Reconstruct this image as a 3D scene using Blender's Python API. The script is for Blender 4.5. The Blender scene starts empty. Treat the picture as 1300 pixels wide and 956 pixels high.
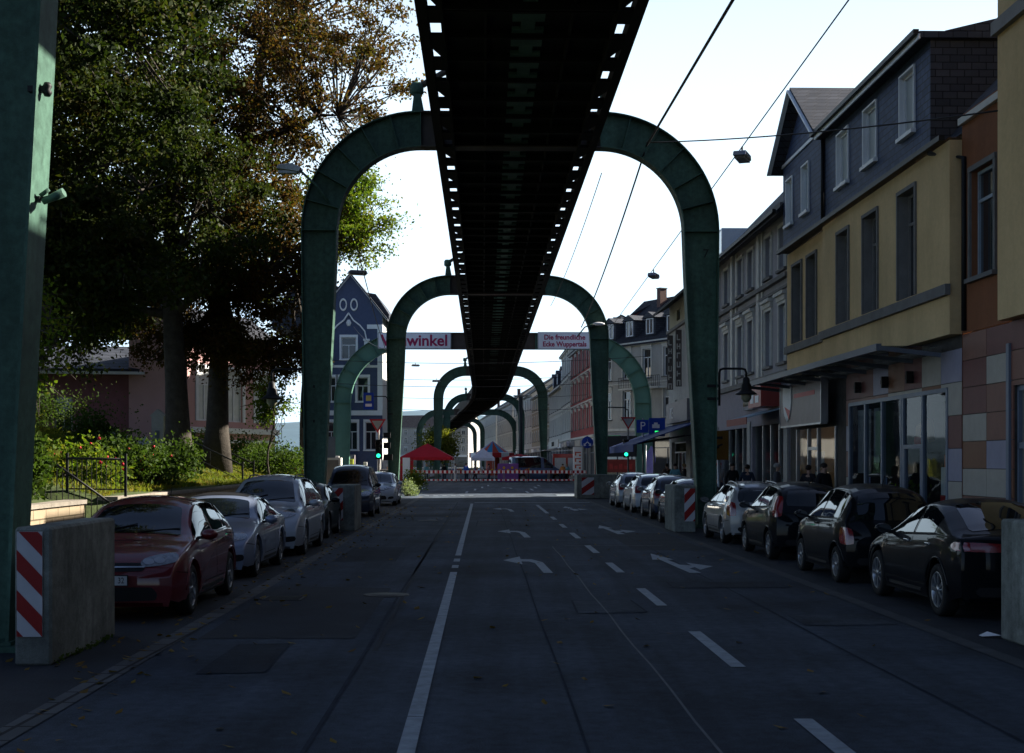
import bpy, bmesh, math, random
import numpy as np
from mathutils import Vector, Matrix, noise
from mathutils.bvhtree import BVHTree
R = math.radians
random.seed(7); rng = np.random.default_rng(11)
sc = bpy.context.scene
COL = sc.collection
PI = math.pi

# ------------------------------------------------------------------ street axis
def A(Z):
    x = .8 - .021*Z
    if Z > 165:
        d = min(Z, 235)-165
        x -= .0004*d*d
        if Z > 235: x -= .056*(Z-235)
    return x
def slope(Z): return (A(Z+.5)-A(Z-.5))
def head(Z): return math.atan2(1, slope(Z))      # heading angle of the street
def P(rel, Z, z=0.): return Vector((A(Z)+rel, Z, z))

# ------------------------------------------------------------------ materials
MATS = {}
def coords(nt, scale=1., kind='obj'):
    tc = nt.nodes.new('ShaderNodeTexCoord')
    return tc.outputs['Object']
def mat(name, col, rough=.6, metal=0., spec=.22, var=.12, scale=3., bump=0., coat=0., bscale=None, transl=0., stain=None):
    if name in MATS: return MATS[name]
    m = bpy.data.materials.new(name); m.use_nodes = True
    nt = m.node_tree; N = nt.nodes; Lk = nt.links
    b = N['Principled BSDF']
    b.inputs['Roughness'].default_value = rough; b.inputs['Metallic'].default_value = metal
    b.inputs['Specular IOR Level'].default_value = spec
    b.inputs['Coat Weight'].default_value = coat; b.inputs['Coat Roughness'].default_value = .03
    co = coords(nt)
    nz = N.new('ShaderNodeTexNoise'); nz.inputs['Scale'].default_value = scale; nz.inputs['Detail'].default_value = 6; nz.inputs['Roughness'].default_value = .65
    Lk.new(co, nz.inputs['Vector'])
    rp = N.new('ShaderNodeValToRGB')
    c = Vector(col[:3])
    rp.color_ramp.elements[0].position = .3; rp.color_ramp.elements[1].position = .72
    rp.color_ramp.elements[0].color = (*(c*(1-var)), 1); rp.color_ramp.elements[1].color = (*(c*(1+var)), 1)
    if stain:
        e = rp.color_ramp.elements.new(.24); e.color = (*stain, 1)
        rp.color_ramp.elements[0].position = .2
    Lk.new(nz.outputs['Fac'], rp.inputs['Fac'])
    Lk.new(rp.outputs['Color'], b.inputs['Base Color'])
    if bump:
        bn = N.new('ShaderNodeTexNoise'); bn.inputs['Scale'].default_value = bscale or scale*12; bn.inputs['Detail'].default_value = 4
        Lk.new(co, bn.inputs['Vector'])
        bp = N.new('ShaderNodeBump'); bp.inputs['Strength'].default_value = bump; bp.inputs['Distance'].default_value = .02
        Lk.new(bn.outputs['Fac'], bp.inputs['Height']); Lk.new(bp.outputs['Normal'], b.inputs['Normal'])
    MATS[name] = m
    return m
def brickmat(name, c1, c2, mortar, bw, bh, off=.5, rough=.6, msize=.012, bump=.4, flat=False, bias=0.):
    if name in MATS: return MATS[name]
    m = bpy.data.materials.new(name); m.use_nodes = True
    nt = m.node_tree; N = nt.nodes; Lk = nt.links; b = N['Principled BSDF']
    b.inputs['Roughness'].default_value = min(.9, rough+.25); b.inputs['Specular IOR Level'].default_value = .15
    co = coords(nt)
    if flat: vec = co
    else:
        sp = N.new('ShaderNodeSeparateXYZ'); Lk.new(co, sp.inputs[0])
        ad = N.new('ShaderNodeMath'); ad.operation = 'ADD'; Lk.new(sp.outputs[0], ad.inputs[0]); Lk.new(sp.outputs[1], ad.inputs[1])
        cb = N.new('ShaderNodeCombineXYZ'); Lk.new(ad.outputs[0], cb.inputs[0]); Lk.new(sp.outputs[2], cb.inputs[1]); vec = cb.outputs[0]
    br = N.new('ShaderNodeTexBrick'); br.offset = off
    br.inputs['Scale'].default_value = 1; br.inputs['Brick Width'].default_value = bw; br.inputs['Row Height'].default_value = bh
    br.inputs['Mortar Size'].default_value = msize; br.inputs['Color1'].default_value = (*c1, 1); br.inputs['Color2'].default_value = (*c2, 1)
    br.inputs['Mortar'].default_value = (*mortar, 1); br.inputs['Bias'].default_value = bias; br.inputs['Mortar Smooth'].default_value = .2
    Lk.new(vec, br.inputs['Vector'])
    nz = N.new('ShaderNodeTexNoise'); nz.inputs['Scale'].default_value = 1.3; nz.inputs['Detail'].default_value = 8; nz.inputs['Roughness'].default_value = .7
    Lk.new(co, nz.inputs['Vector'])
    mr = N.new('ShaderNodeMapRange'); mr.inputs['To Min'].default_value = .6; mr.inputs['To Max'].default_value = 1.35; Lk.new(nz.outputs['Fac'], mr.inputs['Value'])
    mx = N.new('ShaderNodeMixRGB'); mx.blend_type = 'MULTIPLY'; mx.inputs[0].default_value = 1
    Lk.new(br.outputs['Color'], mx.inputs[1]); Lk.new(mr.outputs[0], mx.inputs[2]); Lk.new(mx.outputs[0], b.inputs['Base Color'])
    bp = N.new('ShaderNodeBump'); bp.inputs['Strength'].default_value = bump; bp.inputs['Distance'].default_value = .01
    iv = N.new('ShaderNodeMath'); iv.operation = 'SUBTRACT'; iv.inputs[0].default_value = 1; Lk.new(br.outputs['Fac'], iv.inputs[1])
    Lk.new(iv.outputs[0], bp.inputs['Height']); Lk.new(bp.outputs['Normal'], b.inputs['Normal'])
    MATS[name] = m; return m
def leafmat(name, cols, transl=.45, rough=.5):
    if name in MATS: return MATS[name]
    m = bpy.data.materials.new(name); m.use_nodes = True
    nt = m.node_tree; N = nt.nodes; Lk = nt.links; b = N['Principled BSDF']; out = N['Material Output']
    b.inputs['Roughness'].default_value = .6; b.inputs['Specular IOR Level'].default_value = .07
    co = coords(nt)
    n1 = N.new('ShaderNodeTexNoise'); n1.inputs['Scale'].default_value = .55; n1.inputs['Detail'].default_value = 3; Lk.new(co, n1.inputs['Vector'])
    n2 = N.new('ShaderNodeTexWhiteNoise')
    vm = N.new('ShaderNodeVectorMath'); vm.operation = 'SNAP'; vm.inputs[1].default_value = (.13, .13, .13); Lk.new(co, vm.inputs[0]); Lk.new(vm.outputs[0], n2.inputs['Vector'])
    a = N.new('ShaderNodeMath'); a.operation = 'MULTIPLY'; a.inputs[1].default_value = .9; Lk.new(n1.outputs['Fac'], a.inputs[0])
    c = N.new('ShaderNodeMath'); c.operation = 'MULTIPLY_ADD'; c.inputs[1].default_value = .5; Lk.new(n2.outputs['Value'], c.inputs[0]); Lk.new(a.outputs[0], c.inputs[2])
    d = N.new('ShaderNodeMath'); d.operation = 'SUBTRACT'; d.inputs[1].default_value = .2; Lk.new(c.outputs[0], d.inputs[0])
    rp = N.new('ShaderNodeValToRGB'); rp.color_ramp.elements.remove(rp.color_ramp.elements[1])
    for i, cc in enumerate(cols):
        p = .15+.7*i/max(1, len(cols)-1)
        e = rp.color_ramp.elements[0] if i == 0 else rp.color_ramp.elements.new(p)
        e.position = p; e.color = (*cc, 1)
    Lk.new(d.outputs[0], rp.inputs['Fac']); Lk.new(rp.outputs['Color'], b.inputs['Base Color'])
    tr = N.new('ShaderNodeBsdfTranslucent')
    sat = N.new('ShaderNodeMixRGB'); sat.blend_type = 'MULTIPLY'; sat.inputs[0].default_value = 1; sat.inputs[2].default_value = (1.5, 1.6, .7, 1)
    Lk.new(rp.outputs['Color'], sat.inputs[1]); Lk.new(sat.outputs[0], tr.inputs['Color'])
    ms = N.new('ShaderNodeMixShader'); ms.inputs[0].default_value = transl
    Lk.new(b.outputs[0], ms.inputs[1]); Lk.new(tr.outputs[0], ms.inputs[2]); Lk.new(ms.outputs[0], out.inputs['Surface'])
    MATS[name] = m; return m
def glassmat(name, tint=(.02, .025, .03), rough=.04, clear=0., coat=.3):
    if name in MATS: return MATS[name]
    m = bpy.data.materials.new(name); m.use_nodes = True
    nt = m.node_tree; N = nt.nodes; Lk = nt.links; b = N['Principled BSDF']; out = N['Material Output']
    b.inputs['Base Color'].default_value = (*tint, 1); b.inputs['Roughness'].default_value = rough
    b.inputs['Specular IOR Level'].default_value = .6; b.inputs['Coat Weight'].default_value = coat; b.inputs['Coat Roughness'].default_value = .02
    co = coords(nt); nz = N.new('ShaderNodeTexNoise'); nz.inputs['Scale'].default_value = .9; Lk.new(co, nz.inputs['Vector'])
    bp = N.new('ShaderNodeBump'); bp.inputs['Strength'].default_value = .12; bp.inputs['Distance'].default_value = .02
    Lk.new(nz.outputs['Fac'], bp.inputs['Height']); Lk.new(bp.outputs['Normal'], b.inputs['Normal']); Lk.new(bp.outputs['Normal'], b.inputs['Coat Normal'])
    if clear:
        tr = N.new('ShaderNodeBsdfTransparent'); tr.inputs[0].default_value = (.75, .8, .8, 1)
        ms = N.new('ShaderNodeMixShader'); ms.inputs[0].default_value = clear
        Lk.new(b.outputs[0], ms.inputs[1]); Lk.new(tr.outputs[0], ms.inputs[2]); Lk.new(ms.outputs[0], out.inputs['Surface'])
    MATS[name] = m; return m
def emis(name, col, s):
    if name in MATS: return MATS[name]
    m = bpy.data.materials.new(name); m.use_nodes = True
    b = m.node_tree.nodes['Principled BSDF']; b.inputs['Base Color'].default_value = (*col, 1)
    b.inputs['Emission Color'].default_value = (*col, 1); b.inputs['Emission Strength'].default_value = s
    MATS[name] = m; return m

# ------------------------------------------------------------------ mesh collector
class MB:
    def __init__(s): s.v = []; s.f = []; s.mi = []; s.mats = []; s.sm = []; s.cur = 0; s.smooth = False
    def m(s, material):
        if material not in s.mats: s.mats.append(material)
        s.cur = s.mats.index(material); return s
    def face(s, idx): s.f.append(idx); s.mi.append(s.cur); s.sm.append(s.smooth)
    def poly(s, pts):
        n = len(s.v); s.v += [tuple(p) for p in pts]; s.face(list(range(n, n+len(pts)))); return s
    def box(s, x0, x1, y0, y1, z0, z1, M=None):
        if x0 > x1: x0, x1 = x1, x0
        if y0 > y1: y0, y1 = y1, y0
        if z0 > z1: z0, z1 = z1, z0
        n = len(s.v)
        ps = [(x0,y0,z0),(x1,y0,z0),(x1,y1,z0),(x0,y1,z0),(x0,y0,z1),(x1,y0,z1),(x1,y1,z1),(x0,y1,z1)]
        if M is not None: ps = [tuple(M @ Vector(p)) for p in ps]
        s.v += ps
        for q in ((0,3,2,1),(4,5,6,7),(0,1,5,4),(1,2,6,5),(2,3,7,6),(3,0,4,7)): s.face([n+i for i in q])
        return s
    def bar(s, a, b, w, h=None, up=Vector((0,0,1))):
        a = Vector(a); b = Vector(b); h = h or w
        d = (b-a); L = d.length
        if L < 1e-6: return s
        d /= L
        if abs(d.dot(up)) > .98: up = Vector((0,1,0))
        sx = d.cross(up).normalized(); sz = sx.cross(d)
        n = len(s.v)
        for p in (a, b):
            for i, j in ((-1,-1),(1,-1),(1,1),(-1,1)): s.v.append(tuple(p+sx*i*w/2+sz*j*h/2))
        for q in ((0,1,2,3),(7,6,5,4),(0,4,5,1),(1,5,6,2),(2,6,7,3),(3,7,4,0)): s.face([n+i for i in q])
        return s
    def tube(s, pts, r, n=8, cap=True):
        pts = [Vector(p) for p in pts]; rs = r if isinstance(r, (list, tuple)) else [r]*len(pts)
        base = len(s.v); old = s.smooth; s.smooth = n > 4
        prev = None
        for i, p in enumerate(pts):
            d = (pts[min(i+1, len(pts)-1)]-pts[max(i-1, 0)])
            d = d.normalized() if d.length > 1e-9 else Vector((0,0,1))
            if prev is None: u = d.orthogonal().normalized()
            else: u = (prev-d*prev.dot(d)); u = u.normalized() if u.length > 1e-6 else d.orthogonal().normalized()
            prev = u; w = d.cross(u)
            for k in range(n):
                a = 2*PI*k/n; s.v.append(tuple(p+(u*math.cos(a)+w*math.sin(a))*rs[i]))
        for i in range(len(pts)-1):
            for k in range(n):
                k2 = (k+1) % n; s.face([base+i*n+k, base+i*n+k2, base+(i+1)*n+k2, base+(i+1)*n+k])
        s.smooth = False
        if cap:
            s.face([base+k for k in range(n)][::-1]); s.face([base+(len(pts)-1)*n+k for k in range(n)])
        s.smooth = old
        return s
    def lathe(s, prof, n=16, M=None, smooth=True):      # prof [(r,z)]
        base = len(s.v); old = s.smooth; s.smooth = smooth
        for r, z in prof:
            for k in range(n):
                a = 2*PI*k/n; p = Vector((r*math.cos(a), r*math.sin(a), z))
                s.v.append(tuple(M @ p if M is not None else p))
        for i in range(len(prof)-1):
            for k in range(n):
                k2 = (k+1) % n; s.face([base+i*n+k, base+i*n+k2, base+(i+1)*n+k2, base+(i+1)*n+k])
        s.smooth = old; return s
    def prism(s, pts, axis, d0, d1, M=None):            # polygon in the plane normal to axis, extruded
        def mk(p, d):
            q = {'x': (d, p[0], p[1]), 'y': (p[0], d, p[1]), 'z': (p[0], p[1], d)}[axis]
            return tuple(M @ Vector(q)) if M is not None else q
        n = len(s.v); k = len(pts)
        s.v += [mk(p, d0) for p in pts]+[mk(p, d1) for p in pts]
        s.face([n+i for i in range(k)][::-1]); s.face([n+k+i for i in range(k)])
        for i in range(k):
            j = (i+1) % k; s.face([n+i, n+j, n+k+j, n+k+i])
        return s
    def ball(s, c, r, sub=2, jit=0.):
        bm = bmesh.new(); bmesh.ops.create_icosphere(bm, subdivisions=sub, radius=1)
        n = len(s.v); c = Vector(c); r = Vector(r) if not isinstance(r, (int, float)) else Vector((r, r, r))
        old = s.smooth; s.smooth = True
        for v in bm.verts:
            k = 1+jit*noise.noise(v.co*2+c); s.v.append(tuple(c+Vector((v.co.x*r.x, v.co.y*r.y, v.co.z*r.z))*k))
        for f in bm.faces: s.face([n+v.index for v in f.verts])
        bm.free(); s.smooth = old; return s
    def build(s, name, material=None, parent=None, recalc=True, bevel=0.):
        me = bpy.data.meshes.new(name)
        me.from_pydata(s.v, [], s.f)
        if material is not None: me.materials.append(material)
        else:
            for mm in s.mats: me.materials.append(mm)
            me.polygons.foreach_set('material_index', s.mi)
        me.polygons.foreach_set('use_smooth', s.sm)
        if recalc:
            bm = bmesh.new(); bm.from_mesh(me); bmesh.ops.recalc_face_normals(bm, faces=bm.faces)
            if bevel: bmesh.ops.bevel(bm, geom=[e for e in bm.edges if len(e.link_faces) == 2 and e.calc_face_angle(0) > .6], offset=bevel, segments=1, affect='EDGES')
            bm.to_mesh(me); bm.free()
        me.update()
        o = bpy.data.objects.new(name, me); COL.objects.link(o)
        if parent: o.parent = parent
        return o
def tag(o, label=None, cat=None, group=None, kind=None):
    if label: o['label'] = label
    if cat: o['category'] = cat
    if group: o['group'] = group
    if kind: o['kind'] = kind
    return o
def thing(name, label, cat, loc=(0,0,0), rz=0., group=None):
    o = bpy.data.objects.new(name, None); COL.objects.link(o); o.location = loc; o.rotation_euler = (0, 0, rz)
    return tag(o, label, cat, group)
def copy_tree(o, parent=None):
    c = o.copy(); COL.objects.link(c)
    if parent: c.parent = parent
    for ch in list(o.children): copy_tree(ch, c)
    return c
def text(body, size, material, parent, loc, rot, name='lettering', depth=.006, align='CENTER', bold=0., sx=1., width=0):
    cu = bpy.data.curves.new(name, 'FONT'); cu.body = body; cu.size = size; cu.align_x = align; cu.align_y = 'CENTER'
    cu.extrude = depth; cu.offset = bold; cu.resolution_u = 3
    t = bpy.data.objects.new(name, cu); COL.objects.link(t)
    bpy.context.view_layer.update()
    me = bpy.data.meshes.new_from_object(t); me.name = name
    COL.objects.unlink(t); bpy.data.objects.remove(t)
    me.materials.clear(); me.materials.append(material)
    if width: xs_ = [v.co.x for v in me.vertices]; sx = width/(max(xs_)-min(xs_))
    o = bpy.data.objects.new(name, me); COL.objects.link(o); o.location = loc; o.rotation_euler = rot; o.scale = (sx, 1, 1)
    if parent: o.parent = parent
    return o

# palette
def wornmat(name, col, rough, big, streak_axis, streak, speck, bump=.5, bigamt=.35, midamt=.35):
    """base colour broken up by broad patches, streaks drawn out along one axis and fine grain"""
    m = bpy.data.materials.new(name); m.use_nodes = True; nt = m.node_tree; N = nt.nodes; Lk = nt.links; b = N['Principled BSDF']
    co = coords(nt); b.inputs['Roughness'].default_value = rough; b.inputs['Specular IOR Level'].default_value = .15
    def nz(scale, detail, vec=co, rg=.6): n = N.new('ShaderNodeTexNoise'); n.inputs['Scale'].default_value = scale; n.inputs['Detail'].default_value = detail; n.inputs['Roughness'].default_value = rg; Lk.new(vec, n.inputs['Vector']); return n.outputs['Fac']
    mp = N.new('ShaderNodeMapping'); mp.inputs['Scale'].default_value = streak_axis; Lk.new(co, mp.inputs['Vector'])
    last = None
    for fac, amt in ((nz(big, 5), bigamt), (nz(1, 4, mp.outputs[0]), streak), (nz(90, 2, co, .8), speck), (nz(7, 6, co, .75), midamt)):
        r = N.new('ShaderNodeMapRange'); r.inputs['From Min'].default_value = .3; r.inputs['From Max'].default_value = .7; r.inputs['To Min'].default_value = 1-amt; r.inputs['To Max'].default_value = 1+amt; Lk.new(fac, r.inputs['Value'])
        if last is None: last = r.outputs[0]
        else: q = N.new('ShaderNodeMath'); q.operation = 'MULTIPLY'; Lk.new(last, q.inputs[0]); Lk.new(r.outputs[0], q.inputs[1]); last = q.outputs[0]
    mx = N.new('ShaderNodeMixRGB'); mx.blend_type = 'MULTIPLY'; mx.inputs[0].default_value = 1; mx.inputs[1].default_value = (*col, 1); Lk.new(last, mx.inputs[2]); Lk.new(mx.outputs[0], b.inputs['Base Color'])
    bp = N.new('ShaderNodeBump'); bp.inputs['Strength'].default_value = bump; bp.inputs['Distance'].default_value = .01; Lk.new(nz(70, 3), bp.inputs['Height']); Lk.new(bp.outputs['Normal'], b.inputs['Normal'])
    MATS[name] = m; return m
asphalt = wornmat('asphalt', (.04,.052,.07), .9, .35, (1.6,.06,1), .36, .5, bigamt=.45)
concrete = wornmat('concrete', (.17,.18,.16), .85, 1.1, (6,6,.6), .22, .2, .5)
kerbstone = mat('kerbstone', (.1,.105,.11), .85, var=.25, scale=3, bump=.3)
paving = brickmat('paving', (.13,.13,.13), (.17,.165,.16), (.06,.06,.06), .3, .3, 0., .85, .01, flat=True)
whitepaint = mat('road_paint', (.24,.28,.32), .7, var=.3, scale=6, stain=(.14,.15,.16))
steel = wornmat('portal_green', (.056,.112,.082), .5, .5, (5,5,.35), .16, .06, .12)
steel_l = mat('portal_green_pale', (.09,.2,.15), .5, var=.15, scale=.9, bump=.08)
rust = mat('portal_brown', (.085,.07,.062), .7, var=.3, scale=1.2, bump=.2)
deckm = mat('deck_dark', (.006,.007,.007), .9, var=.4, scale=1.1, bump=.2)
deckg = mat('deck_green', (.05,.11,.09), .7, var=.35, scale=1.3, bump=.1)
blk = mat('black_plastic', (.012,.012,.013), .55, var=.2)
rubber = mat('rubber', (.014,.014,.014), .8, var=.2, scale=8)
wirem = mat('wire', (.02,.02,.022), .5)
chrome = mat('chrome', (.6,.6,.62), .18, 1.)
alu = mat('alloy', (.33,.34,.36), .3, .8)
white = mat('white_paint', (.72,.73,.74), .5, var=.06)
offwhite = mat('off_white', (.55,.54,.5), .7, var=.12)
greytrim = mat('grey_trim', (.2,.19,.18), .7, var=.15)
glass = glassmat('window_glass')
carglass = glassmat('car_glass', (.004,.006,.008), .015, coat=0)
shopglass = glassmat('shop_glass', (.01,.012,.014), .03, .72)
blind = mat('blind', (.42,.45,.45), .6, var=.06)
red = mat('sign_red', (.5,.02,.025), .45, var=.08)
blue = mat('sign_blue', (.01,.05,.36), .4, var=.08)
yellow = mat('sign_yellow', (.5,.28,.02), .5, var=.1)
skinm = mat('skin', (.42,.25,.18), .6, var=.08)
slate = brickmat('slate_tiles', (.045,.067,.13), (.062,.09,.17), (.03,.035,.045), .34, .17, .5, .42, .012, .6)
slate_d = brickmat('slate_dark', (.035,.04,.052), (.06,.065,.08), (.015,.016,.02), .34, .17, .5, .45, .012, .6)
rooft = brickmat('roof_tiles', (.024,.026,.034), (.04,.042,.052), (.01,.01,.012), .28, .2, .5, .5, .015, .8)
roofred = brickmat('roof_tiles_red', (.16,.07,.045), (.2,.09,.06), (.06,.03,.02), .28, .2, .5, .6, .015, .8)
# ------------------------------------------------------------------ world, sun, camera
SUN_EL, SUN_AZ = R(30), R(22)      # azimuth: turned from the right (+X) towards the far end (+Y)
sund = Vector((math.cos(SUN_EL)*math.cos(SUN_AZ), math.cos(SUN_EL)*math.sin(SUN_AZ), math.sin(SUN_EL)))
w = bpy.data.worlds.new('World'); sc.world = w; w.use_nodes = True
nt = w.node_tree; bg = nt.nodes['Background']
sky = nt.nodes.new('ShaderNodeTexSky'); sky.sky_type = 'NISHITA'; sky.sun_disc = False
sky.sun_elevation = SUN_EL; sky.sun_rotation = R(90)-SUN_AZ; sky.air_density = .5; sky.dust_density = 1.; sky.ozone_density = 1.2
# added horizon haze, brighter up-street and dimmed behind to shape the fill light
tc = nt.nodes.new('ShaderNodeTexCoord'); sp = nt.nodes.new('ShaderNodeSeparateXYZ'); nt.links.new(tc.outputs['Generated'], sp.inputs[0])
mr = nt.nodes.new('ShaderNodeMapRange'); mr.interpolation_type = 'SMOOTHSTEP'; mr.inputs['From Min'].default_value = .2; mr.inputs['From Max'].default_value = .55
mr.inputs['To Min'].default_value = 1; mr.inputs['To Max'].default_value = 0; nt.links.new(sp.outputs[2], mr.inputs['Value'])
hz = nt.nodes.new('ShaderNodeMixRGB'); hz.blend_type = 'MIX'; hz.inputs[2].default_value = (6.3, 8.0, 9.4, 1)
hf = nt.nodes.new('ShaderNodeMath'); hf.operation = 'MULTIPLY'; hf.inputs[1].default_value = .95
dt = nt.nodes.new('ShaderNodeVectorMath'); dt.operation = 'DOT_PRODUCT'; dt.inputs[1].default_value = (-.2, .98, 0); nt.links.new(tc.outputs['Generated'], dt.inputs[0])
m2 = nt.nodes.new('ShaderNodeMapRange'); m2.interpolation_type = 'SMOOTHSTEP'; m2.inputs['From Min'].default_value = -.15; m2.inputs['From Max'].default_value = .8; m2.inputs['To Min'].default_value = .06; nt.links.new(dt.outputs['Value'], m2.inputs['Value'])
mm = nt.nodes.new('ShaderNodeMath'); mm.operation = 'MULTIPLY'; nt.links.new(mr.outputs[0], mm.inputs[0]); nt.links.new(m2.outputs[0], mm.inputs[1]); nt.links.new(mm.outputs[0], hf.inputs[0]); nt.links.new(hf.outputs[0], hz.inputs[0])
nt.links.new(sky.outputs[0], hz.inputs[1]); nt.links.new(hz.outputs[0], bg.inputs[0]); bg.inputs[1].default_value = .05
sl = bpy.data.lights.new('sun', 'SUN'); sl.energy = 5.; sl.angle = R(.5); sl.color = (1, .93, .82)
so = bpy.data.objects.new('sun', sl); COL.objects.link(so); so.rotation_euler = sund.to_track_quat('Z', 'Y').to_euler()
cam = bpy.data.cameras.new('camera'); co_ = bpy.data.objects.new('camera', cam); COL.objects.link(co_)
co_.location = (0, 0, 1.93); co_.rotation_euler = (R(90), 0, 0)
cam.sensor_width = 36; cam.lens = 1750/1300*36; cam.shift_y = (586-478)/1300; cam.clip_end = 6000; cam.clip_start = .1
sc.camera = co_
vs = sc.view_settings; vs.view_transform = 'Standard'; vs.look = 'None'; vs.gamma = 1; vs.use_curve_mapping = False
vs.exposure = 1.8
sc.cycles.max_bounces = 6; sc.cycles.transparent_max_bounces = 8; sc.cycles.diffuse_bounces = 3; sc.cycles.glossy_bounces = 3
sc.cycles.use_denoising = True

# ------------------------------------------------------------------ ground, road, pavements
def gz(x, y):                                             # park terrain height
    d = max(0, (A(y)-8.7)-x)
    z = 1.15+.17*min(d, 5)+.05*max(0, min(d-5, 30))
    z += 1.1*math.exp(-((x+20)/6)**2-((y-50)/9)**2)
    return z+.06*noise.noise(Vector((x*.4, y*.4, 0)))
def strip(name, rel0, rel1, z, Z0, Z1, m, step=4., thick=0., kind='structure'):
    b = MB().m(m); n = max(1, int((Z1-Z0)/step)); k0 = len(b.v)
    for i in range(n+1):
        Z = Z0+(Z1-Z0)*i/n
        b.v += [tuple(P(rel0, Z, z)), tuple(P(rel1, Z, z))]
        if thick: b.v += [tuple(P(rel0, Z, z-thick)), tuple(P(rel1, Z, z-thick))]
    s_ = 4 if thick else 2
    for i in range(n):
        a, c = k0+i*s_, k0+(i+1)*s_
        b.face([a, a+1, c+1, c])
        if thick: b.face([a, c, c+2, a+2]); b.face([a+1, a+3, c+3, c+1])
    if thick:
        b.face([k0, k0+2, k0+3, k0+1]); e = k0+n*s_; b.face([e, e+1, e+3, e+2])
    o = b.build(name, m); return tag(o, kind=kind)
b = MB().m(mat('ground', (.075,.08,.06), .95, var=.2, scale=.05)); b.poly([(-2500,-300,-.02),(2500,-300,-.02),(2500,3500,-.02),(-2500,3500,-.02)]); tag(b.build('ground'), kind='structure')
strip('road', -6.5, 7.6, 0, -40, 420, asphalt)
b = MB().m(asphalt); b.poly([P(7.5,80,-.004), (60,78,-.004), (60,93,-.004), P(7.5,110,-.004)]); b.poly([P(-6.4,80,-.004), P(-6.4,128,-.004), (-45,135,-.004), (-45,96,-.004)]); tag(b.build('side_road'), kind='structure')
lotm = mat('parking_asphalt', (.023,.028,.036), .9, var=.3, scale=1.2, bump=.5, bscale=40)
strip('parking_lane', -6.5, -4.28, .004, -40, 70, lotm); strip('parking_lane', 4.42, 7.6, .004, -40, 75, lotm)
strip('gutter', -4.28, -4.06, .008, -40, 76, brickmat('gutter_stones', (.07,.075,.08), (.1,.105,.11), (.02,.02,.022), .9, .5, 0, .85, .02, flat=True)); strip('gutter', 4.22, 4.42, .008, -40, 79, mat('gutter_dark', (.05,.055,.06), .9, var=.3))
strip('kerb', -6.62, -6.5, .12, -40, 76, kerbstone, thick=.12); strip('kerb', 7.6, 7.72, .12, -40, 79, kerbstone, thick=.12)
strip('pavement', -8.62, -6.62, .116, -40, 76, paving, thick=.11); strip('pavement', 7.72, 10.2, .116, -40, 79, paving, thick=.11)
strip('pavement', 7.72, 10.5, .116, 112, 400, paving, thick=.11); strip('pavement', -10.5, -7, .116, 120, 400, paving, thick=.11)
strip('plaza', -14, -6.45, .01, 76, 112, mat('plaza_paving', (.14,.135,.125), .9, var=.15))

# park terrain
b = MB().m(mat('park_soil', (.045,.062,.018), .95, var=.4, scale=2.2, bump=.8, bscale=30, stain=(.07,.045,.02))); b.smooth = True
xs = [0, .5, 1, 1.7, 2.5, 3.5, 5, 7, 9, 11, 13, 15, 18, 22, 28, 36, 50]; ys = list(np.arange(-20, 78, 1.5))
for y in ys:
    for d in xs:
        x = A(y)-8.7-d; z = gz(x, y)
        if 27.2 < y < 29.4 and d < 3: z = .13+.3*d
        b.v.append((x, y, z))
for i in range(len(ys)-1):
    for j in range(len(xs)-1):
        a = i*len(xs)+j; c = a+len(xs); b.face([a, c, c+1, a+1])
tag(b.build('park_ground'), kind='structure')

# road markings (each a sheet on the road)
def markquad(pts, name='lane_marking'):
    b = MB().m(whitepaint)
    for q in pts: b.poly([P(r, z, .0095) for r, z in q])
    return tag(b.build(name), kind='structure')
def rect(r0, r1, z0, z1): return [(r0, z0), (r1, z0), (r1, z1), (r0, z1)]
L = []
for z0, z1 in ((-10, 24.0), (24.9, 25.6), (26.5, 27.3), (28.2, 32.2), (32.25, 63)):
    n = max(1, int((z1-z0)/6))
    for i in range(n): L.append(rect(-1.37, -1.25, z0+(z1-z0)*i/n, z0+(z1-z0)*(i+1)/n-.02))
markquad(L, 'lane_line')
L = []
Z = -4.6
for z0, z1 in ((2.0,4.8),(7.6,10.3),(12.9,15.6),(18.4,20.9),(23.9,26.2),(29.0,31.6),(34.5,37.2),(40.1,42.4),(45.6,48.0),(51.2,61)): L.append(rect(1.52, 1.66, z0, z1))
markquad(L, 'lane_dashes')
L = [rect(-1.2, 4.2, 64.5, 64.9)]; markquad(L, 'stop_line')
L = []
for z0 in (84, 92, 100, 108): L.append(rect(-1.9+(z0-84)*.06, -1.75+(z0-84)*.06, z0, z0+5))
for z0 in (84, 92, 100, 108): L.append(rect(1.9+(z0-84)*.07, 2.05+(z0-84)*.07, z0, z0+5))
for z0 in (82, 96): L.append(rect(-5.2, -5.05, z0, z0+7))
for i in range(9): L.append(rect(-5.6+i*.5, -5.35+i*.5, 77.5, 78))
L.append(rect(3.4, 4.6, 78, 80)); markquad(L, 'junction_marking')
def left_arrow(rc, z):      # stem then bend to the left
    s_ = [(rc+.28, z), (rc+.56, z), (rc+.44, z+2.5), (rc+.12, z+3.3), (rc-.25, z+3.3), (rc-.25, z+2.75), (rc+.0, z+2.7), (rc+.17, z+2.3)]
    hd = [(rc-.25, z+4.1), (rc-.85, z+3.05), (rc-.25, z+2.0)]
    k = lambda q: [(rc+(x-rc+.145)*.58, z_) for x, z_ in q]
    markquad([k(s_), k(hd)], 'turn_arrow')
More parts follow.
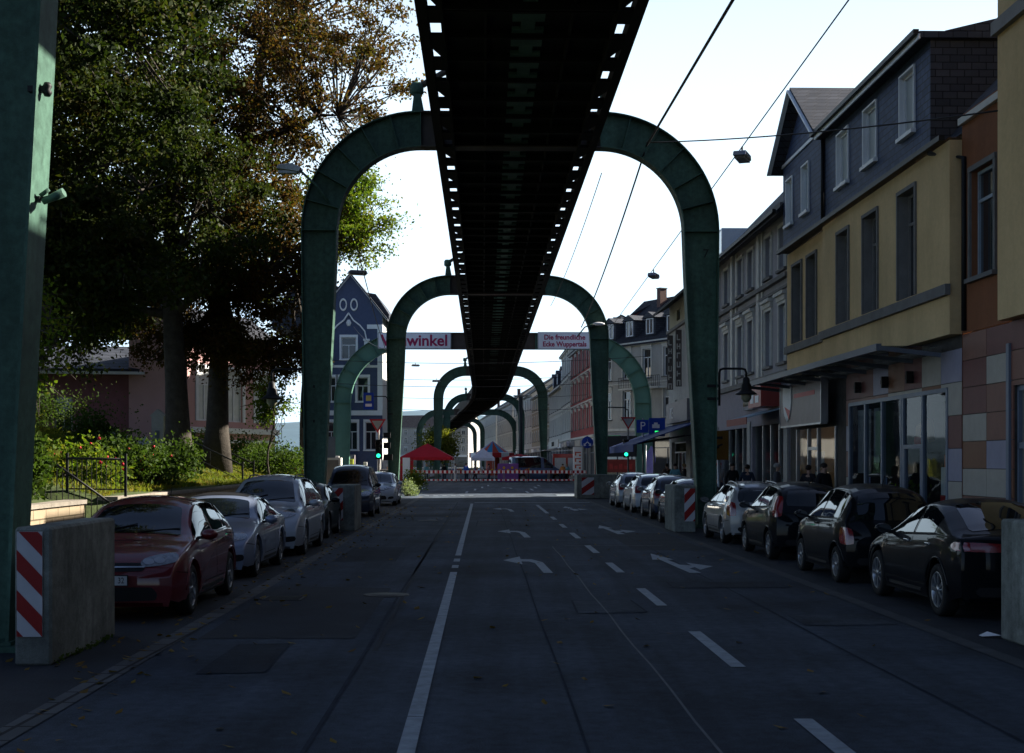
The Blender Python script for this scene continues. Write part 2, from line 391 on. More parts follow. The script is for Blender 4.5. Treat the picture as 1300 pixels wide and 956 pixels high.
def fork_arrow(rc, z):      # straight on with a branch to the right
    st = [(rc+.05, z), (rc+.33, z), (rc+.2, z+1.6), (rc+.1, z+3.2), (rc-.1, z+3.2), (rc-.02, z+1.5)]
    hd = [(rc-.3, z+3.2), (rc+.28, z+3.2), (rc-.05, z+5)]
    br = [(rc+.24, z+1.0), (rc+.45, z+1.3), (rc+.45, z+1.7), (rc+.16, z+1.9)]
    bh = [(rc+.45, z+.7), (rc+.95, z+1.5), (rc+.45, z+2.4)]
    k = lambda q: [(rc+(x-rc-.3)*.72+.1, z_) for x, z_ in q]
    markquad([k(st), k(hd), k(br), k(bh)], 'turn_arrow')
for z in (23.8, 34.9, 53): left_arrow(.0, z)
for z in (23.8, 36.5, 54): fork_arrow(2.85, z)
left_arrow(.9, 98)
# thin seams and patches in the asphalt
seal = mat('tar_seam', (.031,.039,.052), .95, spec=.05, var=.3)
def seam(pts, wd=.03, m=seal, name='road_seam'):
    b = MB().m(m)
    for (r0, z0), (r1, z1) in zip(pts, pts[1:]):
        dr, dz = r1-r0, z1-z0; l = math.hypot(dr, dz); nr, nz_ = -dz/l*wd/2, dr/l*wd/2
        b.poly([P(r0-nr, z0-nz_, .0065), P(r0+nr, z0+nz_, .0065), P(r1+nr, z1+nz_, .0065), P(r1-nr, z1-nz_, .0065)])
    tag(b.build(name), kind='structure')
pale = mat('pale_seam', (.11,.12,.13), .8, var=.3)
seam([(.78+.012*math.sin(i*1.7), 6+i*1.4) for i in range(19)], .022, pale)
seam([(1.05, 31.5), (2.6, 31.6), (3.3, 31.5)], .07, pale)
seam([(-4, 34.6), (-1.5, 34.8), (0, 34.7)], .1)
seam([(-3.5, 40.5), (-2.2, 40.6)], .08, pale)
seam([(-1.9, 14), (-2., 26), (-1.95, 38), (-1.9, 60)], .05, lotm)
b = MB().m(lotm); b.poly([P(-3.9,15,.005), P(-2.2,15,.005), P(-2.2,21,.005), P(-3.9,21.3,.005)]); b.poly([P(2.5,30,.005), P(4.1,30,.005), P(4.1,37,.005), P(2.5,37,.005)]); tag(b.build('asphalt_patch'), kind='structure')
iron = mat('cast_iron', (.03,.03,.032), .6, .5, bump=.5)
for i, (r, z, lb, sq) in enumerate(((-3.6, 19.4, 'square iron drain grate in the road beside the red car', 1), (-2.2, 19.9, 'round iron manhole cover in the left lane of the road', 0), (-2.6, 45, 'far round iron manhole cover in the left lane', 0))):
    b = MB().m(iron); p = P(r, z)
    if sq:
        b.box(p.x-.28, p.x+.28, p.y-.28, p.y+.28, .001, .012)
        for k in range(6): b.box(p.x-.24, p.x+.24, p.y-.22+k*.08, p.y-.18+k*.08, .0125, .016)
    else: b.lathe([(.01,.016),(.2,.016),(.21,.012),(.27,.012),(.3,.014),(.33,.012),(.34,.0)], 24, Matrix.Translation(p))
    tag(b.build('drain_grate' if sq else 'manhole_cover'), lb, 'grate' if sq else 'manhole cover')
pm = [wornmat('repair_asphalt_'+n_, c_, .9, .8, (1.2,.2,1), .3, .5) for n_, c_ in (('dark', (.02,.026,.036)), ('pale', (.046,.056,.07)))]
for k, (r0, r1, z0, z1) in enumerate(((-3.7,-2.5,26.5,31),(.4,1.3,17.5,19.2),(2.1,3.9,21,22.1),(-1.0,.1,41,45),(-3.9,-1.6,48,50),(2.3,3.6,44,49),(-3.4,-2.8,12.5,14.6),(3.0,4.1,16.2,17.4))):
    b = MB().m(pm[k % 2]); b.poly([P(r0, z0, .0055+.0002*k), P(r1, z0+.1, .0055+.0002*k), P(r1-.05, z1, .0055+.0002*k), P(r0+.03, z1-.1, .0055+.0002*k)]); tag(b.build('asphalt_patch'), kind='structure')
    seam([(r0, z0), (r1, z0+.1), (r1-.05, z1), (r0+.03, z1-.1), (r0, z0)], .03)
seam([(-2.0+.012*math.sin(i*.9), 8+i*2.3) for i in range(26)], .035); seam([(2.9+.015*math.sin(i*1.3), 7+i*2.1) for i in range(24)], .03); seam([(-.1+.008*math.sin(i*1.1), 9+i*2) for i in range(27)], .02)
# litter and fallen leaves
b = MB().m(white)
p = P(4.75, 15.1); b.poly([p+Vector((-.1,-.05,.02)), p+Vector((.1,-.07,.035)), p+Vector((.12,.06,.02)), p+Vector((0,.08,.06)), p+Vector((-.1,.06,.02))])
tag(b.build('crumpled_paper', recalc=False), 'crumpled white paper lying by the right gutter near the black hatchback', 'litter')
b = MB().m(leafmat('fallen_leaf', [(.16,.08,.02),(.2,.14,.03),(.1,.045,.015)], .2))
for i in range(900):
    if rng.random() < .72: r = -4.15+rng.normal()*.35 if rng.random() < .55 else -6.4+rng.random()*2.2
    else: r = rng.uniform(-4, 4.6)
    z = rng.uniform(8, 60); p = P(r, z, .012); s_ = rng.uniform(.03, .07); a = rng.uniform(0, 6.3)
    u = Vector((math.cos(a), math.sin(a), rng.uniform(0,.3)))*s_; v = Vector((-math.sin(a), math.cos(a), rng.uniform(0,.3)))*s_*.6
    b.poly([p-u, p-v, p+u+Vector((0,0,.01)), p+v])
tag(b.build('fallen_leaves', recalc=False), 'brown fallen leaves scattered along the gutter', 'leaves', kind='stuff')

# ------------------------------------------------------------------ portals
def portal(Z, label, hb=5.45, ht=6.0, zc=12.0, ro=3.4, dep=.96, db=.45, fl=.55, m=steel, brown=2.6, posts=True, name='railway_portal', mesh_from=None, ribs=True, group='green steel portals carrying the overhead railway'):
    t = thing(name, label, 'portal', P(0, Z, 0), head(Z)-PI/2, group)
    if mesh_from:
        for ch in mesh_from.children:
            c = ch.copy(); COL.objects.link(c); c.parent = t
        return t
    zs = zc-ro; xo = ht-ro; ri = ro-dep
    O = [(-(hb+db), 0)]; I = [(-hb, 0)]
    for k in range(1, 7):
        f = k/7; g = f*f*(3-2*f)*.4+f*.6
        O.append((-(hb+db)-(ht-hb-db)*g, zs*f)); I.append((-hb+(hb-(ht-dep))*g, zs*f))
    n = 24
    for k in range(n+1):
        a = PI-PI/2*k/n; O.append((-xo+ro*math.cos(a), zs+ro*math.sin(a))); I.append((-xo+ri*math.cos(a), zs+ri*math.sin(a)))
    nb = len(O)
    def mir(L_): return [(-x, z) for x, z in L_[::-1]]
    def girder(nm, O, I, m):
        b = MB().m(m); k = len(O)
        for i in range(k-1):            # web
            b.v; n0 = len(b.v)
            for (x, z) in (O[i], O[i+1], I[i+1], I[i]):
                b.v += [(x, -.02, z), (x, .02, z)]
            b.face([n0, n0+2, n0+4, n0+6]); b.face([n0+1, n0+7, n0+5, n0+3])
        for Ls, sgn in ((O, 1), (I, -1)):   # flanges
            Lo = []
            for i in range(k):
                a = Vector(Ls[max(i-1, 0)]); c = Vector(Ls[min(i+1, k-1)]); d = (c-a).normalized(); nn = Vector((-d.y, d.x))*sgn
                Lo.append((Ls[i][0]+nn.x*.035, Ls[i][1]+nn.y*.035))
            n0 = len(b.v)
            for i in range(k):
                b.v += [(Ls[i][0], -fl/2, Ls[i][1]), (Ls[i][0], fl/2, Ls[i][1]), (Lo[i][0], fl/2, Lo[i][1]), (Lo[i][0], -fl/2, Lo[i][1])]
            for i in range(k-1):
                a = n0+4*i; c = a+4
                for q in range(4): b.face([a+q, a+(q+1) % 4, c+(q+1) % 4, c+q])
            b.face([n0, n0+3, n0+2, n0+1]); e = n0+4*(k-1); b.face([e, e+1, e+2, e+3])
        return b.build(nm, None, t)
    leg_o, leg_i = O[:], I[:]
    girder('leg', leg_o, leg_i, m); girder('leg', mir(leg_o), mir(leg_i), m)
    bw = min(brown or xo, xo)
    girder('crossbeam', [(-bw, zc), (bw, zc)], [(-bw, zc-dep), (bw, zc-dep)], rust)
    if bw < xo-.05:
        for s_ in (-1, 1): girder('crossbeam', [(min(s_*xo, s_*bw), zc), (max(s_*xo, s_*bw), zc)], [(min(s_*xo, s_*bw), zc-dep), (max(s_*xo, s_*bw), zc-dep)], m)
    if ribs:
        for s_ in (-1, 1):
            idx = [7+4*k for k in range(7)]+[3, 5]
            for i in idx:
                a = Vector((O[i][0]*-s_, 0, O[i][1])); c = Vector((I[i][0]*-s_, 0, I[i][1]))
                if i > 6: MB().m(m).bar(a, c, fl*.86, .025, up=Vector((0, 0, 1)) if abs((c-a).normalized().z) < .9 else Vector((1, 0, 0))).build('stiffener_rib', None, t)
        for s_ in (-1, 1):      # foot plate
            b = MB().m(m); xc = s_*(hb+db/2); b.box(xc-.42, xc+.42, -.42, .42, .0, .06); b.box(xc-.3, xc+.3, -.32, .32, .06, .1); b.build('foot_plate', None, t)
    if posts:
        for s_ in (-1, 1):
            b = MB().m(steel)
            b.prism([(s_*2.5, zc+.036), (s_*2.86, zc+.036), (s_*2.8, zc+.55), (s_*2.6, zc+.55)], 'y', -.16, .16)
            b.lathe([(.0,.3),(.14,.3),(.2,.22),(.2,.0),(.14,-.06),(0,-.06)], 12, Matrix.Translation((s_*2.72, 0, zc+.6)))
            p = b.build('bearing_post', None, t)
            MB().m(rust).tube([(s_*2.72, 0, zc+.75), (s_*1.0, 0, zc+1.75)], .09, 8).build('strut', None, p)
    return t
ZP = [40, 75, 146, 205, 315, 350]
p0 = portal(14.4, 'nearest green railway portal, its left leg filling the left edge of the photo', hb=5.66, ht=6.22, ro=3.6)
portal(40, 'large green railway portal arching over the parked cars behind the first dashed lane')
portal(75, 'second green railway portal ahead, in front of the banner portal')
far0 = portal(146, 'green portal just behind the red tent and market barriers', brown=2.6)
for Z, lb in zip(ZP[3:], ('green portal behind the carousel, fourth along the street', 'very distant green portal, last but one in the row', 'farthest green portal of the overhead railway')):
    portal(Z, lb, mesh_from=far0)
# wide portal with the banners
pw = portal(111, 'wide green portal carrying two welcome banners over the junction', hb=11.6, ht=12.7, zc=12.25, ro=5.6, dep=1.25, db=1.3, fl=.7, m=steel_l, brown=3.4, posts=False)
portal(268, 'distant wide green portal whose left leg stands out left of the yellow green tree', hb=8.9, ht=9.9, zc=12.1, ro=4.6, dep=1.1, db=.9, fl=.6, brown=2.6, posts=False)
# banners
def banner(x0, x1, z0, z1, lines, label, size):
    t = thing('banner', label, 'banner', P(0, 111, 0), head(111)-PI/2)
    b = MB().m(mat('banner_cloth', (.74,.76,.82), .6, var=.05)); b.box(x0, x1, -.42, -.38, z0, z1); b.build('panel', None, t)
    f = MB().m(alu)
    for z in (z0, z1): f.bar((x0, -.4, z), (x1, -.4, z), .07)
    for x in (x0, x1): f.bar((x, -.4, z0), (x, -.4, z1), .07)
    f.build('frame', None, t)
    for s_, (x, z, wd_) in lines: text(s_, size, red_t, t, (x, -.43, z), (PI/2, 0, 0), bold=.03 if size > .6 else .016, width=wd_)
red_t = mat('lettering_red', (.35,.02,.09), .5, var=.03)
banner(-9.2, -3.4, 11.0, 12.25, [('Vohwinkel', (-6.3, 11.6, 5.35))], 'white banner reading Vohwinkel in red letters', 1.25)
banner(3.62, 7.85, 11.0, 12.3, [('Die freundliche', (5.75, 11.9, 3.3)), ('Ecke Wuppertals', (5.75, 11.35, 3.5))], 'white banner with two lines of red text right of the railway', .56)
# deck -------------------------------------------------------------------
dk = thing('railway_deck', 'dark riveted steel deck of the overhead railway running up the street centre', 'railway deck', (0, 0, 0))
pitch = 1.72; st = [-24+pitch*i for i in range(int(500/pitch))]
frames = []
for Z in st: frames.append((Vector((A(Z)+.15, Z, 0)), Vector((1, -slope(Z), 0)).normalized()))
def sweep(name, x0, x1, z0, z1, m):
    b = MB().m(m)
    for c, r in frames:
        b.v += [tuple(c+r*x0+Vector((0,0,z0))), tuple(c+r*x1+Vector((0,0,z0))), tuple(c+r*x1+Vector((0,0,z1))), tuple(c+r*x0+Vector((0,0,z1)))]
    for i in range(len(frames)-1):
        a = 4*i; c_ = a+4
        for q in range(4): b.face([a+q, a+(q+1) % 4, c_+(q+1) % 4, c_+q])
    b.face([0,1,2,3]); e = 4*(len(frames)-1); b.face([e,e+3,e+2,e+1])
    return b.build(name, None, dk)
for s_ in (-1, 1):
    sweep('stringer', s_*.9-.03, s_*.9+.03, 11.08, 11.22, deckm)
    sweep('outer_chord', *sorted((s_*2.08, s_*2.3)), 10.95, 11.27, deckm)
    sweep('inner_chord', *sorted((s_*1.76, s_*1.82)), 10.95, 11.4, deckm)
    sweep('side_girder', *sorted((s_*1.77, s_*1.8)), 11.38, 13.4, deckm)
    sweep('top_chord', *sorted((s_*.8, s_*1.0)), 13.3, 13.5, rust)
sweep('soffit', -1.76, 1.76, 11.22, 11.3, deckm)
b = MB().m(deckm); g = MB().m(deckg); h = MB().m(rust); H2 = MB().m(deckm)
for i in range(len(frames)-1):
    c, r = frames[i]; c2, r2 = frames[i+1]; u = (c2-c).normalized()
    if c.y > 300 and i % 2: pass
    M = Matrix((( r.x, u.x, 0, c.x), (r.y, u.y, 0, c.y), (0, 0, 1, 0), (0, 0, 0, 1)))
    for s_ in (-1, 1):
        b.box(s_*1.82, s_*2.08, 0, .86, 10.97, 11.05, M)
        if i % 2: b.prism([(s_*1.82, .86), (s_*2.08, .86), (s_*1.82, 1.72)], 'z', 10.975, 11.02, M)
    b.box(-1.76, 1.76, .3, .42, 11.03, 11.22, M)
    if i % 6 == 0: b.box(-1.76, 1.76, -.06, .0, 10.96, 11.22, M)
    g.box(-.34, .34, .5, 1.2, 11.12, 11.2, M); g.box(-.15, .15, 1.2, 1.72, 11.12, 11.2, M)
    g.box(-.34, .34, 0.02, .26, 11.12, 11.2, M)
    for s_ in (-1, 1):
        if c.y < 330:
            a0 = M @ Vector((s_*1.6, 0, 11.3)); a1 = M @ Vector((s_*.9, 0, 13.3)); a2 = M @ Vector((s_*1.6, 1.72, 11.3))
            h.bar(a0, a1, .09); h.bar(a1, a2, .07)
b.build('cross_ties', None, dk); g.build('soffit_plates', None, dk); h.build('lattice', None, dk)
# concrete guard blocks
def block(rel0, rel1, Z0, Z1, h, label, board=None):
    t = thing('concrete_block', label, 'concrete block', (0, 0, 0), 0, 'concrete guard blocks at the portal feet')
    b = MB().m(concrete)
    q = [P(rel0, Z0), P(rel1, Z0), P(rel1, Z1), P(rel0, Z1)]
    n = 0; b.v += [tuple(p) for p in q]+[tuple(p+Vector((0, 0, h))) for p in q]
    for f in ((0,3,2,1),(4,5,6,7),(0,1,5,4),(1,2,6,5),(2,3,7,6),(3,0,4,7)): b.face(list(f))
    b.build('body', None, t, bevel=.025)
    if board:
        x0, x1 = q[0].x+board[0], q[0].x+board[1]; z0, z1 = board[2:4]; y = Z0
        bb = MB().m(mat('board_white', (.5,.5,.52), .4, var=.08)); bb.box(x0, x1, y-.02, y-.004, z0, z1); o = bb.build('warning_board', None, t)
        s2 = MB().m(mat('board_red', (.28,.012,.012), .4, var=.1)); ww = x1-x0; sh = .75*ww*board[4]; zz = z0-sh*1.0; d = board[4]*ww
        # slanted red stripes clipped to the board
        k = -2
        while True:
            a = z0+k*2*sh
            if a > z1+d: break
            pts = [(x0, a+d), (x1, a), (x1, a+sh), (x0, a+d+sh)] if board[5] > 0 else [(x1, a+d), (x0, a), (x0, a+sh), (x1, a+d+sh)]
            pl = []
            def clip(pts, zc, keep):
                o_ = []
                for i in range(len(pts)):
                    p, r_ = pts[i], pts[(i+1) % len(pts)]; ip = keep(p[1]-zc); ir = keep(r_[1]-zc)
                    if ip: o_.append(p)
                    if ip != ir: f = (zc-p[1])/(r_[1]-p[1]); o_.append((p[0]+(r_[0]-p[0])*f, zc))
                return o_
            pts = clip(pts, z0+.001, lambda d_: d_ >= 0); pts = clip(pts, z1-.001, lambda d_: d_ <= 0) if len(pts) > 2 else pts
            if len(pts) > 2: s2.prism(pts, 'y', y-.026, y-.0205)
            k += 1
        if s2.v: s2.build('red_stripes', None, o)
    return t
block(-5.22, -4.87, 13.0, 15.25, 1.31, 'large pale concrete block in the left foreground with a red and white warning board', (.03, .27, .28, 1.27, 1.05, 1))
block(4.83, 5.3, 13.0, 15.0, 1.31, 'dark concrete block cut by the right edge of the photo')
block(-5.0, -4.35, 38.2, 40.2, 1.28, 'concrete block with red stripes in front of the blue van', (.03, .32, .3, 1.2, 1.1, -1))
block(4.42, 5.0, 37.6, 39.6, 1.28, 'concrete block at the right leg of the large arch, between silver and dark cars', (.27, .56, .3, 1.2, 1.1, -1))
block(4.1, 6.2, 72.0, 74, 1.25, 'far concrete block with torn red and white boards at the junction', (.25, .9, .2, 1.1, .7, -1))
# fixtures on the nearest leg
t = thing('floodlight', 'small floodlight on a bracket on the nearest left leg', 'floodlight', (-4.86, 14.2, 4.63)); t.scale = (.75,)*3
MB().m(blk).box(-.16, -.0, -.04, .04, -.04, .04).bar((0,0,0), (.1,0,.03), .04).build('bracket', None, t)
b = MB().m(steel); b.tube([(.04,0,-.03), (.34,-.04,.09)], [.045,.065], 12); b.build('lamp_head', None, t)
MB().m(steel).tube([(.0,0,.05), (.12,0,.14)], .03, 8).build('sensor', None, t)
t = thing('cable_insulator', 'dark insulator clamp high on the nearest left leg', 'insulator', (-4.8, 14.15, 5.75))
b = MB().m(blk); b.box(-.16, .02, -.04, .04, -.03, .03); b.lathe([(0,-.07),(.03,-.07),(.05,-.03),(.03,0),(.05,.03),(.03,.07),(0,.07)], 10, Matrix.Translation((.03,0,0))); b.build('clamp', None, t)
tag(MB().m(steel_l).tube([(-5.3, 14.02, 12), (-5.3, 14.02, 3.75), (-5.32, 14.02, 3.6), (-5.45, 14.02, 3.52)], .018, 6).build('cable_conduit'), 'thin grey cable pipe running down the nearest left leg', 'cable')
# ------------------------------------------------------------------ cars
def interp(xs, ys, x): return float(np.interp(x, xs, ys))
def paint(name, col, metal=.5, rough=.32, coat=1.): return mat(name, col, .45, metal if max(col) > .05 else 0., .25 if max(col) > .02 else .04, .05, 1.5, coat=coat if max(col) > .02 else .35)
plate_w = mat('plate_white', (.62,.62,.6), .4, var=.03)
lampw = mat('headlamp_glass', (.13,.14,.16), .08, .2, .8, .6, 20, coat=1)
lampd = mat('headlamp_dark', (.05,.055,.065), .1, .2, .8, .3, 14, coat=1)
lampr = mat('tail_lamp', (.2,.008,.01), .15, 0, .7, .15, 10, coat=1)
lampo = mat('indicator', (.6,.2,.02), .3)
seamm = mat('panel_gap', (.004,.004,.004), .8)
rimdark = mat('rim_recess', (.02,.02,.022), .6)
dark_in = mat('wheel_well', (.005,.005,.005), .95)
def chaikin(p, n=2):
    for _ in range(n):
        q = [p[0]]
        for a, b_ in zip(p, p[1:]):
            q.append((a[0]*.75+b_[0]*.25, a[1]*.75+b_[1]*.25)); q.append((a[0]*.25+b_[0]*.75, a[1]*.25+b_[1]*.75))
        q.append(p[-1]); p = q
    return p
WH = {}
def wheel_mesh(r, wd, style):
    key = (r, wd, style)
    if key in WH: return WH[key]
    t = MB(); t.m(rubber)
    M = Matrix.Rotation(-PI/2, 4, 'X')       # lathe z -> +y (outwards)
    t.lathe([(r*.68,-wd/2),(r*.9,-wd/2),(r*.98,-wd*.4),(r,-wd*.2),(r,wd*.2),(r*.98,wd*.4),(r*.92,wd/2),(r*.7,wd/2),(r*.68,wd*.4),(r*.68,-wd/2)], 32, M)
    ty = t.build('tyre', rubber)
    b = MB(); b.m(alu)
    b.lathe([(r*.69,wd*.42),(r*.66,wd*.5),(r*.62,wd*.44),(r*.61,-wd*.1)], 32, M)
    b.lathe([(r*.18,wd*.1),(r*.17,wd*.42),(r*.1,wd*.5),(0,wd*.5)], 16, M)
    ns = {'5': 5, '6': 6, '7': 7, 'c': 9, 'm': 10}[style]
    for k in range(ns):
        a = 2*PI*k/ns
        for q in ((-.05, .05) if style in '57' else (0,)):
            p0 = M @ Vector((math.cos(a+q*2.4)*r*.13, math.sin(a+q*2.4)*r*.13, wd*.4)); p1 = M @ Vector((math.cos(a+q)*r*.64, math.sin(a+q)*r*.64, wd*.44))
            b.bar(p0, p1, r*(.085 if style in '57' else .16), .02, up=Vector((0,1,0)))
    b.m(rimdark); b.lathe([(r*.62, wd*.12), (.0, wd*.12)], 24, M)
    rm = b.build('rim', None)
    ms = (ty.data, rm.data)
    for o in (ty, rm): bpy.data.objects.remove(o)
    WH[key] = ms; return ms
class Car:
    def __init__(c, name, label, L, W, H, wb, fo, pm, top, belt, r=.31, clear=.2, bow=.16, tumble=.42, wheel='5', wd=.2, group=None, arch_pm=None, sillk=True):
        c.L, c.W, c.H = L, W, H; c.pm = pm
        c.t = thing(name, label, 'car', group=group)
        c.axf, c.axr = fo, fo+wb; c.r = r; c.clear = clear
        c.prof = chaikin(top, 2)
        # resample
        pts = [c.prof[0]]
        for p in c.prof[1:]:
            a = pts[-1]; d = math.hypot(p[0]-a[0], p[1]-a[1]); n = max(1, int(d/.075))
            for i in range(1, n+1): pts.append((a[0]+(p[0]-a[0])*i/n, a[1]+(p[1]-a[1])*i/n))
        ra = r+.065; c.ra = ra
        for ax in (c.axf, c.axr):
            for k in range(-9, 10):
                x = ax+ra*math.sin(k/9*PI/2)*1.0
                pts.append((x, None))
        tx = [p[0] for p in pts if p[1] is not None]
        # keep the near-vertical ends as they are, add arch stations by x
        c.tpx = tx; c.tpz = [p[1] for p in pts if p[1] is not None]
        core = [(x, z) for x, z in zip(c.tpx, c.tpz)]
        extra = [(p[0], c.T(p[0])) for p in pts if p[1] is None]
        allp = []
        lo_x, hi_x = .35, L-.35
        front = [p for p in core if p[0] <= lo_x]; back = [p for p in core if p[0] >= hi_x]; mid = [p for p in core if lo_x < p[0] < hi_x]
        # drop stations crowding
        mids = sorted([p for p in mid+[e for e in extra if lo_x < e[0] < hi_x]])
        out = []
        for p in mids:
            if not out or p[0]-out[-1][0] > .012: out.append(p)
        c.st = front+out+back
        c.belt = belt; c.bow = bow; c.tumble = tumble
        c.build_body()
        c.inner()
        c.wheels(wheel, wd)
    def T(c, x): return interp(c.tpx, c.tpz, x)
    def wid(c, x):
        w = c.W/2; df = x/.62; dr = (c.L-x)/.55
        if df < 1: w *= 1-.13*(1-max(df, 0))**2.2
        if dr < 1: w *= 1-.10*(1-max(dr, 0))**2.2
        return w
    def B(c, x, T):
        return min(interp([0, c.L*.25, c.L*.8, c.L], c.belt, x), T-.035)
    def ring(c, x, T):
        w = c.wid(x); Bz = c.B(x, T)
        zb = c.clear+.02
        if x < .25: zb = c.clear+.05*(1-x/.25)
        if x > c.L-.4: zb = c.clear+.1*(x-c.L+.4)/.4
        for ax in (c.axf, c.axr):
            d = x-ax
            if abs(d) < c.ra: zb = max(zb, c.r+math.sqrt(max(0, c.ra**2-d*d)))
        zb = min(zb, Bz-.03)
        rows = []
        z0 = c.clear
        def ys(z):
            u = (z-z0)/max(.05, (interp([0, c.L*.25, c.L*.8, c.L], c.belt, x)-z0))
            u = max(0, min(1, u))
            y = w*(.955+.045*math.sin(PI*min(1, u**.8)))
            if u > .9: y -= w*.012*((u-.9)/.1)
            return y
        rows.append((ys(zb)-.07, zb+.004)); rows.append((ys(zb)-.006, zb-.0))
        for k in range(1, 8):
            z = zb+(Bz-zb)*k/7; rows.append((ys(z), z))
        yb = ys(Bz); g = T-Bz
        gk = min(1, g/.25)
        edge_d = .09*gk+.35*g*(1-gk)
        ye = yb-.02-c.tumble*max(0, g-edge_d)-.04*gk; ze = T-edge_d
        ye = max(ye, .2)
        rows.append((yb-.012, Bz+min(.012, g*.3)))
        for k in range(1, 6):
            f = k/5; z = Bz+.012+(ze-Bz-.012)*f; y = (yb-.014)+(ye-(yb-.014))*f+.018*math.sin(PI*f)*gk
            rows.append((y, max(z, Bz+min(.012, g*.3)+.001*k)))
        for k in range(1, 9):
            y = ye*(1-k/8)**.85 if k < 8 else 0
            z = ze+(T-ze)*(1-(y/ye)**(2.6 if gk > .6 else 2.2))
            rows.append((y, z))
        return rows
    def place(c, x, y):
        q = (abs(y)/(c.W/2))**2
        wf = max(0, 1-x/(c.L*.45)); wr = max(0, 1-(c.L-x)/(c.L*.35))
        return x+c.bow*q*wf-c.bow*.7*q*wr
    def build_body(c):
        b = MB().m(c.pm); b.smooth = True
        n = None
        for x, T in c.st:
            rw = c.ring(x, T); full = [(y, z) for y, z in rw]+[(-y, z) for y, z in rw[-2::-1]]
            n = len(full)
            for y, z in full: b.v.append((c.place(x, y)-c.L/2, y, z))
        m = len(c.st)
        for i in range(m-1):
            for k in range(n-1): b.face([i*n+k, i*n+k+1, (i+1)*n+k+1, (i+1)*n+k])
        b.smooth = False
        b.face([k for k in range(n)][::-1]); b.face([(m-1)*n+k for k in range(n)])
        c.body = b.build('body', None, c.t)
        me = c.body.data; me.set_sharp_from_angle(angle=R(38))
        bm = bmesh.new(); bm.from_mesh(me); c.bvh = BVHTree.FromBMesh(bm); bm.free()
    def inner(c):
        b = MB().m(dark_in); w = c.W/2; l = c.L/2
        b.box(-l+.25, l-.25, -w*.78, w*.78, c.clear-.02, .62)
        b.box(-l+c.axf+c.ra, -l+c.axr-c.ra, -w*.95, w*.95, c.clear-.01, .34)
        b.build('underbody', None, c.t)
    def wheels(c, style, wd):
        ms = wheel_mesh(c.r, wd, style)
        for ax in (c.axf, c.axr):
            for s_ in (-1, 1):
                e = bpy.data.objects.new('wheel', ms[0]); COL.objects.link(e); e.parent = c.t
                e.location = (ax-c.L/2, s_*(c.W/2-wd/2-.02), c.r); e.rotation_euler = (0, 0, 0 if s_ > 0 else PI)
                q = bpy.data.objects.new('rim', ms[1]); COL.objects.link(q); q.parent = e
    def patch(c, name, m, corners, d, nu=10, nv=6, off=.004, rnd=0., parent=None, mirror=False, thick=0.):
        """lay a four cornered panel on the body; corners in (x from nose, y, z)"""
        res = []
        for s_ in ((1, -1) if mirror else (1,)):
            cs = [Vector((q[0]-c.L/2, q[1]*s_, q[2])) for q in corners]; dd = Vector((d[0], d[1]*s_, d[2])).normalized()
            b = MB().m(m); b.smooth = True; ok = True
            for j in range(nv+1):
                for i in range(nu+1):
                    u, v = i/nu, j/nv
                    if rnd:
                        a_, b_ = 2*u-1, 2*v-1
                        a2 = a_*math.sqrt(max(0, 1-rnd*b_*b_/2)); b2 = b_*math.sqrt(max(0, 1-rnd*a_*a_/2)); u, v = (a2+1)/2, (b2+1)/2
                    p = (cs[0]*(1-u)+cs[1]*u)*(1-v)+(cs[3]*(1-u)+cs[2]*u)*v
                    h = c.bvh.ray_cast(p-dd*2.5, dd)
                    if h[0] is None: h = c.bvh.find_nearest(p)
                    nn = h[1]
                    if nn.dot(dd) > 0: nn = -nn
                    b.v.append(tuple(h[0]+nn*off))
            for j in range(nv):
                for i in range(nu): a = j*(nu+1)+i; b.face([a, a+1, a+nu+2, a+nu+1])
            res.append(b.build(name, m, parent or c.t))
        return res
    def roof_y(c, x):
        rw = c.ring(x, c.T(x)); return rw[15][0]
    def lo(c, x): return c.B(x, c.T(x))+.035
    def hi(c, x):
        return c.T(x)-.105
    def sidewin(c, x0, x1, u0=0, u1=0, mirror=True, name='side_window', m=None):
        m = m or carglass
        for s_ in ((1, -1) if mirror else (1,)):
            b = MB().m(m); b.smooth = True; nu, nv = 14, 6
            for j in range(nv+1):
                for i in range(nu+1):
                    f = i/nu; v = j/nv
                    xa = x0+(u0*v); xb = x1+(u1*v)
                    x = xa+(xb-xa)*f; lo, hi = c.lo(x), max(c.hi(x), c.lo(x)+.004); z = lo+(hi-lo)*v
                    p = Vector((x-c.L/2, s_*3, z)); h = c.bvh.ray_cast(p, Vector((0, -s_, 0)))
                    if h[0] is None: h = c.bvh.find_nearest(Vector((x-c.L/2, s_*c.W/2, z)))
                    nn = h[1]; nn = nn if nn.y*s_ > 0 else -nn
                    b.v.append(tuple(h[0]+nn*.005))
            for j in range(nv):
                for i in range(nu): a = j*(nu+1)+i; b.face([a, a+1, a+nu+2, a+nu+1])
            b.build(name, m, c.t)
    def topglass(c, name, x0, x1, inset=.05, m=None):
        m = m or carglass
        b = MB().m(m); b.smooth = True; nu, nv = 12, 12
        for j in range(nv+1):
            x = x0+(x1-x0)*j/nv
            for i in range(nu+1):
                f = i/nu*2-1
                y = (c.roof_y(x)-inset)*f*(1-.05*(abs(f) > .9 and j in (0, nv)))
                xx = c.place(x, y)-c.L/2
                h = c.bvh.ray_cast(Vector((xx, y, 3)), Vector((0, 0, -1)))
                nn = h[1] if h[1].z > 0 else -h[1]
                b.v.append(tuple(h[0]+nn*.006))
        for j in range(nv):
            for i in range(nu): a = j*(nu+1)+i; b.face([a, a+1, a+nu+2, a+nu+1])
        return b.build(name, m, c.t)
